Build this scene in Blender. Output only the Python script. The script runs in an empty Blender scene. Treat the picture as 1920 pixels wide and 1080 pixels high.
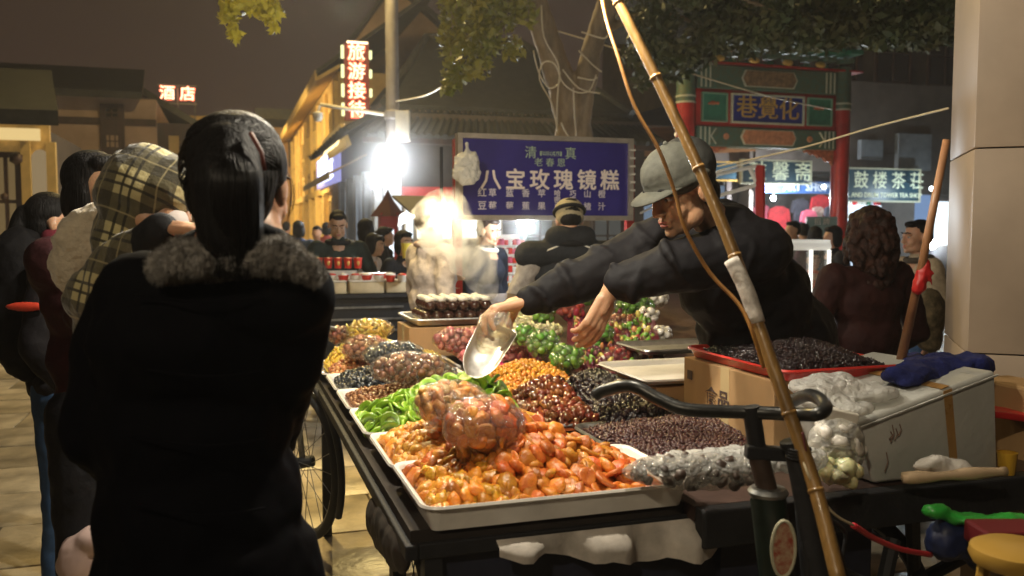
import bpy, bmesh, math, random
import numpy as np
from mathutils import Vector, Matrix, Euler, noise
sc = bpy.context.scene
COL = sc.collection
rnd = random.Random(7)
R = math.radians

# ---------------------------------------------------------------- camera
F = 1650.0
TH = math.atan(110 / F)
YAW = R(17.8)
EYE = 1.5
cam_d = bpy.data.cameras.new('camera'); cam = bpy.data.objects.new('camera', cam_d); COL.objects.link(cam)
cam.location = (0, 0, EYE); cam.rotation_euler = (R(90) - TH, 0, -YAW)
cam_d.sensor_width = 36; cam_d.lens = F / 1920 * 36; cam_d.clip_start = 0.05; cam_d.clip_end = 400
cam_d.dof.use_dof = True; cam_d.dof.focus_distance = 2.9; cam_d.dof.aperture_fstop = 3.6
sc.camera = cam

# ---------------------------------------------------------------- world: night sky over a lit town
w = bpy.data.worlds.new('World'); sc.world = w; w.use_nodes = True
nt = w.node_tree; nt.nodes.clear()
wo = nt.nodes.new('ShaderNodeOutputWorld'); bg = nt.nodes.new('ShaderNodeBackground')
tc = nt.nodes.new('ShaderNodeTexCoord'); sx = nt.nodes.new('ShaderNodeSeparateXYZ'); cr = nt.nodes.new('ShaderNodeValToRGB')
nt.links.new(tc.outputs['Generated'], sx.inputs[0]); nt.links.new(sx.outputs['Z'], cr.inputs[0])
cr.color_ramp.elements[0].position = 0.0; cr.color_ramp.elements[0].color = (0.052, 0.030, 0.019, 1)
cr.color_ramp.elements[1].position = 0.45; cr.color_ramp.elements[1].color = (0.015, 0.0105, 0.010, 1)
nt.links.new(cr.outputs[0], bg.inputs['Color']); bg.inputs['Strength'].default_value = 1.0
nt.links.new(bg.outputs[0], wo.inputs['Surface'])

sc.view_settings.view_transform = 'Standard'; sc.view_settings.look = 'None'
sc.view_settings.exposure = 0.0; sc.view_settings.gamma = 1.0; sc.view_settings.use_curve_mapping = False
sc.render.engine = 'CYCLES'
sc.cycles.use_denoising = True
sc.cycles.max_bounces = 6; sc.cycles.diffuse_bounces = 3; sc.cycles.glossy_bounces = 3
sc.cycles.transparent_max_bounces = 12; sc.cycles.transmission_bounces = 4; sc.cycles.volume_bounces = 1
sc.cycles.sample_clamp_indirect = 4.0; sc.cycles.sample_clamp_direct = 0.0
sc.cycles.volume_step_rate = 1.0

# ---------------------------------------------------------------- where a direction of view meets the place
def ray(u, v):
    xc = (u - 960) / F; yc = (540 - v) / F
    h = math.cos(TH) + yc * math.sin(TH); z = -math.sin(TH) + yc * math.cos(TH)
    return h * math.sin(YAW) + xc * math.cos(YAW), h * math.cos(YAW) - xc * math.sin(YAW), z, h
def P(u, v, d):
    x, y, z, h = ray(u, v); s = d / h
    return Vector((x * s, y * s, EYE + z * s))
def G(u, v, z0=0.0):
    x, y, z, h = ray(u, v); s = (z0 - EYE) / z
    return Vector((x * s, y * s, z0))
def AX(u, v, x0):
    x, y, z, h = ray(u, v); s = x0 / x
    return Vector((x0, y * s, EYE + z * s))
def AY(u, v, y0):
    x, y, z, h = ray(u, v); s = y0 / y
    return Vector((x * s, y0, EYE + z * s))
RIGHT = Vector((math.cos(YAW), -math.sin(YAW), 0)); FWD = Vector((math.sin(YAW), math.cos(YAW), 0)); UP = Vector((0, 0, 1))

# ---------------------------------------------------------------- lamps (each belongs to a lamp or lit shop front)
def point(loc, watts, color=(1, 1, 1), r=0.05, parent=None, spot=None, aim=None):
    l = bpy.data.lights.new('lamp_light', 'SPOT' if spot else 'POINT'); l.energy = watts; l.color = color
    l.shadow_soft_size = r
    o = bpy.data.objects.new('lamp_light', l); COL.objects.link(o); o.location = loc
    if spot:
        l.spot_size = R(spot); l.spot_blend = 0.6
        d = (Vector(aim) - Vector(loc)).normalized(); o.rotation_euler = d.to_track_quat('-Z', 'Y').to_euler()
    if parent:
        o.parent = parent; o.matrix_parent_inverse = parent.matrix_world.inverted() if parent.matrix_world else Matrix()
        o.location = Vector(loc) - parent.location
    return o
WARM = (1.0, 0.74, 0.44); SODIUM = (1.0, 0.73, 0.28); COOL = (0.86, 0.94, 1.0)

# ---------------------------------------------------------------- materials
def mat(name, col, rough=0.6, metal=0.0, var=0.0, vscale=8.0, bump=0.0, bscale=30.0, coat=0.0, sss=0.0, sssr=(1, .5, .3),
        rand=0.0, emit=None, estr=0.0, spec=0.5, col2=None, sheen=0.0, detail=6, coords='Object', hue=0.0, stretch=None, alpha=None):
    m = bpy.data.materials.new(name); m.use_nodes = True; n = m.node_tree; b = n.nodes['Principled BSDF']
    b.inputs['Roughness'].default_value = rough; b.inputs['Metallic'].default_value = metal
    b.inputs['Specular IOR Level'].default_value = spec
    b.inputs['Coat Weight'].default_value = coat; b.inputs['Coat Roughness'].default_value = 0.12
    b.inputs['Sheen Weight'].default_value = sheen
    if sss: 
        b.inputs['Subsurface Weight'].default_value = sss; b.inputs['Subsurface Radius'].default_value = sssr
        b.inputs['Subsurface Scale'].default_value = 0.006
    col = tuple(col) + (1,)
    b.inputs['Base Color'].default_value = col
    t = n.nodes.new('ShaderNodeTexCoord')
    src = t.outputs[coords]
    if stretch:
        mp = n.nodes.new('ShaderNodeMapping'); mp.inputs['Scale'].default_value = stretch
        n.links.new(src, mp.inputs['Vector']); src = mp.outputs[0]
    out = None
    if var or col2:
        nz = n.nodes.new('ShaderNodeTexNoise'); nz.inputs['Scale'].default_value = vscale; nz.inputs['Detail'].default_value = detail
        nz.inputs['Roughness'].default_value = 0.65
        n.links.new(src, nz.inputs['Vector'])
        ra = n.nodes.new('ShaderNodeValToRGB')
        ra.color_ramp.elements[0].position = 0.35; ra.color_ramp.elements[1].position = 0.68
        c2 = tuple(col2) + (1,) if col2 else tuple(min(1, c * (1 + var)) for c in col[:3]) + (1,)
        c1 = col if col2 else tuple(c * (1 - var) for c in col[:3]) + (1,)
        ra.color_ramp.elements[0].color = c1; ra.color_ramp.elements[1].color = c2
        n.links.new(nz.outputs['Fac'], ra.inputs[0]); out = ra.outputs[0]
        rr = n.nodes.new('ShaderNodeMapRange'); rr.inputs['To Min'].default_value = max(0.02, rough - 0.12); rr.inputs['To Max'].default_value = min(1, rough + 0.12)
        n.links.new(nz.outputs['Fac'], rr.inputs['Value']); n.links.new(rr.outputs[0], b.inputs['Roughness'])
    if rand or hue:
        oi = n.nodes.new('ShaderNodeObjectInfo'); hs = n.nodes.new('ShaderNodeHueSaturation')
        if out: n.links.new(out, hs.inputs['Color'])
        else: hs.inputs['Color'].default_value = col
        mr = n.nodes.new('ShaderNodeMapRange'); mr.inputs['To Min'].default_value = 1 - rand; mr.inputs['To Max'].default_value = 1 + rand
        n.links.new(oi.outputs['Random'], mr.inputs['Value']); n.links.new(mr.outputs[0], hs.inputs['Value'])
        mh = n.nodes.new('ShaderNodeMapRange'); mh.inputs['To Min'].default_value = 0.5 - hue; mh.inputs['To Max'].default_value = 0.5 + hue
        ml = n.nodes.new('ShaderNodeMath'); ml.operation = 'FRACT'; m7 = n.nodes.new('ShaderNodeMath'); m7.operation = 'MULTIPLY'; m7.inputs[1].default_value = 7.31
        n.links.new(oi.outputs['Random'], m7.inputs[0]); n.links.new(m7.outputs[0], ml.inputs[0]); n.links.new(ml.outputs[0], mh.inputs['Value'])
        n.links.new(mh.outputs[0], hs.inputs['Hue']); out = hs.outputs[0]
    if out: n.links.new(out, b.inputs['Base Color'])
    if bump:
        nb = n.nodes.new('ShaderNodeTexNoise'); nb.inputs['Scale'].default_value = bscale; nb.inputs['Detail'].default_value = 5
        n.links.new(src, nb.inputs['Vector'])
        bp = n.nodes.new('ShaderNodeBump'); bp.inputs['Strength'].default_value = min(1, bump); bp.inputs['Distance'].default_value = 0.01
        n.links.new(nb.outputs['Fac'], bp.inputs['Height']); n.links.new(bp.outputs[0], b.inputs['Normal'])
        if coat: n.links.new(bp.outputs[0], b.inputs['Coat Normal'])
    if emit:
        b.inputs['Emission Color'].default_value = tuple(emit) + (1,); b.inputs['Emission Strength'].default_value = estr
    return m
def emat(name, col, s):
    m = bpy.data.materials.new(name); m.use_nodes = True; n = m.node_tree; n.nodes.clear()
    o = n.nodes.new('ShaderNodeOutputMaterial'); e = n.nodes.new('ShaderNodeEmission')
    e.inputs[0].default_value = tuple(col) + (1,); e.inputs[1].default_value = s; n.links.new(e.outputs[0], o.inputs[0])
    return m
def film(name, tint=(0.9, 0.9, 0.88), body=0.03, scale=26.0, rough=0.07, strength=1.0):
    """clear crinkled plastic film"""
    m = bpy.data.materials.new(name); m.use_nodes = True; n = m.node_tree; n.nodes.clear()
    o = n.nodes.new('ShaderNodeOutputMaterial'); tr = n.nodes.new('ShaderNodeBsdfTransparent'); gl = n.nodes.new('ShaderNodeBsdfGlossy')
    df = n.nodes.new('ShaderNodeBsdfDiffuse'); m1 = n.nodes.new('ShaderNodeMixShader'); m2 = n.nodes.new('ShaderNodeMixShader')
    t = n.nodes.new('ShaderNodeTexCoord'); vz = n.nodes.new('ShaderNodeTexNoise'); vz.inputs['Scale'].default_value = scale
    vz.inputs['Detail'].default_value = 6; vz.inputs['Distortion'].default_value = 1.4
    bp = n.nodes.new('ShaderNodeBump'); bp.inputs['Strength'].default_value = strength; bp.inputs['Distance'].default_value = 0.03
    n.links.new(t.outputs['Object'], vz.inputs['Vector']); n.links.new(vz.outputs['Fac'], bp.inputs['Height'])
    gl.inputs['Roughness'].default_value = rough; gl.inputs['Color'].default_value = (1, 1, 1, 1)
    tr.inputs['Color'].default_value = tuple(tint) + (1,); df.inputs['Color'].default_value = (.75, .74, .70, 1)
    n.links.new(bp.outputs[0], gl.inputs['Normal']); n.links.new(bp.outputs[0], df.inputs['Normal'])
    lw = n.nodes.new('ShaderNodeLayerWeight'); lw.inputs['Blend'].default_value = 0.35; n.links.new(bp.outputs[0], lw.inputs['Normal'])
    mr = n.nodes.new('ShaderNodeMapRange'); mr.inputs['To Min'].default_value = 0.035; mr.inputs['To Max'].default_value = 0.45
    n.links.new(lw.outputs['Facing'], mr.inputs['Value']); n.links.new(mr.outputs[0], m1.inputs[0])
    n.links.new(tr.outputs[0], m1.inputs[1]); n.links.new(gl.outputs[0], m1.inputs[2])
    m2.inputs[0].default_value = body; n.links.new(m1.outputs[0], m2.inputs[1]); n.links.new(df.outputs[0], m2.inputs[2])
    n.links.new(m2.outputs[0], o.inputs[0]); return m

# ---------------------------------------------------------------- objects, things and parts
def link_mesh(name, me, m=None, parent=None, loc=None):
    o = bpy.data.objects.new(name, me); COL.objects.link(o)
    if m is not None:
        me.materials.clear()
        for q in (m if isinstance(m, (list, tuple)) else [m]): me.materials.append(q)
    if parent is not None:
        o.parent = parent
        pl = parent.matrix_basis.copy(); pp = parent.parent
        while pp: pl = pp.matrix_basis @ pl; pp = pp.parent
        o.matrix_basis = pl.inverted() @ Matrix.Translation(loc or (0, 0, 0))
    elif loc: o.location = loc
    return o
def tag(o, label=None, cat=None, group=None, kind=None):
    if label: o['label'] = label
    if cat: o['category'] = cat
    if group: o['group'] = group
    if kind: o['kind'] = kind
    return o
def thing(name, loc, label, cat, group=None, rz=0.0):
    o = bpy.data.objects.new(name, None); COL.objects.link(o); o.location = loc; o.rotation_euler = (0, 0, rz)
    o.empty_display_size = 0.1
    return tag(o, label, cat, group)
class MB:
    """collects shapes in world coordinates and links them as one mesh"""
    def __init__(s): s.bm = bmesh.new()
    def box(s, c, size, rot=None, bev=0.0):
        r = bmesh.ops.create_cube(s.bm, size=1.0); vs = r['verts']
        M = Matrix.Translation(c) @ (rot.to_4x4() if rot is not None else Matrix()) @ Matrix.Diagonal((size[0], size[1], size[2], 1))
        bmesh.ops.transform(s.bm, matrix=M, verts=vs)
        if bev:
            es = {e for v in vs for e in v.link_edges}
            bmesh.ops.bevel(s.bm, geom=list(es), offset=bev, segments=2, affect='EDGES', profile=0.5)
        return s
    def span(s, a, b, bev=0.0):
        a = Vector(a); b = Vector(b)
        return s.box((a + b) / 2, [max(1e-4, abs(b[i] - a[i])) for i in range(3)], None, bev)
    def tube(s, pts, r, n=8, cap=True, closed=False):
        pts = [Vector(p) for p in pts]; k = len(pts); rs = r if isinstance(r, (list, tuple)) else [r] * k
        rings = []; prev = None
        for i, p in enumerate(pts):
            if closed: d = pts[(i + 1) % k] - pts[i - 1]
            else: d = pts[min(i + 1, k - 1)] - pts[max(i - 1, 0)]
            d.normalize()
            if prev is None:
                a = Vector((0, 0, 1)) if abs(d.z) < 0.9 else Vector((1, 0, 0)); x = d.cross(a).normalized()
            else:
                x = (prev - d * prev.dot(d)).normalized()
            prev = x; y = d.cross(x)
            rings.append([s.bm.verts.new(p + (x * math.cos(2 * math.pi * j / n) + y * math.sin(2 * math.pi * j / n)) * rs[i]) for j in range(n)])
        for i in range(k if closed else k - 1):
            A = rings[i]; B = rings[(i + 1) % k]
            for j in range(n): s.bm.faces.new((A[j], A[(j + 1) % n], B[(j + 1) % n], B[j]))
        if cap and not closed:
            s.bm.faces.new(rings[0][::-1]); s.bm.faces.new(rings[-1])
        return s
    def ball(s, c, r, rot=None, sub=2):
        r = (r, r, r) if isinstance(r, (int, float)) else r
        q = bmesh.ops.create_icosphere(s.bm, subdivisions=sub, radius=1.0)
        M = Matrix.Translation(c) @ (rot.to_4x4() if rot is not None else Matrix()) @ Matrix.Diagonal((r[0], r[1], r[2], 1))
        bmesh.ops.transform(s.bm, matrix=M, verts=q['verts']); return s
    def lathe(s, c, prof, n=20, rot=None):
        M = Matrix.Translation(c) @ (rot.to_4x4() if rot is not None else Matrix())
        rings = [[s.bm.verts.new(M @ Vector((r * math.cos(2 * math.pi * j / n), r * math.sin(2 * math.pi * j / n), z))) for j in range(n)] for r, z in prof]
        for A, B in zip(rings, rings[1:]):
            for j in range(n): s.bm.faces.new((A[j], A[(j + 1) % n], B[(j + 1) % n], B[j]))
        return s
    def poly(s, pts, thick=None):
        """flat polygon, extruded by the vector thick"""
        vs = [s.bm.verts.new(p) for p in pts]; f = s.bm.faces.new(vs)
        if thick is not None:
            r = bmesh.ops.extrude_face_region(s.bm, geom=[f]); nv = [g for g in r['geom'] if isinstance(g, bmesh.types.BMVert)]
            bmesh.ops.translate(s.bm, vec=Vector(thick), verts=nv)
        return s
    def mesh(s, name='m', smooth=None):
        bmesh.ops.recalc_face_normals(s.bm, faces=s.bm.faces[:])
        me = bpy.data.meshes.new(name); s.bm.to_mesh(me); s.bm.free()
        if smooth: me.polygons.foreach_set('use_smooth', [True] * len(me.polygons))
        if smooth and smooth is not True: me.set_sharp_from_angle(angle=R(smooth))
        return me
    def obj(s, name, m, parent=None, smooth=None, origin=None):
        if origin is None:
            if len(s.bm.verts):
                xs = [v.co for v in s.bm.verts]; origin = Vector([(min(v[i] for v in xs) + max(v[i] for v in xs)) / 2 for i in range(3)])
                origin.z = min(v.z for v in xs)
            else: origin = Vector((0, 0, 0))
        bmesh.ops.translate(s.bm, vec=-Vector(origin), verts=s.bm.verts[:])
        return link_mesh(name, s.mesh(name, smooth), m, parent, origin)

_tex = {}
def cloud_tex(size, depth=2):
    k = (size, depth)
    if k not in _tex:
        t = bpy.data.textures.new('wrinkle', 'CLOUDS'); t.noise_scale = size; t.noise_depth = depth; _tex[k] = t
    return _tex[k]
def finish(me, mods):
    o = bpy.data.objects.new('tmp', me); COL.objects.link(o)
    for kind, kw in mods:
        md = o.modifiers.new('m', kind)
        for k, v in kw.items(): setattr(md, k, v)
    bpy.context.view_layer.update()
    dg = bpy.context.evaluated_depsgraph_get()
    out = bpy.data.meshes.new_from_object(o.evaluated_get(dg))
    bpy.data.objects.remove(o); out.polygons.foreach_set('use_smooth', [True] * len(out.polygons))
    return out
class Blob(MB):
    """overlapping round forms that are fused into one skin"""
    def cap(s, a, b, ra, rb=None, n=12, flat=None):
        a = Vector(a); b = Vector(b); rb = ra if rb is None else rb
        d = (b - a); L = d.length; d.normalize()
        pts = []; rs = []
        for t in (-0.98, -0.8, -0.45): pts.append(a + d * ra * t); rs.append(ra * math.sqrt(1 - t * t))
        for t in (0, .5, 1): pts.append(a + (b - a) * t); rs.append(ra + (rb - ra) * t)
        for t in (0.45, 0.8, 0.98): pts.append(b + d * rb * t); rs.append(rb * math.sqrt(1 - t * t))
        return s.tube(pts, rs, n)
    def chain(s, pts, rs, n=12):
        for i in range(len(pts) - 1): s.cap(pts[i], pts[i + 1], rs[i], rs[i + 1], n)
        return s
    def fuse(s, name, m, parent, voxel=0.012, smooth=4, disp=0.0, dsize=0.08, ddepth=2, fine=0.0, fsize=0.02, origin=(0, 0, 0)):
        bmesh.ops.recalc_face_normals(s.bm, faces=s.bm.faces[:])
        me = bpy.data.meshes.new(name); s.bm.to_mesh(me); s.bm.free()
        mods = [('REMESH', dict(mode='VOXEL', voxel_size=voxel, use_smooth_shade=True)), ('SMOOTH', dict(factor=0.5, iterations=smooth))]
        if disp: mods.append(('DISPLACE', dict(texture=cloud_tex(dsize, ddepth), strength=disp, mid_level=0.5, texture_coords='GLOBAL')))
        if fine: mods.append(('DISPLACE', dict(texture=cloud_tex(fsize, 1), strength=fine, mid_level=0.5, texture_coords='GLOBAL')))
        out = finish(me, mods); out.name = name
        o = Vector(origin)
        if o.length: out.transform(Matrix.Translation(-o))
        return link_mesh(name, out, m, parent, o)

def text(s, loc, size, m, parent, xdir=(1, 0, 0), up=(0, 0, 1), extrude=0.002, bold=0.0, name='lettering', align='CENTER', sx=1.0, mirror=False):
    cu = bpy.data.curves.new('t', 'FONT'); cu.body = s; cu.size = size; cu.extrude = extrude; cu.offset = bold
    cu.align_x = align; cu.align_y = 'CENTER'; cu.resolution_u = 2
    o = bpy.data.objects.new('t', cu); COL.objects.link(o)
    bpy.context.view_layer.update(); dg = bpy.context.evaluated_depsgraph_get()
    me = bpy.data.meshes.new_from_object(o.evaluated_get(dg)); bpy.data.objects.remove(o)
    X = Vector(xdir).normalized(); U = Vector(up).normalized(); N = X.cross(U)
    M = Matrix((( X.x * sx, U.x, N.x, 0), (X.y * sx, U.y, N.y, 0), (X.z * sx, U.z, N.z, 0), (0, 0, 0, 1)))
    me.transform(M); return link_mesh(name, me, m, parent, Vector(loc))
def heavy(s, loc, size, m, parent, w=.0015, **k):
    X = Vector(k.get('xdir', (1, 0, 0))).normalized(); U = Vector(k.get('up', (0, 0, 1))).normalized(); N = X.cross(U)
    for i, (a, c) in enumerate(((-1, 0), (1, 0), (0, -1), (0, 1))): text(s, Vector(loc) + X * a * w + U * c * w + N * .0004 * i, size, m, parent, **k)
def joined(name, variants, mats4, m, parent=None):
    """many small pieces as one mesh, fast"""
    vs = []; fs = []; off = 0; data = []
    for me in variants:
        co = np.empty(len(me.vertices) * 3); me.vertices.foreach_get('co', co); co = co.reshape(-1, 3)
        tri = [tuple(p.vertices) for p in me.polygons]; data.append((co, tri))
    for i, M in enumerate(mats4):
        co, tri = data[i % len(data)]; A = np.array(M)
        vs.append(co @ A[:3, :3].T + A[:3, 3]); fs.extend([tuple(q + off for q in t) for t in tri]); off += len(co)
    V = np.vstack(vs); me = bpy.data.meshes.new(name); me.from_pydata(V.tolist(), [], fs); me.update()
    me.polygons.foreach_set('use_smooth', [True] * len(me.polygons))
    return link_mesh(name, me, m, parent, Vector((0, 0, 0)))
# ================================================================ SETTING
M_stone = mat('stone_slab', (.42, .35, .24), rough=.36, var=.45, vscale=3.5, bump=.5, bscale=14, rand=.22, spec=.5)
M_joint = mat('dark_joint', (.035, .028, .02), rough=.8, var=.3, vscale=20)
M_black = mat('black_paint', (.010, .010, .012), rough=.7, var=.3, vscale=20, bump=.2, bscale=60)
M_steel = mat('brushed_steel', (.68, .67, .64), rough=.42, metal=1, var=.1, vscale=30, bump=.1, bscale=80)
M_dsteel = mat('grimy_steel', (.22, .22, .21), rough=.45, metal=.8, var=.35, vscale=12, bump=.2, bscale=60)
M_tile = mat('grey_roof_tile', (.032, .032, .028), rough=.75, var=.4, vscale=6, bump=.3, rand=.25)
M_darkwall = mat('dark_wall', (.07, .055, .045), rough=.8, var=.3, vscale=2, bump=.2)
M_darkwood = mat('dark_wood', (.05, .025, .018), rough=.6, var=.4, vscale=6, bump=.2, stretch=(1, 1, .2))
M_ochre = mat('ochre_plaster', (.52, .36, .15), rough=.8, var=.16, vscale=1.5, bump=.2, bscale=20)
M_ochre2 = mat('ochre_trim', (.60, .42, .16), rough=.7, var=.15, vscale=3)
M_brownplaster = mat('brown_plaster', (.34, .23, .15), rough=.85, var=.2, vscale=.8, bump=.2)
M_beigewall = mat('beige_render', (.40, .28, .20), rough=.85, var=.15, vscale=1.2, bump=.1)
M_glassdark = mat('dark_window_glass', (.02, .018, .015), rough=.12, spec=.8)
M_redp = mat('red_lacquer', (.36, .018, .012), rough=.38, var=.25, vscale=4, bump=.1, coat=.3)
M_greenp = mat('green_panel', (.03, .16, .09), rough=.5, var=.3, vscale=5)
M_tealp = mat('painted_beam', (.06, .13, .09), rough=.55, var=.6, vscale=14, col2=(.10, .10, .045))
M_cream = mat('cream_line', (.50, .48, .34), rough=.5, var=.2, vscale=20)
M_gold = mat('gold_paint', (.70, .42, .10), rough=.35, metal=.35, var=.2, vscale=10)
M_bluep = mat('blue_board', (.010, .018, .17), rough=.35, var=.2, vscale=3)
M_bluesign = mat('blue_enamel', (.026, .018, .20), rough=.38, var=.14, vscale=3, bump=.05)
M_navysign = mat('navy_sign', (.015, .05, .075), rough=.4, var=.2, vscale=4)
M_peach = mat('peach_panel', (.50, .20, .09), rough=.5, var=.3, vscale=12)
M_orangecarve = mat('orange_carving', (.48, .13, .05), rough=.5, var=.5, vscale=18, bump=.6, bscale=20)
M_pale = mat('pale_paint', (.62, .58, .50), rough=.5, var=.12, vscale=10)
M_greypole = mat('galvanised_pole', (.30, .27, .25), rough=.5, metal=.3, var=.15, vscale=6)
M_red = mat('red_plastic', (.50, .02, .02), rough=.4, var=.2, vscale=8)
E_cool = emat('cool_lit_window', (.80, .90, 1.0), 1.8)
E_coolb = emat('bright_cool_light', (.86, .93, 1.0), 9)
E_warm = emat('warm_lit_window', (1.0, .62, .20), .55)
E_warmb = emat('bright_warm_light', (1.0, .78, .40), 2.2)
E_orange = emat('orange_lit_sign', (1.0, .20, .03), .55)
E_neonr = emat('red_neon', (1.0, .17, .08), 3.2)
E_neonp = emat('pale_neon', (1.0, .70, .42), 3.2)
E_neony = emat('yellow_neon', (.95, .95, .45), 1.6)
E_lampw = emat('lamp_glass_white', (.88, .95, 1.0), 120)
E_lampy = emat('lamp_glass_warm', (1.0, .80, .48), 60)
E_violet = emat('violet_white_letters', (.70, .75, 1.0), 3.0)

# ground and paving
g = MB(); g.poly([(-70, -20, 0), (90, -20, 0), (90, 130, 0), (-70, 130, 0)])
ground = g.obj('ground', M_joint, origin=(0, 0, 0)); tag(ground, kind='structure')
pav = bpy.data.objects.new('stone_pavement', None); COL.objects.link(pav); tag(pav, kind='structure')
slabs = []
for k in range(5):
    b = MB(); b.box((0, 0, .01), (.888, .588, .05), None, .008)
    me = b.mesh('slab', smooth=30); 
    for v in me.vertices: v.co.z += .004 * noise.noise(Vector((v.co.x * 3 + k * 9, v.co.y * 3, 0)))
    me.materials.append(M_stone); slabs.append(me)
yy = 1.5; row = 0
while yy < 15:
    off = (row % 2) * .45 + (row * 37 % 5) * .03; xx = -5.6 + off
    while xx < 3.6:
        o = bpy.data.objects.new('paving_slab', slabs[rnd.randrange(5)]); COL.objects.link(o); o.parent = pav
        o.location = (xx, yy, rnd.uniform(-.003, .003)); o.rotation_euler = (rnd.uniform(-.004, .004), rnd.uniform(-.004, .004), rnd.choice((0, math.pi)) + rnd.uniform(-.006, .006))
        xx += .90
    yy += .605; row += 1
far = MB(); far.poly([(-60, 15.1, .012), (60, 15.1, .012), (60, 110, .012), (-60, 110, .012)])
tag(far.obj('far_pavement', M_stone, origin=(0, 15.1, .012)), kind='structure')
side = MB(); side.poly([(3.7, -4, .012), (40, -4, .012), (40, 15.05, .012), (3.7, 15.05, .012)])
tag(side.obj('side_pavement', M_stone, origin=(3.7, 0, .012)), kind='structure')

# ---------------------------------------------------------------- right-hand stone pillar
pc = thing('stone_pillar', (3.05, 2.72, 0), 'tall square beige stone-clad pillar at the right behind the foam box', 'pillar')
M_pillar = mat('beige_cladding', (.37, .28, .20), rough=.5, var=.16, vscale=1.3, bump=.12, bscale=8, rand=.05)
pca = R(-37); pcr = Matrix.Rotation(pca, 3, 'Z'); pc0 = Vector((2.55, 2.52, 0)); pX = pcr @ Vector((1, 0, 0)); pY = pcr @ Vector((0, 1, 0))
pb = MB(); pb.box(pc0 + pX * .42 + pY * .32 + UP * 3, (.80, .60, 6.0), pcr); pb.obj('core', M_joint, pc)
zs_ = (0.0, .50, 1.05, 1.79, 2.60, 3.4, 4.2, 5.0, 5.8)
for z0_, z1_ in zip(zs_, zs_[1:]):
    h_ = z1_ - z0_ - .005; zc = (z0_ + z1_) / 2
    q = MB(); q.box(pc0 + pX * .42 + pY * .009 + UP * zc, (.84, .018, h_), pcr, .003); q.obj('cladding_panel', M_pillar, pc, smooth=30)
    q = MB(); q.box(pc0 + pX * .009 + pY * .325 + UP * (zc), (.018, .61, h_), pcr, .003); q.obj('cladding_panel', M_pillar, pc, smooth=30)
# ---------------------------------------------------------------- yellow-lit building along the street
FX = 2.85
def win(parent, a, b, glass, frame, nx=2, nz=2, t=.05, depth=.06, name='window', axis='x', out=-1):
    """window frame and pane on a wall; a, b opposite corners in the wall plane; axis = wall normal"""
    a = Vector(a); b = Vector(b); f = MB(); k = 1 if axis == 'x' else 0; n = 0 if axis == 'x' else 1
    lo = [min(a[i], b[i]) for i in range(3)]; hi = [max(a[i], b[i]) for i in range(3)]
    def bar(k0, k1, z0, z1):
        p = [0, 0, 0]; q = [0, 0, 0]; p[k] = k0; q[k] = k1; p[2] = z0; q[2] = z1; p[n] = a[n] + out * depth; q[n] = a[n] + .002 * -out
        f.span(p, q)
    bar(lo[k], lo[k] + t, lo[2], hi[2]); bar(hi[k] - t, hi[k], lo[2], hi[2])
    bar(lo[k] + t, hi[k] - t, lo[2], lo[2] + t); bar(lo[k] + t, hi[k] - t, hi[2] - t, hi[2])
    W = hi[k] - lo[k]; H = hi[2] - lo[2]
    for i in range(1, nx):
        c = lo[k] + W * i / nx; bar(c - t * .3, c + t * .3, lo[2] + t, hi[2] - t)
    for j in range(1, nz):
        c = lo[2] + H * j / nz
        for i in range(nx):
            s0 = lo[k] + W * i / nx + t * (.31 if i else 1.0); s1 = lo[k] + W * (i + 1) / nx - t * (.31 if i < nx - 1 else 1.0)
            bar(s0, s1, c - t * .3, c + t * .3)
    fo = f.obj(name, frame, parent)
    p = [0, 0, 0]; q = [0, 0, 0]; p[k] = lo[k] + t * .9; q[k] = hi[k] - t * .9; p[2] = lo[2] + t * .9; q[2] = hi[2] - t * .9
    p[n] = a[n] + out * depth * .35; q[n] = a[n] + out * depth * .15
    MB().span(p, q).obj('pane', glass, fo); return fo
yb = thing('yellow_building', (FX, 33, 0), 'long two-storey building lit yellow, with a wide pale eave', 'building')
MB().span((FX, 24.0, 0), (9, 50, 5.7)).obj('wall', M_ochre, yb)
e = MB(); e.poly([(2.25, 23.6, 5.35), (2.25, 50.5, 5.35), (2.85, 50.5, 5.72), (2.85, 23.6, 5.72)], (0, 0, .10)); e.obj('eave', M_ochre2, yb)
e = MB(); e.poly([(2.22, 23.5, 5.50), (2.22, 50.6, 5.50), (5.6, 50.6, 8.0), (5.6, 23.5, 8.0)], (0, 0, .12)); e.obj('roof', M_tile, yb)
e = MB(); e.span((2.20, 23.5, 5.34), (2.245, 50.6, 5.60)); e.obj('fascia', M_ochre2, yb)
e = MB(); e.span((2.70, 24.0, 2.55), (2.848, 50, 2.75)); e.obj('string_course', M_ochre2, yb)
for i in range(10):
    y = 25.0 + i * 2.45
    MB().span((2.74, y - .95, 2.76), (2.848, y - .70, 5.45)).obj('pilaster', M_ochre2, yb)
    win(yb, (FX, y - .35, 3.4), (FX, y + 1.0, 4.9), E_warm if i in (1, 4) else M_glassdark, M_ochre2, 2, 2, .09)
    MB().span((2.66, y - 1.0, 0), (2.848, y - .7, 2.54)).obj('column', M_ochre2, yb)
    win(yb, (FX, y - .5, .3), (FX, y + 1.2, 2.4), E_warm, M_ochre2, 3, 1, .08)
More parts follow.
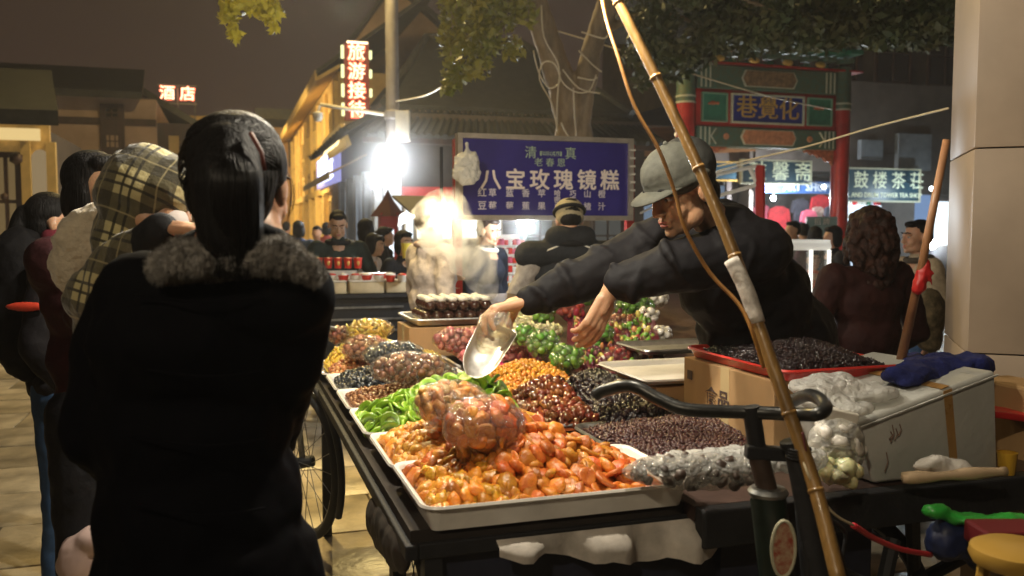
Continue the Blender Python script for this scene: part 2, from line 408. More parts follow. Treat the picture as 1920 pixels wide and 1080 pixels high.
# gilt and lit signs on its facade
def wall_sign(nm, label, u0, v0, u1, v1, bm_, txt, tm, xw=FX - .10, frame=None, size=None, tilt=0.0):
    """sign board on the facade that runs along the street (plane x = xw)"""
    a = AX(u0, v0, xw); b = AX(u1, v1, xw); ya = min(a.y, b.y); yb_ = max(a.y, b.y); z1 = max(a.z, b.z); z0 = min(a.z, b.z)
    t_ = thing(nm, ((xw), (ya + yb_) / 2, z0), label, 'sign')
    return t_, ya, yb_, z0, z1
bs = thing('blue_white_sign', (FX - .2, 24.8, 2.75), 'glowing violet-white letters on a board along the yellow facade', 'sign')
MB().span((FX - .26, 22.6, 2.72), (FX - .12, 27.6, 3.55)).obj('board', mat('sign_violet', (.2, .2, .5), emit=(.45, .45, .95), estr=.7), bs)
text('西安旅行社', (FX - .27, 25.1, 3.13), .80, E_violet, bs, xdir=(0, -1, 0), extrude=.01, bold=.01)
gs = thing('gilt_sign', (FX - .6, 19.6, 2.7), 'gilt-lettered sign board leaning out over the shop awning', 'sign')
gb = MB(); gb.box((FX - .55, 20.0, 3.42), (.08, 3.6, .46), Euler((0, R(-20), 0)).to_matrix()); gb.obj('board', mat('gilt_board', (.34, .22, .05), rough=.5, emit=(.8, .5, .12), estr=.25), gs)
text('德发长饺子馆', (FX - .615, 20.0, 3.42), .50, E_warmb, gs, xdir=(0, -1, 0), up=(.34, 0, .94), extrude=.01, bold=.008)

# nearer shop on the corner: dark glazed front, pent roof, awning
cs = thing('corner_shop', (FX, 20, 0), 'dark corner shop building with blue-lit columns and a tiled pent roof', 'building')
MB().span((FX, 17.0, 0), (8.4, 23.95, 3.75)).obj('wall', M_darkwall, cs)
M_bluegrey = mat('blue_grey_stone', (.30, .33, .37), rough=.6, var=.15, vscale=3)
for i, y in enumerate((17.25, 18.6, 19.9, 21.3, 22.8)):
    MB().span((FX - .16, y - .18, 0), (FX - .002, y + .18, 2.7)).obj('column', M_bluegrey, cs)
for i, y in enumerate((17.5, 18.85, 20.2, 21.6)):
    win(cs, (FX, y + .02, .5), (FX, y + .85, 2.55), E_cool if i in (1, 3) else emat('blue_window_%s' % 'abcd'[i], (.35, .5, .65), .35), M_bluegrey, 2, 2, .05)
a = MB(); a.poly([(FX - .9, 18.0, 2.62), (FX - .9, 24.5, 2.62), (FX - .16, 24.5, 3.0), (FX - .16, 18.0, 3.0)], (0, 0, .03)); a.obj('awning', mat('tan_awning', (.30, .20, .10), rough=.7, var=.2), cs)
a = MB(); a.span((FX - .92, 18.0, 2.52), (FX - .90, 24.5, 2.66)); a.obj('awning_edge', M_cream, cs)
# pent roof of tile courses on the street side and on the front
def tile_roof(parent, p00, p10, p01, p11, n, r=.075, seat=True):
    """tiled slope: columns run from the edge p00-p10 (eave) up to p01-p11"""
    p00, p10, p01, p11 = map(Vector, (p00, p10, p01, p11))
    nrm = (p10 - p00).cross(p01 - p00).normalized()
    if nrm.z < 0: nrm = -nrm
    if seat:
        b = MB(); b.poly([p00, p10, p11, p01], -nrm * .06); b.obj('roof_bed', M_tile, parent)
    L = (p01 - p00).length
    me = None
    for i in range(n):
        t = (i + .5) / n; a = p00.lerp(p10, t); b = p01.lerp(p11, t)
        m_ = MB(); m_.tube([a - (b - a).normalized() * .05 + nrm * .01, b + nrm * .01], r, 6)
        if i % 2 == 0: m_.tube([a + nrm * .012 - (b - a).normalized() * .07, a + nrm * .012 - (b - a).normalized() * .03], r * 1.35, 8)
        m_.obj('roof_tile', M_tile, parent, smooth=40)
tile_roof(cs, (FX - .5, 16.3, 3.25), (8.6, 16.3, 3.25), (FX + .2, 17.4, 3.85), (8.2, 17.4, 3.85), 42, .045)
tile_roof(cs, (FX - .75, 23.6, 3.35), (FX - .75, 16.4, 3.35), (FX + .25, 23.6, 3.95), (FX + .25, 17.3, 3.95), 24, .05)
e = MB(); e.span((FX - .48, 16.34, 3.10), (8.5, 16.42, 3.20)); e.obj('eave_board', M_darkwood, cs)
e = MB(); e.poly([(FX + .1, 17.4, 3.86), (8.3, 17.4, 3.86), (7.0, 21, 6.0), (4.6, 21, 6.0)], (0, 0, .1)); e.obj('roof', M_tile, cs)
e = MB(); e.poly([(FX + .1, 17.45, 3.84), (4.6, 21, 5.98), (4.6, 21.3, 5.98), (FX + .1, 24, 3.84)], (0, 0, .1)); e.obj('roof_side', M_tile, cs)
e = MB(); e.tube([(4.6, 21, 6.08), (7.0, 21, 6.08)], .11, 8); e.tube([(FX + .1, 17.4, 3.98), (4.6, 21, 6.1)], .09, 8); e.tube([(8.3, 17.4, 3.98), (7.0, 21, 6.1)], .09, 8); e.obj('ridge', M_tile, cs, smooth=40)
MB().span((3.2, 16.84, 2.10), (5.3, 16.98, 2.32)).obj('red_fascia', M_red, cs)
for k in range(4): win(cs, (3.25 + k * .5, 17.0, 1.3), (3.25 + k * .5 + .49, 17.0, 2.08), E_cool, M_pale, 1, 1, .03, axis='y')
for k in range(3): win(cs, (5.7 + k * .75, 17.0, .9), (5.7 + k * .75 + .7, 17.0, 2.3), emat('dim_window_%s' % 'abc'[k], (.5, .5, .45), .12), M_darkwood, 2, 3, .05, axis='y')

# tall gabled block behind
gb_ = thing('gabled_block', (8, 32, 0), 'tall brown plastered block with a broad gable, hazy behind the corner shop', 'building')
pk = AY(738, -25, 31); l0 = AY(545, 215, 31); r0 = AY(905, 130, 31)
q = MB(); q.poly([(l0.x, 31, 0), (r0.x + .4, 31, 0), (r0.x + .4, 31, r0.z - .3), (pk.x, 31, pk.z), (l0.x + 2.8, 31, l0.z + 1.6), (l0.x + 2.8, 31, 0)], (0, 8, 0)) if False else q.poly([(FX + .6, 31, 0), (r0.x, 31, 0), (r0.x, 31, r0.z), (pk.x, 31, pk.z), (FX + .6, 31, 6.8)], (0, 9, 0))
q.obj('wall', M_brownplaster, gb_)
q = MB(); q.poly([(pk.x, 30.6, pk.z), (r0.x + .7, 30.6, r0.z - .4), (r0.x + .7, 40, r0.z - .4), (pk.x, 40, pk.z)], (0, 0, .22)); q.poly([(pk.x - .01, 30.6, pk.z), (FX + .3, 30.6, 6.6), (FX + .3, 40, 6.6), (pk.x - .01, 40, pk.z)], (0, 0, .22)); q.obj('roof', M_tile, gb_)

# dark building between corner shop and gate, with orange timber eave and little blue signs
tb = thing('timber_shop', (9.7, 19, 0), 'dark shop with an orange timber eave left of the red gate', 'building')
MB().span((8.45, 18.0, 0), (11.3, 24, 3.3)).obj('wall', M_darkwall, tb)
M_orw = mat('orange_timber', (.34, .15, .05), rough=.6, var=.3, vscale=5, stretch=(.2, 1, 1))
q = MB(); q.poly([(8.3, 17.3, 3.05), (11.3, 17.3, 3.25), (11.3, 18.4, 3.9), (8.3, 18.4, 3.6)], (0, 0, .12)); q.obj('eave', M_orw, tb)
MB().span((8.5, 17.9, .6), (11.0, 17.98, 2.5)).obj('shop_window', emat('bluish_shop_light', (.45, .62, .85), .28), tb)
for x in (8.5, 9.3, 10.1, 10.95): MB().span((x - .06, 17.8, 0), (x + .06, 17.9, 2.7)).obj('post', M_darkwood, tb)
MB().span((8.6, 17.82, 1.5), (10.8, 17.88, 1.55)).obj('rail', M_darkwood, tb)
for x0, x1, lb in ((8.75, 9.35, 'small navy shop plaque with yellow rim just right of the big blue menu board'), (10.1, 11.0, 'small navy shop plaque above the cap of the vendor')):
    s = thing('shop_plaque', ((x0 + x1) / 2, 17.6, 2.6), lb, 'sign')
    MB().span((x0, 17.60, 2.62), (x1, 17.64, 3.0)).obj('panel', M_navysign, s)
    f = MB(); f.span((x0 - .03, 17.58, 2.59), (x1 + .03, 17.66, 2.62)); f.span((x0 - .03, 17.58, 3.0), (x1 + .03, 17.66, 3.03)); f.obj('frame', M_gold, s)

# shops beyond the gate
ss = thing('souvenir_shop', (12.4, 19, 0), 'open souvenir shop hung with red clothes, seen under the gate', 'shop')
MB().span((11.35, 21.0, 0), (13.9, 21.2, 4.4)).obj('back_wall', mat('shop_inner', (.35, .33, .36), rough=.8), ss)
MB().span((11.35, 17.6, 0), (11.45, 20.99, 4.4)).obj('side_wall', M_darkwall, ss); MB().span((13.8, 17.6, 0), (13.9, 20.99, 4.4)).obj('side_wall', M_darkwall, ss)
MB().span((11.46, 17.7, 2.75), (13.79, 20.98, 2.85)).obj('ceiling', M_darkwall, ss)
MB().span((11.46, 17.55, 2.86), (13.79, 17.7, 4.8)).obj('upper_wall', M_darkwall, ss)
MB().span((11.5, 17.42, 2.33), (13.7, 17.52, 2.60)).obj('fascia', mat('blue_fascia', (.05, .12, .32), rough=.4, emit=(.1, .22, .5), estr=.12), ss)
text('ART  SHOP', ((12.75), 17.41, 2.465), .25, mat('grey_letters', (.45, .5, .6), emit=(.5, .6, .8), estr=.25), ss, extrude=.01, bold=.006)
aa = AY(1385, 305, 17.2); bb_ = AY(1518, 345, 17.2)
def front_sign(nm, label, u0, v0, u1, v1, y, board, frame, rows, parent=None):
    a = AY(u0, v0, y); b = AY(u1, v1, y); x0, x1 = a.x, b.x; z1 = (a.z + AY(u1, v0, y).z) / 2; z0 = z1 - (a.z - AY(u0, v1, y).z)
    t_ = thing(nm, ((x0 + x1) / 2, y, z0), label, 'sign')
    MB().span((x0, y, z0), (x1, y + .06, z1)).obj('board', board, t_)
    f = MB(); w_ = .035
    f.span((x0 - w_, y - .03, z0 - w_), (x1 + w_, y + .07, z0 - .001)); f.span((x0 - w_, y - .03, z1 + .001), (x1 + w_, y + .07, z1 + w_))
    f.span((x0 - w_, y - .03, z0), (x0 - .001, y + .07, z1)); f.span((x1 + .001, y - .03, z0), (x1 + w_, y + .07, z1)); f.obj('frame', frame, t_)
    for s_, fx, fz, size, m_, sx_ in rows:
        text(s_, (x0 + (x1 - x0) * fx, y - .004, z0 + (z1 - z0) * fz), size, m_, t_, extrude=.006, bold=.0012, sx=sx_)
    return t_
M_greylet = mat('pale_green_letters', (.62, .66, .50), rough=.5, emit=(.6, .66, .45), estr=.28)
front_sign('souvenir_shop_sign', 'navy signboard 鼓馨斋 above the red clothes shop', 1392, 303, 1518, 343, 17.0, M_navysign, M_cream, [('鼓 馨 斋', .56, .48, .44, M_greylet, 1.05)])
front_sign('tea_shop_sign', 'long navy tea shop signboard right of the gate pillar', 1568, 318, 1722, 377, 17.0, M_navysign, M_cream, [('钟 鼓 楼 茶 荘', .52, .62, .42, M_greylet, .98), ('BELL AND DRUM TOWER TEA SHOP', .54, .17, .15, M_greylet, .95)])
ts = thing('tea_shop', (15, 19, 0), 'brightly lit tea shop with white shelves right of the gate', 'shop')
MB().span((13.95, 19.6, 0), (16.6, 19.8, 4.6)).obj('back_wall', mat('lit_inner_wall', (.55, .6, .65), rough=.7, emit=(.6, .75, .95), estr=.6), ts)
MB().span((13.95, 17.6, 2.35), (17.5, 17.75, 5.0)).obj('upper_wall', M_darkwall, ts)
for z in (.7, 1.05, 1.4, 1.75, 2.1):
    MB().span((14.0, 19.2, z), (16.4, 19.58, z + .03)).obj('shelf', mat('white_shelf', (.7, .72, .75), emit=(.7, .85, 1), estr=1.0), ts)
    n_ = 0
    for k in range(16):
        if rnd.random() < .85:
            h = rnd.uniform(.1, .22); x = 14.05 + k * .15
            MB().span((x, 19.25, z + .031), (x + .11, 19.4, z + .03 + h), .01).obj('tea_tin', [M_red, M_pale, M_greenp, M_gold, M_pale][rnd.randrange(5)], ts)
MB().span((16.2, 17.55, 0), (16.45, 17.8, 2.34)).obj('door_post', emat('blue_lit_post', (.35, .55, .95), .5), ts)
MB().span((13.95, 17.6, 0), (14.05, 17.75, 2.34)).obj('door_post', M_bluegrey, ts)
MB().span((16.8, 17.9, 1.1), (17.5, 17.95, 2.2)).obj('lit_window', E_coolb if False else emat('bright_window', (.8, .92, 1), 1.6), ts)
MB().span((16.6, 18.0, 0), (22, 24, 5)).obj('side_block', M_darkwall, ts)
bld = thing('upper_storey', (15, 20, 4.6), 'dark upper storeys with grey window panels behind the gate', 'building')
MB().span((11.35, 18.2, 4.85), (24, 26, 7.5)).obj('wall', M_darkwall, bld)
for k in range(6): win(bld, (12 + k * 1.6, 18.2, 5.1), (13.1 + k * 1.6, 18.2, 6.6), M_glassdark, M_darkwood, 2, 2, .06, axis='y')
for (u0, v0, u1, v1) in ((1610, 262, 1650, 300), (1680, 250, 1740, 320)):
    a = AY(u0, v0, 17.5); b = AY(u1, v1, 17.5); MB().span((a.x, 17.4, b.z), (b.x, 17.54, a.z), .01).obj('grey_panel', mat('dull_grey_panel', (.10, .11, .12), rough=.7, var=.3, vscale=3), ts)
# clothes hanging in the souvenir shop
def garment(x, y, z, w_, h, m_, label):
    b = MB(); pts = [(-.5, 0), (-.42, .02), (-.15, .10), (.15, .10), (.42, .02), (.5, 0), (.62, -.45), (.48, -.48), (.40, -.2), (.38, -.9), (-.38, -.9), (-.40, -.2), (-.48, -.48), (-.62, -.45)]
    b.poly([(x + px * w_, y, z + pz * h) for px, pz in pts], (0, .07, 0))
    o = b.obj('hanging_garment', m_, smooth=30); tag(o, label, 'garment', 'clothes hung in the souvenir shop'); return o
Mc = [mat('red_cloth', (.55, .03, .04), rough=.8, var=.3, vscale=12, bump=.4, bscale=14), mat('pink_cloth', (.60, .10, .16), rough=.8, var=.3, vscale=12, bump=.4), mat('dark_cloth', (.05, .05, .07), rough=.8, var=.3, vscale=12), mat('cream_cloth', (.55, .48, .40), rough=.8, var=.3, vscale=20, col2=(.4, .12, .10))]
i = 0
for (u, v, w_, h, mi, lb) in ((1428, 395, .40, .55, 1, 'pink garment at the left of the souvenir shop'), (1462, 400, .52, .75, 0, 'large red jacket hanging in front in the souvenir shop'), (1502, 385, .42, .6, 2, 'dark garment between red ones in the souvenir shop'), (1540, 378, .46, .62, 0, 'red jacket near the gate pillar in the souvenir shop'), (1535, 398, .26, .36, 3, 'small cream patterned garment under the red jacket'), (1518, 405, .36, .5, 1, 'pink jacket in the middle of the souvenir shop'), (1556, 398, .2, .4, 2, 'narrow dark garment beside the gate pillar')):
    p = AY(u, v, 18.4 - .15 * i); garment(p.x, p.y, p.z + .1, w_, h, Mc[mi], lb); i += 1

# ---------------------------------------------------------------- painted gate
GY = 13.3
gt = thing('painted_gate', (8.9, GY, 0), 'red and green painted Chinese gate with a blue name board', 'gate')
def gx(u, v): return AY(u, v, GY)
XL, XR = gx(1284, 300).x, gx(1575, 300).x
for x in (XL, XR):
    b = MB(); b.lathe((x, GY, 0), [(.24, 0), (.24, .14), (.16, .16), (.155, 3.6)], 22); b.obj('pillar', M_redp, gt, smooth=40)
    b = MB(); b.lathe((x, GY, 3.602), [(.158, 0), (.162, .03), (.162, .10), (.158, .13), (.165, .135), (.165, .17), (.157, .18), (.157, .75)], 22); b.obj('pillar_cap', M_tealp, gt, smooth=40)
    b = MB(); b.lathe((x, GY, 3.60), [(.168, 0), (.168, .025), (.160, .03)], 22); b.lathe((x, GY, 3.70), [(.170, 0), (.170, .025), (.160, .03)], 22); b.obj('cap_ring', M_cream, gt, smooth=40)
xa, xb = XL + .165, XR - .165; W_ = xb - xa
MB().span((xa, GY - .10, 3.86), (xb, GY + .10, 4.26), .02).obj('upper_beam', M_tealp, gt)
MB().span((xa, GY - .06, 3.24), (xb, GY + .06, 3.855)).obj('name_frame', M_redp, gt)
MB().span((xa, GY - .10, 2.90), (xb, GY + .10, 3.235), .02).obj('lower_beam', M_tealp, gt)
def hexpanel(cx, cz, w_, h, m_, border, y=GY - .10):
    k = h * .5
    for s_, mm, yo in ((1.0, border, -.012), (.90, m_, -.024)):
        hw = w_ / 2 * (1 if s_ == 1 else 1 - .05); hh = h / 2 * s_
        b = MB(); b.poly([(cx - hw, y + yo, cz), (cx - hw + k * .5, y + yo, cz + hh), (cx + hw - k * .5, y + yo, cz + hh), (cx + hw, y + yo, cz), (cx + hw - k * .5, y + yo, cz - hh), (cx - hw + k * .5, y + yo, cz - hh)], (0, .011, 0))
        b.obj('painted_panel', mm, gt)
cx_ = (xa + xb) / 2
hexpanel(cx_, 4.06, W_ * .40, .28, mat('dull_peach', (.22, .13, .06), rough=.6, var=.5, vscale=12), M_cream)
hexpanel(cx_, 3.07, W_ * .40, .26, M_peach, M_cream)
for s_ in (-1, 1):
    for dx in (.415, .445, .475):
        MB().span((cx_ + s_ * W_ * dx - .012, GY - .112, 2.92), (cx_ + s_ * W_ * dx + .012, GY - .101, 3.22)).obj('stripe', M_cream, gt)
        MB().span((cx_ + s_ * W_ * dx - .012, GY - .112, 3.88), (cx_ + s_ * W_ * dx + .012, GY - .101, 4.24)).obj('stripe', M_cream, gt)
    b = MB(); 
    for s2 in (-1, 1): b.tube([(cx_ + s_ * W_ * .37, GY - .108, 3.07 + s2 * .13), (cx_ + s_ * W_ * .405, GY - .108, 3.07)], .012, 5)
    b.obj('chevron', M_cream, gt)
    b = MB(); b.lathe((cx_ + s_ * W_ * .30, GY - .10, 3.07), [(.0, .02), (.05, .018), (.055, .0)], 14, Euler((R(90), 0, 0)).to_matrix()); b.obj('rosette', M_peach, gt)
def inset(x0, x1, z0, z1, board, rim, t=.03):
    b = MB(); b.span((x0, GY - .085, z0), (x1, GY - .062, z1)); o = b.obj('name_board' if board is M_bluep else 'side_panel', board, gt)
    f = MB(); y0 = GY - .115
    f.span((x0 - t, y0, z0 - t), (x1 + t, GY - .061, z0)); f.span((x0 - t, y0, z1), (x1 + t, GY - .061, z1 + t)); f.span((x0 - t, y0, z0 + .001), (x0, GY - .061, z1 - .001)); f.span((x1, y0, z0 + .001), (x1 + t, GY - .061, z1 - .001))
    f.obj('rim', rim, o); return o
nb = inset(xa + W_ * .245, xb - W_ * .255, 3.33, 3.77, M_bluep, M_cream)
text('巷覺化', (cx_ - .01, GY - .09, 3.55), .40, M_gold, nb, extrude=.008, bold=.002, sx=1.05)
for x0, x1 in ((xa + W_ * .04, xa + W_ * .20), (xb - W_ * .21, xb - W_ * .045)):
    sp_ = inset(x0, x1, 3.33, 3.77, M_greenp, M_greenp if False else mat('pale_green_rim', (.18, .32, .2), rough=.5), .022)
    b = MB(); c = (x0 + x1) / 2
    b.ball((c - .03, GY - .09, 3.62), (.07, .015, .035)); b.ball((c + .06, GY - .09, 3.62), (.03, .012, .03)); b.ball((c - .1, GY - .09, 3.61), (.025, .012, .02)); b.obj('painted_flower', M_orangecarve, sp_)
for s_ in (-1, 1):
    b = MB(); x0 = cx_ + s_ * W_ / 2
    pts = [(0, 0), (.62, 0), (.58, -.05), (.50, -.045), (.44, -.09), (.36, -.085), (.30, -.14), (.20, -.13), (.14, -.20), (.05, -.20), (0, -.27)]
    b.poly([(x0 - s_ * px, GY - .03, 2.897 + pz) for px, pz in pts], (0, .06, 0)); b.obj('spandrel', M_orangecarve, gt)
MB().tube([(xa + .62, GY - .05, 2.885), (xb - .62, GY - .05, 2.885)], .012, 6).obj('trim', M_cream, gt)
for k in range(4):
    x = xa + W_ * (.14 + .24 * k); b = MB(); b.ball((x, GY - .13, 4.36), (.11, .04, .06)); b.obj('gilt_boss', M_gold, gt, smooth=True)
# brackets and the tiled roof above
for k in range(9):
    x = xa - .1 + (W_ + .2) * k / 8
    for j in range(4):
        MB().box((x, GY - .05 - j * .10, 4.33 + j * .11), (.12 + j * .07, .12 + j * .16, .07)).obj('bracket', M_tealp if j % 2 else M_greenp, gt)
MB().span((xa - .5, GY - .15, 4.27), (xb + .5, GY + .15, 4.30)).obj('plate', M_redp, gt)
tile_roof(gt, (XL - 1.1, GY - 1.15, 4.80), (XR + 1.1, GY - 1.15, 4.80), (XL - .7, GY, 5.75), (XR + .7, GY, 5.75), 46, .045)
tile_roof(gt, (XR + 1.1, GY + 1.15, 4.80), (XL - 1.1, GY + 1.15, 4.80), (XR + .7, GY, 5.75), (XL - .7, GY, 5.75), 12, .045)
MB().tube([(XL - .75, GY, 5.95), (XL - .7, GY, 5.82), (XR + .7, GY, 5.82), (XR + .75, GY, 5.95)], .10, 8).obj('ridge', M_tile, gt, smooth=True)
b = MB()
for k in range(24): b.ball((XL - 1.05 + (XR - XL + 2.1) * k / 23, GY - 1.17, 4.76), .022, None, 1)
b.obj('eave_dots', M_cream, gt)

# ---------------------------------------------------------------- far left side of the street
lb_ = thing('beige_building', (-4, 30, 0), 'beige upper-floor house with a dark tiled roof at left, timber window column', 'building')
Y0 = 26.0
def ay(u, v): return AY(u, v, Y0)
p0 = ay(70, 430); p1 = ay(292, 180)
MB().span((p0.x - 3, Y0, 0), (p1.x, Y0 + 8, ay(180, 182).z)).obj('wall', M_beigewall, lb_)
z_ = ay(180, 228).z; MB().span((p0.x - 3, Y0 - .08, z_ - .08), (p1.x, Y0 - .002, z_ + .10)).obj('timber_band', M_darkwood, lb_)
a = ay(188, 195); b_ = ay(236, 300)
MB().span((a.x, Y0 - .16, 0), (b_.x, Y0 - .082, a.z)).obj('timber_bay', M_darkwood, lb_)
win(lb_, (a.x + .1, Y0 - .162, ay(0, 224).z + .1), (b_.x - .1, Y0 - .162, a.z - .08), M_glassdark, M_darkwood, 2, 2, .05, axis='y')
win(lb_, (a.x + .1, Y0 - .162, ay(0, 275).z), (b_.x - .1, Y0 - .162, ay(0, 245).z), M_beigewall, M_darkwood, 3, 2, .05, axis='y')
zt = ay(180, 182).z
q = MB(); q.poly([(p0.x - 4, Y0 - 1.1, zt - .15), (p1.x - .25, Y0 - 1.1, zt - .15), (p1.x - .5, Y0 + 3, zt + 1.1), (p0.x - 4, Y0 + 3, zt + 1.1)], (0, 0, .18)); q.obj('roof', M_tile, lb_)
MB().span((p1.x, Y0 + .2, 0), (p1.x + .9, Y0 + 7, zt - .6)).obj('side_bay', M_darkwood, lb_)
win(lb_, (p1.x + .25, Y0 + .2, zt - 2.0), (p1.x + .6, Y0 + .2, zt - .9), E_warm if False else M_ochre, M_darkwood, 1, 2, .04, axis='y')

fb = thing('long_low_building', (0, 40, 0), 'long dim building closing the street behind the woman, lit along its eave', 'building')
Y1 = 42.0; a = AY(330, 215, Y1); b_ = AY(545, 215, Y1)
MB().span((a.x - 1.5, Y1, 0), (b_.x + 1, Y1 + 6, a.z - .4)).obj('wall', mat('dim_orange_wall', (.30, .17, .08), rough=.8, var=.2, vscale=.6), fb)
MB().span((a.x - 2, Y1 - .7, a.z - .4), (b_.x - 1.6, Y1 + 6, a.z - .1)).obj('eave', M_ochre2, fb)
MB().span((b_.x - 1.6, Y1 - .7, a.z - .1), (b_.x + 1.5, Y1 + 6, a.z + .35)).obj('roof', M_tile, fb)
for k in range(6): win(fb, (a.x + k * 1.2, Y1, a.z - 2.2), (a.x + k * 1.2 + .8, Y1, a.z - 1.0), M_glassdark, M_darkwood, 2, 2, .08, axis='y')
o_ = thing('orange_shopfront', (AY(325, 340, 30).x, 30, 0), 'glowing orange shopfront between the plaid hood and the ponytail', 'shop')
a = AY(308, 316, 30); b_ = AY(372, 360, 30)
MB().span((a.x, 30, b_.z), (b_.x, 30.1, a.z)).obj('lit_fascia', E_orange, o_); MB().span((a.x - .2, 30.12, 0), (b_.x + .2, 32, a.z + .2)).obj('wall', M_darkwood, o_)
dk = thing('dark_house', (AY(310, 250, 33).x, 34, 0), 'dark house with a sloping roof beneath the red hotel sign', 'building')
a = AY(285, 175, 33); b_ = AY(352, 260, 33)
MB().span((a.x, 33, 0), (b_.x, 38, b_.z + .5)).obj('wall', M_darkwood, dk)
q = MB(); q.poly([(a.x - .3, 32.5, a.z - .1), (b_.x + .4, 32.5, b_.z + .3), (b_.x + .4, 38, b_.z + .3), (a.x - .3, 38, a.z - .1)], (0, 0, .25)); q.obj('roof', M_tile, dk)
hs = thing('hotel_neon_sign', (AY(333, 175, 36).x, 36, AY(333, 190, 36).z), 'small red neon sign 酒店 above the roofs at left', 'sign')
a = AY(333, 177, 36)
text('酒 店', (a.x, 35.9, a.z), .56, E_neonp, hs, extrude=.02, bold=.0)
text('酒 店', (a.x, 35.96, a.z), .565, E_neonr, hs, extrude=.01, bold=.022)
f = MB(); f.span((a.x - .7, 36.0, a.z - .36), (a.x + .7, 36.05, a.z - .32)); f.span((a.x - .7, 36.0, a.z + .32), (a.x + .7, 36.05, a.z + .36))
for s_ in (-.6, 0, .6): f.tube([(a.x + s_, 36.1, a.z + .36), (a.x + s_, 36.1, 2)], .03, 6)
f.obj('rack', M_dsteel, hs)

ls = thing('lit_corner_shop', (-4.2, 12, 0), 'brightly lit shop with an arched doorway at the far left edge', 'shop')
XW = AY(92, 300, 14.0).x
MB().span((XW - 5, 14.2, 0), (XW, 17, AY(40, 245, 14.2).z)).obj('wall', M_darkwall, ls)
ra_ = MB(); ra_.poly([(XW - 5, 13.0, AY(40, 238, 13).z), (XW + .3, 13.0, AY(90, 235, 13).z), (XW - .2, 15.6, AY(70, 155, 15.6).z), (XW - 5, 15.6, AY(70, 155, 15.6).z)], (0, 0, .2)); ra_.obj('roof', M_tile, ls)
def lsx(u, v, y=14.1): return AY(u, v, y)
a = lsx(-60, 250); b_ = lsx(76, 262); MB().span((a.x, 14.02, lsx(0, 262).z), (b_.x, 14.12, lsx(0, 240).z)).obj('light_box', emat('amber_box', (1, .72, .30), .8), ls)
MB().span((lsx(-60, 0).x, 14.1, 0), (lsx(84, 0).x, 14.19, lsx(0, 232).z)).obj('front', mat('amber_front', (.5, .33, .12), rough=.6, var=.5, vscale=2.5, emit=(.9, .5, .12), estr=.12), ls)
win(ls, (lsx(-60, 0).x, 14.09, .5), (lsx(30, 0).x, 14.09, lsx(0, 285).z), emat('dim_amber', (.9, .6, .25), .16), M_darkwood, 3, 3, .08, axis='y')
b = MB(); n_ = 14; xx0 = lsx(48, 0).x; xx1 = lsx(84, 0).x; zz0 = 0.3; zz1 = lsx(0, 300).z; rr = (xx1 - xx0) / 2
b.poly([(xx0, 14.06, zz0), (xx1, 14.06, zz0)] + [((xx0 + xx1) / 2 + rr * math.cos(math.pi * k / n_), 14.06, zz1 + rr * 1.3 * math.sin(math.pi * k / n_)) for k in range(n_ + 1)], (0, .03, 0)); b.obj('arched_door', emat('amber_glow', (1, .72, .38), .26), ls)
for u in (40, 88): MB().span((lsx(u, 0).x - .06, 13.98, 0), (lsx(u, 0).x + .06, 14.09, lsx(0, 265).z)).obj('column', M_ochre2, ls)
for k in range(9):
    x = lsx(-30 + 70 * rnd.random(), 0).x; z = rnd.uniform(.6, 2.6); b = MB(); b.ball((x, 13.9, z), rnd.uniform(.05, .11), None, 1); b.obj('display_ornament', [M_gold, M_darkwood, M_steel][k % 3], ls, smooth=True)

# ---------------------------------------------------------------- neon hotel sign on the street
ns = thing('vertical_neon_sign', (AY(669, 225, 19.5).x, 19.5, AY(669, 225, 19.5).z), 'tall red neon sign 旅游接待 hanging over the street corner', 'sign')
a = AY(642, 80, 19.5); b_ = AY(696, 226, 19.5); cxs = (a.x + b_.x) / 2
MB().span((a.x + .04, 19.52, b_.z), (b_.x - .03, 19.66, a.z)).obj('board', mat('red_board', (.12, .01, .01), rough=.5, emit=(.8, .05, .03), estr=.10), ns)
H_ = a.z - b_.z
for k, ch in enumerate('旅游接待'):
    z = a.z - H_ * (.125 + .25 * k)
    text(ch, (cxs, 19.50, z), H_ * .235, E_neonp, ns, extrude=.01, bold=.0)
    text(ch, (cxs, 19.515, z), H_ * .24, E_neonr, ns, extrude=.004, bold=.014, name='letter_glow')
for s_, xs in ((0, a.x), (1, b_.x)):
    for k in range(4):
        if s_ and k == 3: continue
        z = a.z - H_ * (.03 + .25 * k + .05 * s_); MB().span((xs - .03, 19.5, z - H_ * (.17 - .06 * s_)), (xs + .03, 19.56, z)).obj('neon_bar', E_neony, ns)
MB().span((cxs - .2, 19.5, a.z + .01), (cxs + .25, 19.56, a.z + .05)).obj('neon_bar', E_neonp, ns)
MB().tube([(b_.x, 19.6, a.z - .3), (FX + .2, 19.6, a.z - .3)], .03, 6).tube([(b_.x, 19.6, b_.z + .3), (FX + .2, 19.6, b_.z + .3)], .03, 6).obj('bracket', M_dsteel, ns)

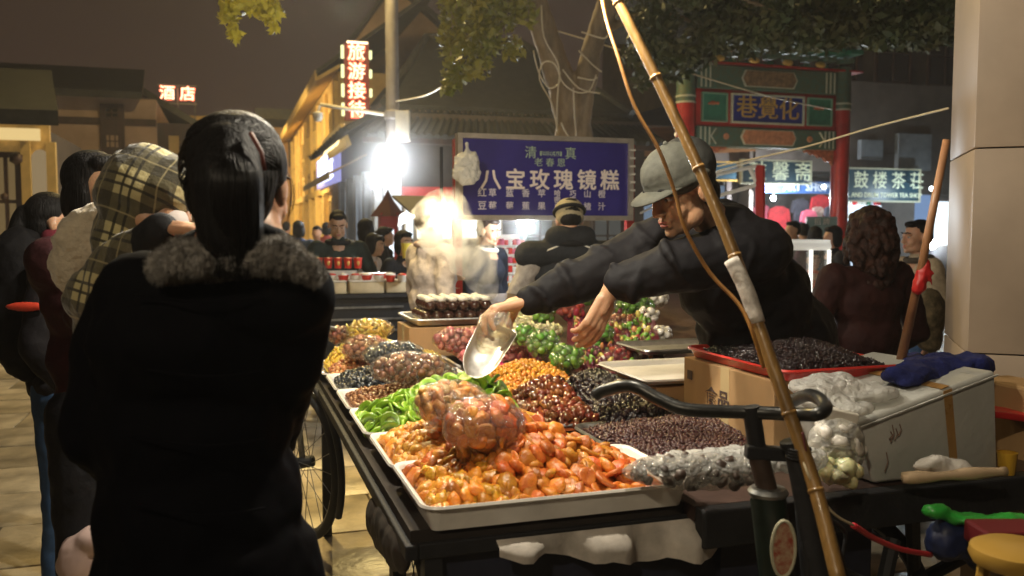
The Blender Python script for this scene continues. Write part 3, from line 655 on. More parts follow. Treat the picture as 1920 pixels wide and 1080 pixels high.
# ---------------------------------------------------------------- grey lamp post with camera arm, box and lamps
lp = thing('lamp_post', (P(738, 430, 13.5).x, P(738, 430, 13.5).y, 0), 'thick grey post with camera arm, junction box and white flood lamp', 'lamp post')
bx, by = lp.location.x, lp.location.y
MB().tube([(bx, by, 0), (bx, by, 7.5)], .10, 16).obj('post', M_greypole, lp, smooth=40)
MB().lathe((bx, by, 0), [(.3, 0), (.3, .12), (.16, .3), (.11, .35)], 16).obj('base', M_greypole, lp, smooth=40)
MB().lathe((bx, by, P(738, 225, 13.5).z), [(.115, 0), (.125, .02), (.125, .12), (.115, .14)], 16).obj('collar', M_greypole, lp)
arm_a = P(722, 215, 13.5); arm_b = P(600, 196, 13.3)
MB().tube([arm_a, arm_b], .028, 8).obj('arm', M_pale, lp, smooth=True)
c = P(596, 218, 13.3); b = MB(); b.tube([P(600, 197, 13.3), c + UP * .06], .02, 6); b.lathe(c - UP * .08, [(.0, 0), (.05, .01), (.075, .06), (.075, .13), (.03, .15)], 12); cc = b.obj('camera', M_pale, lp, smooth=30)
a = P(743, 265, 13.4); b_ = P(768, 208, 13.4); MB().box((a + b_) / 2, (.21, .14, a.z - b_.z if a.z > b_.z else b_.z - a.z), Euler((0, 0, -YAW)).to_matrix(), .01).obj('junction_box', mat('box_beige', (.50, .46, .38), rough=.5, var=.1), lp)
q = P(736, 300, 13.25); MB().lathe(q, [(.0, -.07), (.10, -.06), (.14, 0), (.10, .06), (.0, .08)], 14).obj('flood_lamp', E_lampw, lp, smooth=True)
MB().tube([q + FWD * .06, Vector((bx, by, q.z + .02))], .02, 6).obj('lamp_bracket', M_dsteel, lp)
point(q - FWD * .20, 420, COOL, .10, spot=165, aim=q - FWD * 3 - UP * .8)
a = P(716, 455, 13.2); b_ = P(752, 312, 13.2); b = MB(); b.box((a + b_) / 2 + FWD * .15, (.26, .05, b_.z - a.z), Euler((0, 0, -YAW)).to_matrix()); b.obj('lit_panel', emat('white_strip', (.9, .95, 1), 1.1), lp)
q = Vector((bx, by, 7.3)); hd = MB(); hd.tube([q, q + Vector((-.5, -.3, .1)), q + Vector((-1.0, -.6, .1))], .04, 8); hd.obj('lamp_arm', M_greypole, lp, smooth=True)
hq = q + Vector((-1.05, -.65, .05)); MB().ball(hq, (.25, .14, .07)).obj('sodium_head', E_lampy, lp, smooth=True)
point(hq - UP * .15, 1500, SODIUM, .1)
sl = thing('small_flood_lamp', P(706, 345, 16.4), 'second smaller white lamp left of the big one on the corner shop', 'lamp')
q = P(706, 345, 16.2); MB().ball(q, .10).obj('bulb', E_lampw, sl, smooth=True); MB().tube([q + UP * .06, Vector((FX, 17.2, q.z + .2))], .02, 6).obj('bracket', M_dsteel, sl)
point(q - FWD * .1, 90, COOL, .06)
# street lamps that throw the sodium light on the street
def street_lamp(x, y, h, watts, label, ax=1.0, ay_=0.0, col=SODIUM, spot=None, aim=None):
    t_ = thing('street_lamp', (x, y, 0), label, 'street lamp')
    MB().tube([(x, y, 0), (x, y, h), (x + ax * .4, y + ay_ * .4, h + .25), (x + ax, y + ay_, h + .3)], [.07, .05, .04, .04], 10).obj('post', M_greypole, t_, smooth=True)
    MB().ball((x + ax * 1.1, y + ay_ * 1.1, h + .26), (.25, .13, .06)).obj('lamp_head', E_lampy, t_, smooth=True)
    point((x + ax * 1.1, y + ay_ * 1.1, h + .1), watts, col, .12, spot=spot, aim=aim)
street_lamp(-1.0, 26, 3.7, 1300, 'tall sodium street lamp across from the yellow building', spot=150, aim=(2.85, 29, 3.6))
street_lamp(-1.4, 36, 4.3, 1300, 'farther sodium street lamp down the street', spot=150, aim=(2.85, 38, 3.6))
street_lamp(-3.4, 6.2, 5.2, 850, 'long-armed sodium street lamp at the left side of the market', 3.2, .0, spot=44, aim=(1.0, 4.1, 0))
street_lamp(-3.4, -2.2, 4.4, 290, 'street lamp behind the viewer at the market entrance', 1.0, .3, (1.0, .84, .60), spot=54, aim=(2.5, 2.2, 1.0))
street_lamp(-7.5, 16, 3.4, 70, 'sodium street lamp before the beige house', 1.0, -.6)
# ================================================================ TREE, WIRES
M_bark = mat('pale_bark', (.26, .19, .11), rough=.85, var=.4, vscale=7, bump=.6, bscale=18, stretch=(1, 1, .35))
M_leafy = mat('lamplit_leaf', (.34, .28, .04), rough=.5, var=.5, vscale=3.0, col2=(.16, .19, .03))  # yellow lamplight on the left crown is put into this leaf colour
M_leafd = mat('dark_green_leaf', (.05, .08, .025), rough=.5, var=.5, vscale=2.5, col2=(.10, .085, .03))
def leaves(name, m, clumps, parent, size=.05):
    """clumps: (centre, radius vector, count)"""
    C = []; Rr = random.Random(3)
    g = np.random.default_rng(5)
    for c, r, n in clumps:
        p = g.normal(size=(n, 3)); p /= np.linalg.norm(p, axis=1)[:, None]; p *= (g.random((n, 1)) ** .45)
        C.append(np.array(c)[None, :] + p * np.array(r)[None, :])
    C = np.vstack(C); n = len(C); a = g.normal(size=(n, 3)); a /= np.linalg.norm(a, axis=1)[:, None]
    b = np.cross(a, g.normal(size=(n, 3))); b /= np.linalg.norm(b, axis=1)[:, None]; s = size * (.55 + .9 * g.random((n, 1)))
    V = np.stack([C - a * s, C + b * s * .45, C + a * s, C - b * s * .45], 1).reshape(-1, 3)
    me = bpy.data.meshes.new(name); Fi = np.arange(4 * n).reshape(n, 4)
    me.vertices.add(4 * n); me.vertices.foreach_set('co', V.ravel()); me.loops.add(4 * n); me.loops.foreach_set('vertex_index', Fi.ravel())
    me.polygons.add(n); me.polygons.foreach_set('loop_start', np.arange(0, 4 * n, 4)); me.polygons.foreach_set('loop_total', np.full(n, 4)); me.update(calc_edges=True)
    return link_mesh(name, me, m, parent, Vector((0, 0, 0)))
tr = thing('street_tree', (3.34, 8.38, 0), 'forked pale-barked tree behind the blue menu board, wrapped in string lights', 'tree')
tk = Blob()
base = P(1075, 250, 9); gnd = Vector((3.34, 8.38, 0))
tk.chain([gnd, (3.33, 8.38, 1.3), base], [.27, .22, .20])
L = [base, P(1058, 170, 9), P(1030, 90, 8.95), P(1008, 20, 8.9), P(985, -70, 8.8), P(950, -220, 8.7)]
tk.chain(L, [.17, .155, .14, .13, .12, .09])
Rl = [base, P(1095, 175, 8.9), P(1108, 100, 8.85), P(1135, 20, 8.8), P(1165, -70, 8.7), P(1230, -220, 8.5)]
tk.chain(Rl, [.16, .115, .11, .105, .10, .07])
br = [(P(985, -60, 8.8), P(900, -60, 8.4), P(850, 20, 8.2), P(845, 110, 8.1)), (P(1160, -60, 8.7), P(1300, -40, 8.6), P(1450, 20, 8.4), P(1560, 60, 8.3)),
      (P(1120, 60, 8.8), P(1230, 20, 9), P(1330, 50, 9.2), P(1420, 110, 9.3)), (P(985, -60, 8.8), P(760, -90, 8.0), P(560, -60, 7.6), P(470, 20, 7.5)),
      (P(1160, -60, 8.7), P(1450, -80, 8.2), P(1650, -20, 8.0), P(1780, 30, 8.0)), (P(1015, 40, 8.9), P(960, 30, 8.8), P(900, 90, 8.7), P(855, 150, 8.6))]
for q in br: tk.chain(q, [.06, .035, .022, .010], 8)
tk.fuse('trunk', M_bark, tr, voxel=.03, smooth=3, disp=.05, dsize=.18)
cl = []
def clump(u, v, d, ru, rv, n): 
    k = d / F; cl.append((P(u, v, d), (ru * k, ru * k * 1.0, rv * k), n))
for a in ((870, 20, 8.4, 50, 35, 500), (845, 75, 8.2, 26, 40, 260), (900, 70, 8.5, 45, 40, 420), (935, 20, 8.7, 45, 40, 400), (855, 140, 8.4, 28, 32, 190), (895, 125, 8.4, 28, 30, 150), (840, 165, 8.5, 16, 14, 50), (960, 90, 8.8, 26, 24, 110), (980, 20, 8.6, 30, 35, 150), (930, -60, 8.4, 110, 60, 900), (1060, -90, 8.6, 120, 70, 900)): clump(*a)
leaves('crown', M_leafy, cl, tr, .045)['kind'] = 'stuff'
cl = []
for a in ((430, 25, 7.5, 20, 28, 170), (440, 62, 7.4, 12, 18, 80), (470, 10, 7.5, 45, 16, 260), (505, 20, 7.5, 26, 22, 190), (512, 52, 7.5, 10, 12, 40), (480, -40, 7.6, 90, 40, 700)): clump(*a)
leaves('hanging_leaves', mat('lamplit_yellow_leaf', (.70, .62, .06), rough=.5, var=.3, vscale=3), cl, tr, .04)['kind'] = 'stuff'  # leaf colour brightened in place of lamplight
cl = []
for k in range(46):
    u = 1190 + 570 * rnd.random(); v = 150 * rnd.random() ** 1.1 - 40
    if u > 1580: v = min(v, 60)
    if 1290 < u < 1570: v = min(v, 62)
    clump(u, v, rnd.uniform(8.2, 9.6), 55, 34, 420)
for a in ((1215, 100, 9, 50, 30, 380), (1260, 130, 9.1, 40, 26, 260), (1205, 150, 9, 20, 22, 70), (1310, 105, 9.2, 40, 24, 220), (1400, 90, 9.3, 50, 18, 160), (1490, 84, 9.3, 40, 16, 120), (1740, 45, 8, 45, 16, 180)): clump(*a)
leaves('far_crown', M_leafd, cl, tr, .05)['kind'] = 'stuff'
# string lights and cords round the trunk
sw = thing('string_lights', P(1060, 260, 8.7), 'pale unlit light strings draped loosely around the tree trunk', 'string lights')
M_cord = mat('pale_cord', (.62, .52, .34), rough=.5)
for pts in (((1015, 10), (1020, 70), (1045, 115), (1052, 150), (1078, 172), (1105, 170), (1118, 140)), ((1000, 95), (1010, 135), (1030, 165), (1050, 152), (1040, 120), (1018, 118), (1012, 150), (1035, 195), (1045, 245)), ((1050, 135), (1045, 180), (1044, 250)),
            ((1075, 165), (1077, 210), (1080, 255)), ((1090, 60), (1130, 72), (1140, 66)), ((1055, 130), (1085, 165), (1125, 175)), ((1085, 95), (1110, 120), (1128, 135)), ((1083, 145), (1110, 150), (1120, 145)), ((1052, 230), (1062, 250), (1072, 262))):
    cps = [P(u, v, 8.55) for u, v in pts]; out = []
    for i in range(len(cps) - 1):
        for t in (0, .25, .5, .75):
            p0 = cps[max(0, i - 1)]; p1 = cps[i]; p2 = cps[i + 1]; p3 = cps[min(len(cps) - 1, i + 2)]
            out.append(.5 * ((2 * p1) + (p2 - p0) * t + (2 * p0 - 5 * p1 + 4 * p2 - p3) * t * t + (3 * p1 - p0 - 3 * p2 + p3) * t ** 3))
    out.append(cps[-1]); MB().tube(out, .008, 5).obj('light_string', M_cord, sw, smooth=True)
def spline(cps, k=5):
    cps = [Vector(c) for c in cps]; out = []
    for i in range(len(cps) - 1):
        for j in range(k):
            t = j / k; p0 = cps[max(0, i - 1)]; p1 = cps[i]; p2 = cps[i + 1]; p3 = cps[min(len(cps) - 1, i + 2)]
            out.append(.5 * ((2 * p1) + (p2 - p0) * t + (2 * p0 - 5 * p1 + 4 * p2 - p3) * t * t + (3 * p1 - p0 - 3 * p2 + p3) * t ** 3))
    return out + [cps[-1]]
def wire(name, pts, r, m, label):
    o = MB().tube(spline(pts), r, 6).obj(name, m, smooth=True); return tag(o, label, 'wire')
wire('overhead_wire', [P(1035, 55, 9), P(1200, 105, 9.3), P(1320, 145, 9.6), P(1460, 185, 10), P(1560, 205, 12)], .008, M_cord, 'thin pale wire running from the tree trunk down across the gate name board')
wire('overhead_wire', [P(1345, 312, 5), P(1500, 278, 4.6), P(1640, 238, 4.2), P(1778, 203, 3.75)], .005, M_cord, 'thin wire rising from the vendor cap to the stone pillar')
wire('overhead_wire', [P(742, 190, 13.4), P(800, 178, 12), P(850, 148, 9)], .010, M_cord, 'short wire from the grey post to the tree branch')
wire('overhead_wire', [P(1200, 400, 8.5), P(1345, 330, 8.3), P(1345, 322, 8.3), P(1420, 300, 8)], .010, M_pale, 'white pole of a stall awning left of the souvenir sign')
aw = thing('awning_frame', P(1300, 400, 8), 'red post and white frame of a stall awning before the souvenir shop', 'awning frame')
MB().tube([P(1425, 560, 8), P(1425, 310, 8)], .045, 8).obj('post', M_redp, aw); MB().tube([P(1425, 310, 8), P(1330, 330, 8)], .02, 6).tube([P(1425, 345, 8), P(1330, 372, 8)], .02, 6).tube([P(1405, 313, 8), P(1420, 345, 8)], .02, 6).obj('brace', M_pale, aw)

# ================================================================ MENU BOARD
mb = thing('menu_board', (2.25, 6.15, 0), 'big blue enamel board with white characters for rose mirror cake', 'sign board')
xl = AY(866, 330, 6.12).x; xr = AY(1177, 340, 6.12).x; zt = (AY(866, 258, 6.12).z + AY(1177, 270, 6.12).z) / 2; zb = (AY(866, 402, 6.12).z + AY(1177, 406, 6.12).z) / 2
MB().span((xl, 6.12, zb), (xr, 6.15, zt)).obj('panel', M_bluesign, mb)
M_alu = mat('aluminium', (.55, .50, .42), rough=.35, metal=.6, var=.15, vscale=12, bump=.1)
f = MB(); t = .035; f.span((xl - t, 6.09, zt), (xr + t, 6.18, zt + t)); f.span((xl - t, 6.09, zb - t), (xr + t, 6.18, zb)); f.span((xl - t, 6.09, zb + .001), (xl, 6.18, zt - .001)); f.span((xr, 6.09, zb + .001), (xr + t, 6.18, zt - .001)); f.obj('frame', M_alu, mb, smooth=30)
for x in (xl - .01, xr + .06): MB().span((x - .03, 6.19, 0), (x + .03, 6.24, zt)).obj('post', M_redp, mb)
for k in range(6): MB().span((xr + .0, 6.07, zt - .06 - .06 * k), (xr + .04, 6.088, zt - .045 - .06 * k)).obj('cable_tie', M_pale, mb)
W_ = xr - xl; H_ = zt - zb; LX = lambda f_: xl + W_ * f_; LZ = lambda f_: zb + H_ * f_
M_let = mat('white_pink_letters', (.88, .78, .72), rough=.5, var=.06, vscale=30); M_let2 = mat('dim_letters', (.70, .65, .72), rough=.5); M_letg = mat('green_letters', (.42, .55, .38), rough=.5)
for k, ch in enumerate('八宝玫瑰镜糕'): heavy(ch, (LX(.165 + .144 * k), 6.117, LZ(.455 + .003 * k)), .158, M_let, mb, w=.0032, extrude=.0015)
text('清', (LX(.40), 6.117, LZ(.83)), .095, M_letg, mb, bold=0, extrude=.0015); text('真', (LX(.64), 6.117, LZ(.83)), .095, M_letg, mb, bold=0, extrude=.0015)
MB().span((LX(.455), 6.113, LZ(.80)), (LX(.585), 6.1195, LZ(.86))).obj('badge', M_letg, mb)
text('回民街', (LX(.52), 6.1105, LZ(.83)), .05, M_bluesign, mb, bold=.001, extrude=.0008, sx=1.0)
text('老 春 恩', (LX(.515), 6.117, LZ(.705)), .066, M_letg, mb, bold=0, extrude=.0015, sx=1.05)
for k, wd in enumerate(('红豆', '草莓', '蓝莓', '香蕉', '苹果', '哈密瓜', '巧克力', '山楂', '橙汁')):
    fx = (.115, .175, .275, .37, .465, .56, .655, .745, .835)[k]; sz = .062 if len(wd) == 2 else .052
    zs = (.27, .10) if len(wd) == 2 else (.275, .185, .095)
    for ch, z in zip(wd, zs): heavy(ch, (LX(fx), 6.117, LZ(z + .02)), sz * (1.1 if k == 0 else 1), M_let2, mb, w=.0010, extrude=.0015)
M_bagw = film('cloudy_bag', (.85, .84, .78), .62, 18, .25)
hb = thing('hanging_bag', P(875, 275, 6.0), 'white plastic carrier bag hanging on the left corner of the menu board', 'bag')
b = Blob(); c = P(875, 312, 5.95); b.ball(c, (.095, .04, .11)); b.ball(c - UP * .04, (.10, .045, .09)); b.ball(c + UP * .04 - RIGHT * .05, (.04, .03, .05)); b.ball(c + UP * .05 + RIGHT * .05, (.035, .03, .05)); b.cap(c + UP * .08, c + UP * .15, .022, .012); b.fuse('sack', M_bagw, hb, voxel=.008, smooth=2, disp=.035, dsize=.045)

# ================================================================ TRAYS AND CARTS
M_enamel = mat('white_enamel_tray', (.80, .76, .70), rough=.35, var=.12, vscale=5, bump=.06, bscale=8, coat=.2)
def rrect(x0, x1, y0, y1, r, n=5):
    out = []
    for cx, cy, a0 in ((x1 - r, y1 - r, 0), (x0 + r, y1 - r, 90), (x0 + r, y0 + r, 180), (x1 - r, y0 + r, 270)):
        for k in range(n + 1):
            a = R(a0 + 90 * k / n); out.append((cx + r * math.cos(a), cy + r * math.sin(a)))
    return out
def tray(x0, x1, y0, y1, z, h, m, label, group=None, rim=.012, r=.03, tilt=0.0, name='tray', rimmat=None, frontskew=0.0):
    b = MB(); loops = [(0.014, 0.0), (0.002, h - .006), (-.004, h), (-rim, h + .002), (-rim - .003, h - .004), (-rim, h - .007), (-.002, h - .009)]
    inner = [(.016, .004)]
    rings = []
    for ins, zz in loops: rings.append([b.bm.verts.new((px, py, z + zz)) for px, py in rrect(x0 + ins, x1 - ins, y0 + ins, y1 - ins, max(.004, r - ins))])
    n = len(rings[0])
    for A, B in zip(rings, rings[1:]):
        for j in range(n): b.bm.faces.new((A[j], A[(j + 1) % n], B[(j + 1) % n], B[j]))
    b.bm.faces.new(rings[0])
    o_ = [b.bm.verts.new((px, py, z - .002)) for px, py in rrect(x0 + .012, x1 - .012, y0 + .012, y1 - .012, r - .012)]
    for j in range(n): b.bm.faces.new((o_[j], o_[(j + 1) % n], rings[-1][(j + 1) % n], rings[-1][j]))
    b.bm.faces.new(o_)
    o = b.obj(name, m, smooth=35); o.rotation_euler = (tilt, 0, 0); return tag(o, label, 'tray', group)
TG = 'white trays of dried fruit on the near cart'
tray(.405, 1.05, 1.865, 2.245, .832, .058, M_enamel, 'front white enamel tray heaped with orange dried tomatoes', TG)
tray(.405, .93, 2.262, 2.645, .838, .04, M_enamel, 'second white tray from the front, holding dried apricots', TG)
tray(.395, .94, 2.665, 3.04, .838, .04, M_enamel, 'white tray holding green kiwi slices', TG)
tray(.395, .94, 3.06, 3.42, .838, .04, M_enamel, 'white tray of brown nuts behind the kiwi slices', TG)
tray(.395, .95, 3.44, 3.80, .838, .04, M_enamel, 'white tray of black prunes behind the brown nuts', TG)
tray(.385, .98, 3.83, 4.22, .838, .04, M_enamel, 'farthest white tray with golden and brown heaps', TG)
tray(1.045, 1.62, 2.10, 2.60, .838, .035, M_steel, 'shallow steel tray of dark raisins behind the front tray', None, r=.05)
tray(.955, 1.50, 2.64, 3.08, .838, .03, M_dsteel, 'steel tray under the plums and black dates')
tray(.96, 1.50, 3.12, 3.52, .838, .03, M_dsteel, 'steel tray under the golden raisins')

ct = thing('fruit_cart', (.95, 3.0, 0), 'black tricycle cart carrying the heaped fruit trays', 'cart')
c_ = MB(); c_.span((.37, 1.89, .80), (1.66, 4.28, .832)); c_.obj('deck', mat('cart_plywood', (.025, .018, .014), rough=.95, var=.4, vscale=8), ct)
for a, b_ in (((.355, 1.87, .77), (.385, 4.30, .805)), ((.386, 1.872, .77), (1.66, 1.889, .805)), ((1.64, 1.873, .77), (1.67, 4.30, .805)), ((.386, 4.27, .77), (1.639, 4.30, .80))): MB().span(a, b_, .004).obj('rail', M_black, ct)
M_sack = mat('grimy_white_sheet', (.55, .50, .44), rough=.7, var=.3, vscale=6, bump=.5, bscale=10)
q = MB(); nx = 26
top = []; bot = []
for k in range(nx + 1):
    t = k / nx; x = .56 + .58 * t; yb_ = 1.835 - .03 * math.sin(t * 17) ; zz = .775 - (.004 + .060 * min(1, t * 1.6) ** 1.2 + .006 * math.sin(t * 23)) * (1 if t < .93 else .8)
    top.append(q.bm.verts.new((x, 1.862, .80))); bot.append([q.bm.verts.new((x, yb_ + .01 * math.sin(k * 1.7), .80 + (zz - .80) * s_)) for s_ in (.35, .7, 1)])
for k in range(nx):
    q.bm.faces.new((top[k], top[k + 1], bot[k + 1][0], bot[k][0]))
    for j in range(2): q.bm.faces.new((bot[k][j], bot[k + 1][j], bot[k + 1][j + 1], bot[k][j + 1]))
o = q.obj('hanging_sheet', M_sack, ct, smooth=True)
q = MB(); q.span((.40, 1.90, .42), (1.62, 1.93, .765)); q.obj('front_panel', mat('navy_panel', (.012, .014, .03), rough=.6, var=.3), ct)
q = Blob(); q.ball((.365, 2.15, .735), (.028, .22, .06)); q.ball((.365, 2.30, .71), (.024, .15, .07)); q.ball((.365, 2.02, .75), (.026, .12, .05)); q.fuse('side_cloth', mat('dark_brown_cloth', (.028, .019, .012), rough=.9, var=.3), ct, voxel=.008, smooth=5, disp=.016, dsize=.07)
def wheel(parent, c, r, axis, name='wheel', tyre=.022, spokes=20, mudguard=False):
    """spoked wheel: tyre, rim, hub, spokes; axis = wheel axle"""
    rot = Vector((0, 0, 1)).rotation_difference(Vector(axis)).to_matrix(); c = Vector(c)
    ring = lambda rr, n=36: [c + rot @ Vector((rr * math.cos(2 * math.pi * k / n), rr * math.sin(2 * math.pi * k / n), 0)) for k in range(n)]
    w_ = MB().tube(ring(r - tyre), tyre, 8, closed=True).obj(name, mat('tyre_rubber', (.015, .015, .015), rough=.8) if 'tyre_rubber' not in bpy.data.materials else bpy.data.materials['tyre_rubber'], parent, smooth=True)
    MB().tube(ring(r - tyre * 2.2), tyre * .45, 6, closed=True).obj('rim', M_dsteel, w_, smooth=True)
    MB().tube([c - rot @ Vector((0, 0, .05)), c + rot @ Vector((0, 0, .05))], .026, 10).obj('hub', M_black, w_, smooth=40)
    s = MB()
    for k in range(spokes):
        a = 2 * math.pi * k / spokes; b2 = a + (.45 if k % 2 else -.45)
        s.tube([c + rot @ Vector((.026 * math.cos(b2), .026 * math.sin(b2), .03 if k % 2 else -.03)), c + rot @ Vector(((r - tyre * 2.2) * math.cos(a), (r - tyre * 2.2) * math.sin(a), 0))], .0018, 4)
    s.obj('spokes', M_dsteel, w_); return w_
wheel(ct, (.47, 2.33, .33), .33, (1, 0, 0)); wheel(ct, (1.56, 2.33, .33), .33, (1, 0, 0))
wheel(ct, (1.0, 4.7, .33), .33, (1, 0, 0))
MB().tube([(.38, 2.33, .33), (1.64, 2.33, .33)], .02, 8).obj('axle', M_black, ct)
q = MB()
for x in (.42, .53): q.span((x - .018, 2.30, .33), (x + .018, 2.36, .77))
q.span((.40, 1.88, .18), (.44, 1.92, .77)); q.span((.40, 1.96, .33), (.44, 2.3, .365)); q.span((.33, 2.31, .315), (.60, 2.35, .345)); q.obj('axle_bracket', M_black, ct)
MB().tube([(1.0, 4.2, .8), (1.0, 4.55, .9), (1.0, 4.7, .33)], .018, 8).obj('fork', M_black, ct)
for x, y in ((.42, 4.2), (1.6, 4.2)): MB().span((x - .02, y - .02, .02), (x + .02, y + .02, .77)).obj('leg', M_black, ct)

# parked bicycle beyond the cart, only its front wheel and mudguard show
bk = thing('parked_bicycle', (.35, 4.7, 0), 'parked black bicycle whose wheel shows between the woman and the cart', 'bicycle')
wc = Vector((.30, 4.05, .44)); wheel(bk, wc, .35, (.94, .34, 0), tyre=.02)
dirw = Vector((-.34, .94, 0)); 
MB().tube([wc - dirw * (.385 * math.cos(a)) + UP * (.385 * math.sin(a)) for a in [R(x) for x in range(-25, 118, 9)]], .016, 8).obj('mudguard', M_black, bk, smooth=True)
MB().tube([wc, wc + UP * .42 + dirw * .10, wc + UP * .60 + dirw * .14], .014, 8).obj('fork', M_dsteel, bk, smooth=True)
bh = wc + UP * .60 + dirw * .14
MB().tube(spline([bh + Vector((-.28, 0, 0)) + dirw * .12, bh + Vector((-.2, 0, .03)), bh + Vector((.18, 0, .0)), bh + Vector((.24, 0, -.04)) + dirw * .12]), .011, 8).obj('handlebar', M_dsteel, bk, smooth=True)
MB().tube([bh - UP * .1, bh - UP * .22 + dirw * .6, wc + dirw * 1.0], .015, 8).tube([bh - UP * .16, wc + dirw * .55 + UP * -.05, wc + dirw * .55 + UP * .55], .015, 8).obj('frame', M_black, bk, smooth=True)
wheel(bk, wc + dirw * 1.0, .35, (.94, .34, 0), tyre=.02)

# second cart carrying boxes, with the black handlebar in front
c2 = thing('tricycle', (1.5, 1.9, 0), 'black tricycle with a swept handlebar and head tube before the foam box', 'tricycle')
hp = [P(1116, 742, 1.98), P(1135, 732, 1.97), P(1185, 724, 1.93), P(1235, 748, 1.90), P(1290, 768, 1.87), P(1410, 773, 1.85), P(1500, 777, 1.80), P(1535, 776, 1.76), P(1548, 762, 1.79), P(1530, 744, 1.86), P(1510, 742, 1.92), P(1482, 755, 1.98)]
MB().tube(spline(hp), .0145, 12).obj('handlebar', mat('black_chrome', (.035, .035, .033), rough=.32, metal=.4, var=.3, vscale=25, bump=.1, bscale=60), c2, smooth=True)
st = P(1410, 773, 1.85)
MB().tube([P(1408, 762, 1.85), P(1420, 845, 1.85)], .019, 12).obj('stem', M_black, c2, smooth=40)
MB().tube([P(1418, 838, 1.85), P(1440, 925, 1.84)], .022, 12).obj('stem_sleeve', mat('rusty_sleeve', (.05, .028, .018), rough=.6, var=.4), c2, smooth=40)
MB().lathe(P(1440, 928, 1.84), [(.0, .0), (.040, .0), (.043, .008), (.036, .016), (.0, .018)], 18).obj('headset', M_dsteel, c2, smooth=40)
MB().tube([P(1440, 932, 1.84), P(1462, 1120, 1.80), P(1475, 1220, 1.80)], .038, 16).obj('head_tube', mat('dark_green_paint', (.006, .014, .009), rough=.4, var=.3, vscale=20), c2, smooth=40)
q = MB(); a = P(1468, 1028, 1.745); RX = RIGHT
q.poly([a + RX * (.022 * math.cos(t)) + UP * (.055 * math.sin(t)) for t in [2 * math.pi * k / 20 for k in range(20)]], -FWD * .003); hbz = q.obj('head_badge', mat('red_badge', (.30, .05, .03), rough=.4, var=.6, vscale=60, col2=(.5, .4, .25)), c2)
q = MB(); q.tube([a - FWD * .003 + RX * (.024 * math.cos(t)) + UP * (.058 * math.sin(t)) for t in [2 * math.pi * k / 24 for k in range(24)]], .0035, 6, closed=True); q.obj('badge_rim', M_cream, c2)
q = MB(); q.box(P(1455, 850, 1.84), (.13, .03, .028), Euler((0, R(4), -YAW)).to_matrix(), .004); q.obj('clamp', M_black, c2)
for (u0, v0, u1, v1, r_, d_) in ((1488, 835, 1545, 1120, .021, 1.80), (1512, 870, 1600, 1140, .013, 1.82), (1500, 900, 1520, 1120, .016, 1.86)):
    MB().tube([P(u0, v0, d_), P(u1, v1, d_ - .05)], r_, 12).obj('frame_tube', M_black, c2, smooth=40)
MB().tube([P(1486, 838, 1.80), P(1483, 826, 1.80)], .024, 12).obj('tube_cap', M_black, c2, smooth=40)
wheel(c2, (1.17, 1.60, .30), .30, (.95, -.31, 0))
cd = MB(); cd.span((1.05, 1.84, .80), (2.65, 2.62, .836)); cd.obj('deck', M_darkwood, c2)
MB().span((1.05, 1.79, .745), (2.9, 1.838, .838), .006).obj('front_beam', M_black, c2)
MB().span((1.25, 2.60, .745), (2.9, 2.65, .838)).obj('rear_beam', M_black, c2)
for a, b_ in (((1.75, 1.9, .75), (2.15, 2.3, .2)), ((2.3, 1.85, .75), (1.9, 2.3, .25)), ((1.9, 1.9, .75), (2.25, 2.1, .48)), ((1.62, 1.82, .70), (1.40, 1.7, .25))): MB().tube([a, b_], .02, 8).obj('frame_strut', M_black, c2)
wheel(c2, (1.95, 2.3, .30), .30, (1, 0, 0)); wheel(c2, (2.7, 2.3, .30), .30, (1, 0, 0))
q = MB(); q.span((1.15, 1.88, .45), (1.60, 1.91, .744)); q.obj('skirt_panel', mat('navy_panel2', (.012, .014, .03), rough=.6, var=.3), c2)

# bamboo pole with the lamp cord
bp = thing('bamboo_pole', P(1575, 1100, 1.62), 'long slanting bamboo pole patched with white tape, tied to the tricycle', 'pole')
pts = [(1580, 1120, 1.62), (1530, 920, 1.74), (1480, 775, 1.80), (1418, 600, 1.88), (1378, 480, 1.93), (1310, 315, 2.0), (1230, 145, 2.07), (1160, 5, 2.13), (1110, -95, 2.2), (1060, -190, 2.25)]
pp = [P(*q) for q in pts]; M_bam = mat('bamboo', (.25, .135, .035), rough=.42, var=.3, vscale=14, bump=.25, bscale=40, stretch=(1, 1, .15), coat=.2)
MB().tube(spline(pp, 3), [.0155 - .0045 * k / 27 for k in range(28)], 12).obj('shaft', M_bam, bp, smooth=True)
for k, q in enumerate(pp[1:-1]): MB().tube([q - (pp[k + 2] - pp[k]).normalized() * .004, q + (pp[k + 2] - pp[k]).normalized() * .004], .0165 - .004 * k / 9, 12).obj('node', M_bam, bp, smooth=True)
tp = spline([P(1420, 606, 1.878), P(1400, 545, 1.90), P(1372, 487, 1.925)], 4); MB().tube(tp, .0172, 14).obj('white_tape', mat('dirty_tape', (.55, .50, .44), rough=.6, var=.35, vscale=30, bump=.4), bp, smooth=True)
c = P(1497, 848, 1.79)
for k in range(4): MB().tube([c + UP * (.006 * k - .01) + RX * (.024 * math.cos(t)) + FWD * (.024 * math.sin(t)) for t in [2 * math.pi * j / 16 for j in range(16)]], .0028, 6, closed=True).obj('tie', M_black, bp, smooth=True)
wire('electric_cord', [P(1120, -60, 2.18), P(1135, 30, 2.12), P(1160, 110, 2.05), P(1190, 200, 2.0), P(1235, 280, 1.96), P(1265, 360, 1.94), P(1285, 430, 1.92), P(1330, 510, 1.90), P(1385, 570, 1.86), P(1410, 620, 1.83), P(1432, 690, 1.82)], .0042, mat('yellow_cord', (.36, .16, .03), rough=.4, var=.3, vscale=20), 'yellow lamp cord hanging beside the bamboo pole across the vendor')
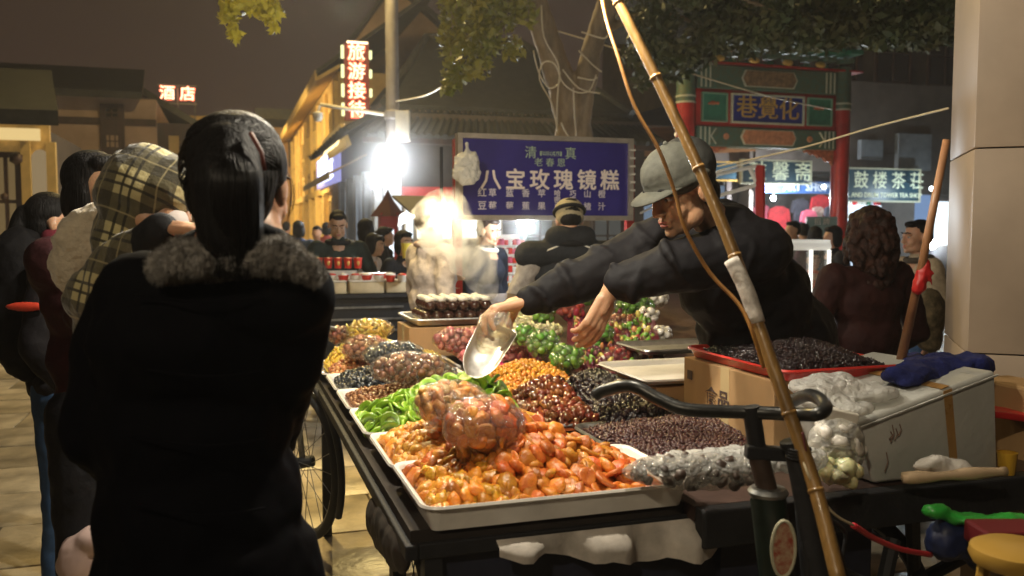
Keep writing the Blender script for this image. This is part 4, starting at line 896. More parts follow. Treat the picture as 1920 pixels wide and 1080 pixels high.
wire('electric_cord', [P(1502, 850, 1.77), P(1520, 900, 1.74), P(1560, 960, 1.76), P(1600, 985, 1.8)], .0028, M_cord, 'loose thin cord hanging below the pole tie')
wire('looped_cord', [P(1505, 810, 1.77), P(1512, 850, 1.76), P(1525, 875, 1.76), P(1518, 885, 1.76), P(1508, 868, 1.77), P(1520, 900, 1.77), P(1545, 950, 1.8)], .003, mat('maroon_cord', (.12, .02, .02), rough=.6), 'dark red looped cord at the pole tie')
wire('floor_cable', [P(1600, 985, 1.85), P(1640, 1010, 1.9), P(1690, 1030, 1.95), P(1745, 1040, 2.0)], .007, mat('red_cable', (.45, .02, .03), rough=.4), 'bright red cable sagging under the tricycle deck')
wire('floor_cable', [P(1550, 970, 1.85), P(1585, 1000, 1.9), P(1580, 1060, 1.9), P(1620, 1085, 1.9)], .005, M_black, 'black cable looping under the tricycle deck')
# hanging bulb over the trays (hangs from the pole above the picture)
lb2 = thing('hanging_bulb', (.74, 1.98, 2.32), 'bare warm bulb hanging from the pole tip over the front tray', 'lamp')
BL = Vector((.74, 1.98, 2.28))
MB().ball(BL, .035).obj('bulb', E_lampy, lb2, smooth=True); MB().tube([BL + UP * .03, BL + UP * .10], .018, 10).obj('socket', M_black, lb2)
MB().tube(spline([BL + UP * .10, BL + Vector((.04, .02, .16)), pp[-1]]), .004, 6).obj('cord', M_black, lb2)
point(BL - UP * .06, 74, (1.0, .90, .72), .04)
BL2 = Vector((.36, 3.0, 2.38)); lb3 = thing('hanging_bulb', BL2 + UP * .04, 'added unseen bulb that brightens the far end of the fruit cart', 'lamp')  # extra bulb, added to brighten the fruit farther back
MB().ball(BL2, .035).obj('bulb', E_lampy, lb3, smooth=True); MB().tube([BL2 + UP * .03, BL2 + UP * .10], .018, 10).obj('socket', M_black, lb3)
MB().tube(spline([BL2 + UP * .10, BL2 + Vector((.2, -.5, .06)), pp[-1]]), .004, 6).obj('cord', M_black, lb3)
point(BL2 - UP * .06, 95, (1.0, .92, .76), .04)
# ================================================================ DRIED FRUIT
def fruit(name, col, col2=None, rough=.40, sss=.25, coat=.24, rand=.38, hue=.018, bump=.45, bscale=90, vscale=22):
    return mat(name, col, rough=rough, col2=col2, vscale=vscale, coat=coat, sss=sss, sssr=(1, .45, .2), rand=rand, hue=hue, bump=bump, bscale=bscale)
F_tom = fruit('dried_tomato', (.46, .11, .012), (.66, .25, .03), hue=.018, rand=.3)
F_apr = fruit('dried_apricot', (.62, .25, .03), (.76, .38, .07), hue=.012, coat=.3, rough=.36)
F_date = fruit('amber_plum', (.12, .028, .012), (.26, .07, .02), rough=.16, coat=.8, bscale=50)
F_black = fruit('black_date', (.012, .006, .008), (.022, .009, .010), rough=.25, coat=.45, bump=.8)
F_raisin = fruit('purple_raisin', (.030, .010, .014), (.07, .022, .02), rough=.42, coat=.18, rand=.3)
F_gold = fruit('golden_raisin', (.56, .21, .02), (.68, .33, .04), rough=.25)
F_yel = fruit('yellow_ginger', (.74, .50, .05), (.80, .62, .12), rough=.4, coat=.3)
F_nut = fruit('brown_nut', (.34, .13, .05), (.50, .24, .10), rough=.45, coat=.2)
F_nutd = fruit('walnut_date', (.16, .05, .02), (.34, .12, .05), rough=.3)
F_prune = fruit('blue_black_prune', (.012, .016, .022), (.03, .035, .045), rough=.25, coat=.5)
F_pink = fruit('pink_haw', (.48, .13, .12), (.60, .26, .20), rough=.35, coat=.4)
F_mag = fruit('magenta_berry', (.35, .01, .09), (.5, .03, .12), rough=.2)
F_green = fruit('candied_green', (.07, .20, .02), (.18, .32, .04), rough=.2, coat=.8)
F_cream = fruit('cream_slices', (.66, .60, .30), (.75, .72, .48), rough=.35, coat=.4)
F_dred = fruit('dark_red_haw', (.22, .015, .02), (.34, .03, .03), rough=.18)
# kiwi slice: green ring, pale heart, seeds
def kiwi_mat():
    m = mat('kiwi_slice', (.25, .42, .02), rough=.3, coat=.45, bump=.4, bscale=60, sss=.25, sssr=(.5, 1, .2)); n = m.node_tree; b = n.nodes['Principled BSDF']
    t = n.nodes.new('ShaderNodeTexCoord'); s = n.nodes.new('ShaderNodeSeparateXYZ'); n.links.new(t.outputs['Object'], s.inputs[0])
    cb = n.nodes.new('ShaderNodeCombineXYZ'); n.links.new(s.outputs['X'], cb.inputs['X']); n.links.new(s.outputs['Y'], cb.inputs['Y'])
    ln = n.nodes.new('ShaderNodeVectorMath'); ln.operation = 'LENGTH'; n.links.new(cb.outputs[0], ln.inputs[0])
    mr = n.nodes.new('ShaderNodeMapRange'); mr.inputs['From Max'].default_value = .031; n.links.new(ln.outputs['Value'], mr.inputs['Value'])
    ra = n.nodes.new('ShaderNodeValToRGB'); E_ = ra.color_ramp.elements
    E_[0].position = .0; E_[0].color = (.50, .55, .14, 1); E_[1].position = 1; E_[1].color = (.16, .34, .01, 1)
    for p, c in ((.28, (.40, .50, .08, 1)), (.42, (.08, .15, .015, 1)), (.55, (.20, .40, .02, 1)), (.85, (.30, .50, .03, 1))):
        e_ = E_.new(p); e_.color = c
    n.links.new(mr.outputs[0], ra.inputs[0])
    oi = n.nodes.new('ShaderNodeObjectInfo'); hs = n.nodes.new('ShaderNodeHueSaturation'); m2 = n.nodes.new('ShaderNodeMapRange'); m2.inputs['To Min'].default_value = .55; m2.inputs['To Max'].default_value = 1.05
    n.links.new(oi.outputs['Random'], m2.inputs['Value']); n.links.new(m2.outputs[0], hs.inputs['Value']); n.links.new(ra.outputs[0], hs.inputs['Color']); n.links.new(hs.outputs[0], b.inputs['Base Color'])
    return m
F_kiwi = kiwi_mat()
def lump(r, seed, sub=2, amp=.25, freq=1.6, dent=0.0):
    b = MB(); b.ball((0, 0, 0), 1, None, sub)
    for v in b.bm.verts:
        q = v.co.copy(); k = 1 + amp * noise.noise(q * freq + Vector((seed * 3.7, seed, 0))) + amp * .4 * noise.noise(q * freq * 3 + Vector((seed, 0, 9)))
        if dent: k *= 1 - dent * math.exp(-((q.x ** 2 + q.y ** 2) * 5)) 
        v.co = Vector((q.x * r[0] * k, q.y * r[1] * k, q.z * r[2] * k))
    return b.mesh('piece', smooth=True)
def disc(r, t, seed, bend=.3, n=14):
    """thin fleshy slice with a raised rim, curled"""
    b = MB(); b.lathe((0, 0, 0), [(.001, t * .35), (r * .45, t * .30), (r * .85, t * .5), (r * .97, t * .35), (r, 0), (r * .95, -t * .4), (r * .5, -t * .3), (.001, -t * .3)], n)
    for v in b.bm.verts:
        x, y, z = v.co; k = 1 + .12 * noise.noise(Vector((x / r + seed, y / r, seed)))
        v.co = Vector((x * k, y * k, z + bend * x * x / r + .12 * r * noise.noise(Vector((x / r * 1.5, y / r * 1.5, seed * 2.0)))))
    return b.mesh('slice', smooth=True)
V_tom = [disc(.026, .011, k, .22 - .2 * (k % 3)) for k in range(2)] + [lump((.027, .021, .014), k, 2, .28, 1.5, .25) for k in range(6)]
V_apr = [lump((.024, .017, .014), k + 11, 2, .35, 1.5, .35) for k in range(6)]
V_kiwi = [disc(.031, .010, k + 3, (.25, .1, -.3, .2, .45)[k % 5]) for k in range(6)]
V_date = [lump((.017, .013, .012), k + 21, 2, .28, 1.6) for k in range(5)]
V_nut = [lump((.013, .010, .009), k + 31, 1, .35, 1.8) for k in range(5)]
V_rai = [lump((.0085, .006, .005), k + 41, 1, .4, 1.8) for k in range(5)]
V_shred = [lump((.016, .006, .004), k + 51, 1, .4, 1.6) for k in range(5)]
def heap_h(rect, hb, gs):
    x0, x1, y0, y1 = rect
    def f(x, y):
        e = min(x - x0, x1 - x, y - y0, y1 - y); k = max(0, min(1, e / .045)); k = k * k * (3 - 2 * k)
        h = hb
        for cx, cy, sx, sy, hh in gs: h += hh * math.exp(-((x - cx) / sx) ** 2 - ((y - cy) / sy) ** 2)
        return h * (.25 + .75 * k) + .006 * noise.noise(Vector((x * 18, y * 18, 3)))
    return f
def pile(name, piece, label, rect, zb, hb, gs, variants, m, spacing, size=1.0, layers=2, parts=0, cat='dried fruit', group='heaps of dried fruit on the trays', tilt=.9, sel=None, slope=0.0, m2=None):
    x0, x1, y0, y1 = rect; f0 = heap_h(rect, hb, gs); f = (lambda x, y: f0(x, y) + slope * (y - y0))
    t_ = thing(name, ((x0 + x1) / 2, (y0 + y1) / 2, zb), label, cat, group)
    n = 22; b = MB(); g_ = [[b.bm.verts.new((x0 + (x1 - x0) * i / n, y0 + (y1 - y0) * j / n, zb + f(x0 + (x1 - x0) * i / n, y0 + (y1 - y0) * j / n) - .006)) for j in range(n + 1)] for i in range(n + 1)]
    for i in range(n):
        for j in range(n): b.bm.faces.new((g_[i][j], g_[i + 1][j], g_[i + 1][j + 1], g_[i][j + 1]))
    b.obj('heap_core', m, t_, smooth=True)
    P_ = []
    for L_ in range(layers):
        cell = {}; tries = int((x1 - x0) * (y1 - y0) / (spacing ** 2) * 7)
        for _ in range(tries):
            x = rnd.uniform(x0 + .008, x1 - .008); y = rnd.uniform(y0 + .008, y1 - .008)
            if sel and not sel(x, y): continue
            ci, cj = int(x / spacing), int(y / spacing); ok = True
            for a in (-1, 0, 1):
                for c in (-1, 0, 1):
                    for q in cell.get((ci + a, cj + c), ()):
                        if (q[0] - x) ** 2 + (q[1] - y) ** 2 < spacing ** 2: ok = False
            if not ok: continue
            cell.setdefault((ci, cj), []).append((x, y))
            z = zb + f(x, y) + spacing * (.05 + .38 * L_) + rnd.uniform(-.15, .2) * spacing
            e_ = .01; nx = -(f(x + e_, y) - f(x - e_, y)) / (2 * e_); ny = -(f(x, y + e_) - f(x, y - e_)) / (2 * e_)
            nrm = Vector((nx + rnd.gauss(0, tilt), ny + rnd.gauss(0, tilt), 1)).normalized()
            M = Matrix.Translation((x, y, z)) @ nrm.to_track_quat('Z', 'Y').to_matrix().to_4x4() @ Matrix.Rotation(rnd.uniform(0, 6.28), 4, 'Z') @ Matrix.Scale(size * rnd.uniform(.8, 1.2), 4)
            P_.append((L_, M))
    P_.sort(key=lambda q: (-q[0], q[1].translation.length))
    singles = P_[:parts]; rest = P_[parts:]
    for me in variants:
        if not me.materials: me.materials.append(m)
    base = t_.matrix_basis.inverted()
    for i, (_, M) in enumerate(singles):
        me = variants[i % len(variants)]
        if me.materials[0] != m: 
            me = me.copy(); me.materials.clear(); me.materials.append(m)
        o = bpy.data.objects.new(piece, me); COL.objects.link(o); o.parent = t_; o.matrix_basis = base @ M
        if m2 and rnd.random() < m2[1]: o.material_slots[0].link = 'OBJECT'; o.material_slots[0].material = m2[0]
    if rest:
        o = joined('small_pieces', variants, [base @ M for _, M in rest], m, t_); o['kind'] = 'stuff'; o.matrix_basis = Matrix()
    return t_, f
tz = .846
pile('dried_tomato_heap', 'dried_tomato', 'steep heap of orange-red dried tomatoes filling the front white tray', (.425, 1.01, 1.90, 2.235), tz, .028, [(.66, 2.13, .15, .13, .120), (.82, 2.14, .13, .10, .035), (.9, 2.05, .1, .1, .012)], V_tom, F_tom, .028, 1.05, 2, 290, sel=lambda x, y: x > .60 or y > 2.12)
pile('orange_segment_heap', 'dried_orange', 'yellow-orange dried fruit at the left end of the front tray', (.425, .64, 1.90, 2.20), tz, .034, [(.62, 2.12, .12, .12, .075)], V_apr, F_gold, .022, 1.05, 2, 120)
pile('apricot_heap', 'dried_apricot', 'rounded heap of pale orange dried apricots in the second tray', (.42, .915, 2.275, 2.635), tz, .030, [(.70, 2.48, .17, .14, .095)], V_apr, F_apr, .024, 1.1, 2, 290)
pile('kiwi_heap', 'kiwi_slice', 'long heap of bright green kiwi slices', (.415, .925, 2.68, 3.03), tz, .026, [(.78, 2.92, .20, .13, .095), (.60, 2.86, .12, .12, .03)], V_kiwi, F_kiwi, .030, 1.0, 2, 240, tilt=1.1)
pile('brown_nut_heap', 'nut', 'reddish brown nuts in the tray behind the kiwi slices', (.415, .925, 3.075, 3.41), tz, .026, [(.66, 3.25, .2, .12, .04)], V_nut, F_nutd, .014, 1.0, 2, 0)
pile('prune_heap', 'prune', 'blue-black prunes behind the brown nuts', (.415, .93, 3.46, 3.79), tz, .03, [(.68, 3.62, .2, .14, .06)], V_date, F_prune, .018, .9, 2, 120)
pile('peanut_heap', 'peanut', 'light brown peanuts in front of the yellow ginger heap', (.41, .96, 3.85, 4.02), tz, .03, [(.62, 3.98, .15, .1, .07)], V_nut, F_nut, .017, 1.2, 2, 120)
pile('yellow_ginger_heap', 'ginger_flake', 'bright yellow candied ginger in the farthest tray', (.41, .97, 4.0, 4.21), tz, .05, [(.62, 4.1, .16, .15, .10)], V_shred, F_yel, .016, 1.2, 2, 150)
pile('raisin_heap', 'raisin', 'flat spread of purple-brown raisins in the shallow steel tray', (1.065, 1.60, 2.12, 2.59), tz, .018, [(1.36, 2.42, .25, .18, .035)], V_rai, F_raisin, .0098, 1.05, 2, 0)
pile('black_date_heap', 'black_date', 'tall glossy heap of black dates before the handlebar', (1.13, 1.50, 2.58, 3.07), tz, .035, [(1.24, 2.90, .15, .13, .10), (1.34, 2.70, .15, .14, .03)], V_nut, F_black, .0145, 1.2, 2, 150)
pile('amber_plum_heap', 'preserved_plum', 'glossy red-brown preserved plums between the golden and black heaps', (.965, 1.17, 2.62, 3.09), tz, .035, [(1.09, 2.92, .12, .16, .075)], V_date, F_date, .021, 1.0, 2, 150)
pile('golden_raisin_heap', 'golden_raisin', 'golden yellow raisins heaped behind the plums', (.965, 1.33, 3.11, 3.50), tz, .035, [(1.10, 3.32, .15, .14, .075), (1.22, 3.40, .1, .1, .03)], V_nut, F_gold, .0145, 1.0, 2, 200)
pile('pink_haw_heap', 'haw', 'pink haw fruit heap under the steel scoop', (.99, 1.35, 3.78, 4.16), .90, .03, [(1.08, 4.0, .13, .13, .09)], V_date, F_pink, .024, 1.1, 2, 80)
pile('magenta_berry_heap', 'berry', 'magenta dried berries below the steel scoop', (.99, 1.32, 3.56, 3.76), tz, .035, [(1.0, 3.68, .12, .1, .03)], V_date, F_mag, .022, 1.0, 2, 60)
tray(.985, 1.36, 3.555, 4.18, .838, .04, M_dsteel, 'steel tray with pink and magenta fruit under the scoop')
pile('red_tray_raisins', 'raisin', 'black raisins in the red-rimmed tray in front of the vendor', (1.50, 1.86, 2.12, 2.60), 1.085, .02, [(1.74, 2.38, .14, .14, .035), (1.62, 2.3, .1, .12, .012)], V_rai, F_black, .0105, 1.15, 2, 0)
tray(1.47, 1.88, 2.09, 2.63, 1.076, .03, mat('red_rim_tray', (.55, .035, .025), rough=.35, coat=.3), 'red-rimmed tray of black raisins standing on the cardboard box')
# clear bags filled with fruit
M_film = film('clear_film')
def fruit_bag(label, c, r, piece, variants, m, n, size=1.0, rot=0.0, tip=None, fm=None, group='clear bags of fruit lying on the heaps', pieces_part=True, cat='bag of fruit'):
    c = Vector(c); t_ = thing('fruit_bag', c - UP * r[2], label, cat, group)
    Rm = Euler((0, 0, rot)).to_matrix(); base = t_.matrix_basis.inverted(); Ms = []
    ga = math.pi * (3 - math.sqrt(5))
    for i in range(n):
        zz = 1 - 2 * (i + .5) / n; q = Vector((math.sqrt(1 - zz * zz) * math.cos(ga * i), math.sqrt(1 - zz * zz) * math.sin(ga * i), zz))
        k = rnd.uniform(.74, .86) if i % 3 else .55
        p = c + Rm @ Vector((q.x * r[0] * k, q.y * r[1] * k, q.z * r[2] * k))
        M = Matrix.Translation(p) @ (q + Vector((rnd.gauss(0, .35), rnd.gauss(0, .35), rnd.gauss(0, .35)))).to_track_quat('Z', 'Y').to_matrix().to_4x4() @ Matrix.Rotation(rnd.uniform(0, 6.3), 4, 'Z') @ Matrix.Scale(size * rnd.uniform(.85, 1.15), 4)
        Ms.append(M)
    if pieces_part:
        for i, M in enumerate(Ms):
            me = variants[i % len(variants)]
            o = bpy.data.objects.new(piece, me); COL.objects.link(o); o.parent = t_; o.matrix_basis = base @ M
            if me.materials and me.materials[0] != m: o.material_slots[0].link = 'OBJECT'; o.material_slots[0].material = m
            elif not me.materials: me.materials.append(m)
    else:
        o = joined('contents', variants, [base @ M for M in Ms], m, t_); o['kind'] = 'stuff'; o.matrix_basis = Matrix()
    b = Blob(); b.ball(c, (r[0], r[1], r[2]), Rm, 3)
    if tip is not None:
        tp_ = c + Vector(tip); b.cap(c + (tp_ - c) * .6, tp_, r[2] * .45, r[2] * .16); b.cap(tp_, tp_ + (tp_ - c).normalized() * .03, .010, .018)
    b.fuse('film', fm or M_film, t_, voxel=.007, smooth=3, disp=.012, dsize=.05, fine=.006, fsize=.014, origin=t_.location)
    return t_
fruit_bag('big clear bag of orange dried tomatoes on top of the front heap', P(908, 796, 2.17), (.108, .085, .076), 'dried_tomato', V_tom, F_tom, 90, 1.0, tip=(.10, .06, .02))
fruit_bag('clear bag of dried apricots lying left behind the big tomato bag', P(845, 756, 2.44), (.108, .085, .066), 'dried_apricot', V_apr, F_apr, 90, 1.0, tip=(-.06, -.08, -.03))
fruit_bag('clear bag of dark walnuts nearest to the kiwi heap', P(768, 690, 3.18), (.150, .09, .062), 'walnut', V_date, F_nutd, 80, 1.1, rot=-.2, tip=(.17, -.03, -.03))
fruit_bag('clear bag of black prunes behind the walnut bag', P(738, 664, 3.55), (.13, .09, .055), 'prune', V_date, F_prune, 70, 1.1, tip=(.14, -.02, -.01))
fruit_bag('clear bag of brown peanuts against the yellow heap', P(684, 652, 3.86), (.11, .08, .062), 'peanut', V_nut, F_nut, 100, 1.5)
fruit_bag('bag of bright yellow ginger topping the farthest tray', P(693, 617, 4.12), (.12, .09, .05), 'ginger_flake', V_shred, F_yel, 90, 1.7)
fruit_bag('small clear bag of reddish nuts at the far left corner', P(640, 628, 4.20), (.07, .07, .045), 'nut', V_nut, F_nutd, 50, 1.4)
fruit_bag('clear bag of pink haw fruit on the pink heap', P(856, 636, 4.05), (.12, .08, .055), 'haw', V_date, F_pink, 50, 1.3)

# display of packed sweets farther back
dc = thing('display_cart', (1.9, 4.3, 0), 'sloping display of packed candied fruit behind the near cart', 'cart')
q = MB(); q.poly([(1.30, 3.60, .84), (2.55, 3.25, .84), (3.3, 4.9, 1.10), (1.30, 5.0, 1.10)], (0, 0, .02)); q.obj('sloping_board', M_darkwood, dc)
for x, y in ((1.4, 3.8), (2.4, 3.6), (1.5, 4.8), (3.1, 4.8)): MB().span((x - .02, y - .02, .01), (x + .02, y + .02, .85)).obj('leg', M_black, dc)
MB().span((1.45, 3.9, .40), (2.9, 4.6, .43)).obj('lower_shelf', M_black, dc)
G2 = 'packed candied fruit on the sloping display'
def pk_(u, v, d, r, var, m, n, s_, lab, rot=0.0, piece='candied_fruit'):
    fruit_bag(lab, P(u, v, d), r, piece, var, m, n, s_, rot, None, None, G2, n <= 60, 'pack')
pk_(1062, 672, 3.62, (.075, .06, .06), V_date, F_green, 42, 1.3, 'bright green pack lowest beside the golden heap')
pk_(1018, 645, 3.75, (.08, .06, .065), V_date, F_green, 42, 1.3, 'dark green pack left of the lowest green pack')
pk_(985, 628, 3.9, (.05, .05, .05), V_date, F_green, 30, 1.2, 'small green pack at the foot of the cream packs')
pk_(1015, 588, 4.25, (.07, .05, .05), V_date, F_green, 34, 1.2, 'light green pack above the cream packs')
pk_(1190, 574, 4.6, (.12, .06, .055), V_date, F_green, 54, 1.4, 'green pack under the vendor elbow')
pk_(1070, 582, 4.4, (.08, .05, .045), V_date, F_dred, 40, 1.3, 'dark red pack between the two hands')
pk_(1090, 558, 4.7, (.08, .05, .04), V_date, F_green, 30, 1.3, 'green pack behind the dark red pack')
pk_(1028, 570, 4.5, (.07, .05, .045), V_shred, F_cream, 50, 1.6, 'cream shredded pack topmost of the display')
pk_(1025, 620, 4.0, (.09, .05, .035), V_shred, F_cream, 50, 1.7, 'oval cream pack between the green packs')
for k in range(6):
    pk_(968 + 3 * k, 640 - 13 * k, 3.95 + .09 * k, (.12, .05, .022), V_shred, F_cream, 40, 1.8, ['lowest', 'second', 'third', 'fourth', 'fifth', 'topmost'][k] + ' flat cream pack in the stack behind the scoop')
# loose wrapped candies
cs_ = []
Mcan = [F_green, mat('candy_yellow', (.50, .42, .10), rough=.25, coat=.6), mat('candy_red', (.32, .04, .04), rough=.25, coat=.6), mat('candy_white', (.70, .66, .60), rough=.3, coat=.6), mat('candy_purple', (.10, .015, .03), rough=.2, coat=.6), mat('candy_orange', (.45, .18, .06), rough=.25, coat=.6)]
V_can = [lump((.017, .010, .008), k + 61, 1, .3, 1.7) for k in range(5)]
cm = thing('candy_mix', P(1155, 650, 3.9), 'loose mix of glossy wrapped candies beneath the vendor left hand', 'candy')
for mi, mm in enumerate(Mcan):
    for me in V_can: pass
    vv = [me.copy() for me in V_can]
    for me in vv: me.materials.clear(); me.materials.append(mm)
    for k in range({0: 110, 1: 40, 2: 26, 3: 16, 4: 100, 5: 22}[mi]):
        t = rnd.random(); v = 588 + 100 * t; u = rnd.uniform(1075 + 10 * t, 1215 + 25 * t); d = 4.40 - .72 * t
        p = P(u, v, d) - UP * .0; 
        p.z += rnd.uniform(-.012, .014)
        o = bpy.data.objects.new('candy', vv[k % 5]); COL.objects.link(o); o.parent = cm; o.location = p - cm.location; o.rotation_euler = (rnd.uniform(0, 6), rnd.uniform(0, 6), rnd.uniform(0, 6)); o.scale = (1.1,) * 3 if rnd.random() < .6 else (1.5,) * 3
q = MB(); q.poly([P(1060, 700, 3.62) - UP * .02, P(1250, 690, 3.62) - UP * .02, P(1225, 585, 4.45) - UP * .02, P(1065, 585, 4.45) - UP * .02], (0, 0, .012)); q.obj('heap_core', Mcan[4], cm)
pk_(1120, 625, 4.02, (.09, .06, .05), V_date, F_green, 44, 1.1, 'clear pack of green sweets among the loose candies')
pk_(1165, 665, 3.8, (.08, .05, .04), V_date, F_dred, 36, 1.0, 'clear pack of dark sweets low among the candies')
pk_(1165, 605, 4.3, (.09, .05, .045), V_date, F_nutd, 40, 1.2, 'brownish pack behind the loose candies')
for k, (u, v, d) in enumerate(((1215, 590, 4.4), (1235, 560, 4.7), (1240, 625, 4.2), (1225, 660, 4.0), (1205, 655, 3.95))):
    fruit_bag(['white crinkled packet by the vendor body', 'topmost white packet by the vendor body', 'whitish packet right of the candies', 'pale packet low at the right of the candies', 'pale round sweet packet in front of the candies'][k], P(u, v, d), (.06, .05, .04), 'white_sweet', V_date, Mcan[3], 14, 1.3, .4 * k, None, None, G2, True, 'pack')
tray(1.62, 2.05, 3.24, 3.52, .985, .02, M_steel, 'thin steel tray edge before the candies', r=.02)

# steel tray with chocolate coated sweets on a cardboard box
M_card = mat('cardboard', (.42, .26, .12), rough=.8, var=.12, vscale=5, bump=.1, bscale=30, stretch=(1, 1, .3))
def carton(label, a, b_, name='cardboard_box', flaps=None):
    a = Vector(a); b_ = Vector(b_); t_ = thing(name, ((a.x + b_.x) / 2, (a.y + b_.y) / 2, a.z), label, 'box')
    MB().span(a, b_, .003).obj('carton', M_card, t_)
    MB().span((a.x - .001, (a.y + b_.y) / 2 - .025, a.z + .01), (b_.x + .001, (a.y + b_.y) / 2 + .025, b_.z + .0015)).obj('tape', mat('packing_tape', (.50, .38, .2), rough=.25) if 'packing_tape' not in bpy.data.materials else bpy.data.materials['packing_tape'], t_)
    return t_
carton('cardboard box under the steel tray of chocolate sweets', (.83, 4.23, .842), (1.22, 4.55, 1.018))
tray(.86, 1.36, 4.22, 4.60, 1.03, .03, M_steel, 'steel tray of dark chocolate sweets on a cardboard box', rim=.02)
ch = thing('chocolate_sweets', (1.12, 4.4, 1.04), 'rows of dark chocolate balls topped with white in the steel tray', 'sweets')
M_choc = mat('dark_chocolate', (.045, .016, .010), rough=.15, coat=.6, bump=.3, bscale=60); M_cr = mat('white_topping', (.75, .72, .64), rough=.4, bump=.6, bscale=80)
V_ch = [lump((.030, .030, .028), k + 71, 2, .15) for k in range(3)]; V_cr = [lump((.026, .024, .014), k + 81, 2, .5, 2.4) for k in range(3)]
for me in V_ch: me.materials.append(M_choc)
for me in V_cr: me.materials.append(M_cr)
for lay in range(2):
    for j in range(5):
        for i in range(7):
            if lay and (i == 6): continue
            p = Vector((.93 + i * .058 + lay * .02, 4.30 + j * .055, 1.066 + lay * .052)) - ch.location
            o = bpy.data.objects.new('chocolate_ball', V_ch[(i + j) % 3]); COL.objects.link(o); o.parent = ch; o.location = p; o.rotation_euler = (0, 0, i + j)
            if lay:
                o = bpy.data.objects.new('white_topping', V_cr[(i * 2 + j) % 3]); COL.objects.link(o); o.parent = ch; o.location = p + Vector((0, 0, .030)); o.rotation_euler = (0, 0, i * 2 + j)

# boxes at the vendor's side
cb = carton('open-sided cardboard box with dark printed characters, under the red-rimmed tray', (1.46, 2.12, .842), (1.92, 2.64, 1.07))
text('食品', (1.457, 2.42, .965), .060, mat('box_print', (.08, .05, .04), rough=.8), cb, xdir=(0, -1, 0), extrude=.0008, bold=.001, sx=1.2)
MB().span((1.456, 2.58, 1.00), (1.4585, 2.61, 1.03)).obj('stamp', bpy.data.materials['box_print'], cb)
carton('low brown box carrying the empty steel tray, left of the vendor', (1.40, 2.72, .842), (1.75, 3.06, .955))
tray(1.36, 1.78, 2.70, 3.12, .966, .018, M_enamel, 'empty steel tray on the low brown box', rim=.014)
carton('flat brown box beside the black dates', (1.56, 2.66, .838), (1.80, 2.70, .92)) if False else None
# foam box
fbx = thing('foam_box', P(1740, 850, 2.45), 'large grey-white foam box with a brown tape strap and blue cloth on top', 'box')
M_foam = mat('grey_foam', (.50, .50, .46), rough=.7, var=.10, vscale=4, bump=.2, bscale=50)
b0 = P(1640, 903, 2.24); b1 = P(1872, 888, 2.36); t0 = P(1606, 792, 2.20); t1 = P(1868, 694, 2.36); bk0 = Vector((-.02, .42, 0)); bk1 = Vector((-.05, .42, 0))
b0.z = .842; b1.z = .842
vs = [b0, b1, t1, t0, b0 + bk0, b1 + bk1, t1 + bk1 + UP * .0, t0 + bk0 + UP * .02]
q = MB(); V8 = [q.bm.verts.new(v) for v in vs]
for f_ in ((0, 1, 2, 3), (5, 4, 7, 6), (4, 0, 3, 7), (1, 5, 6, 2), (3, 2, 6, 7), (4, 5, 1, 0)): q.bm.faces.new([V8[i] for i in f_])
bmesh.ops.bevel(q.bm, geom=q.bm.edges[:], offset=.012, segments=3, affect='EDGES', profile=.5); q.obj('box_body', M_foam, fbx, smooth=30)
nrm = (vs[1] - vs[0]).cross(vs[3] - vs[0]).normalized(); nrm = nrm if nrm.y < 0 else -nrm
def onf(s_, t): return vs[0].lerp(vs[1], s_).lerp(vs[3].lerp(vs[2], s_), t)
q = MB(); q.poly([onf(.60, .01) + nrm * .002, onf(.66, .01) + nrm * .002, onf(.66, .99) + nrm * .002, onf(.60, .99) + nrm * .002], -nrm * -.0015); q.obj('tape_strap', mat('brown_tape', (.40, .22, .07), rough=.3, var=.2), fbx)
q = MB(); tn = (vs[2] - vs[3]).cross(vs[7] - vs[3]).normalized(); tn = tn if tn.z > 0 else -tn
def ont(s_, t): return vs[3].lerp(vs[2], s_).lerp(vs[7].lerp(vs[6], s_), t)
q.poly([ont(.60, .01) + tn * .002, ont(.66, .01) + tn * .002, ont(.66, .99) + tn * .002, ont(.60, .99) + tn * .002], tn * .0015); q.obj('tape_strap', bpy.data.materials['brown_tape'], fbx)
q = MB(); 
lid = [onf(-.01, .93) + nrm * .003, onf(1.0, .965) + nrm * .003, onf(1.0, .95) + nrm * .003, onf(-.01, .905) + nrm * .003]; q.poly(lid, -nrm * -.004); q.obj('lid_edge', M_foam, fbx)
for s_, t, l_ in ((.22, .80, .045), (.24, .74, .03), (.20, .72, .02), (.27, .78, .03), (.14, .45, .05)):
    a = onf(s_, t) + nrm * .0022; q = MB(); q.tube([a, a + Vector((.006, 0, -l_ * .5)), a + Vector((-.004, 0, -l_))], .002, 4); q.obj('scuff', mat('scuff_brown', (.20, .13, .10), rough=.8) if 'scuff_brown' not in bpy.data.materials else bpy.data.materials['scuff_brown'], fbx)
q = MB(); q.box(P(1572, 778, 2.16), (.085, .05, .03), Euler((0, R(12), -YAW)).to_matrix(), .004); tag(q.obj('tray_corner', M_pale), 'cream slab end sticking out at the left edge of the foam box', 'slab')
def cloth(name, label, cat, balls, m, voxel=.009, disp=.03, dsize=.05, smooth=3, fine=.0):
    b = Blob()
    for c, r in balls: b.ball(c, r)
    o = b.fuse(name, m, None, voxel=voxel, smooth=smooth, disp=disp, dsize=dsize, fine=fine, fsize=.02, origin=balls[0][0]); return tag(o, label, cat)
M_bluec = mat('royal_blue_towel', (.008, .014, .11), rough=.95, var=.3, vscale=8, bump=.5, bscale=120)
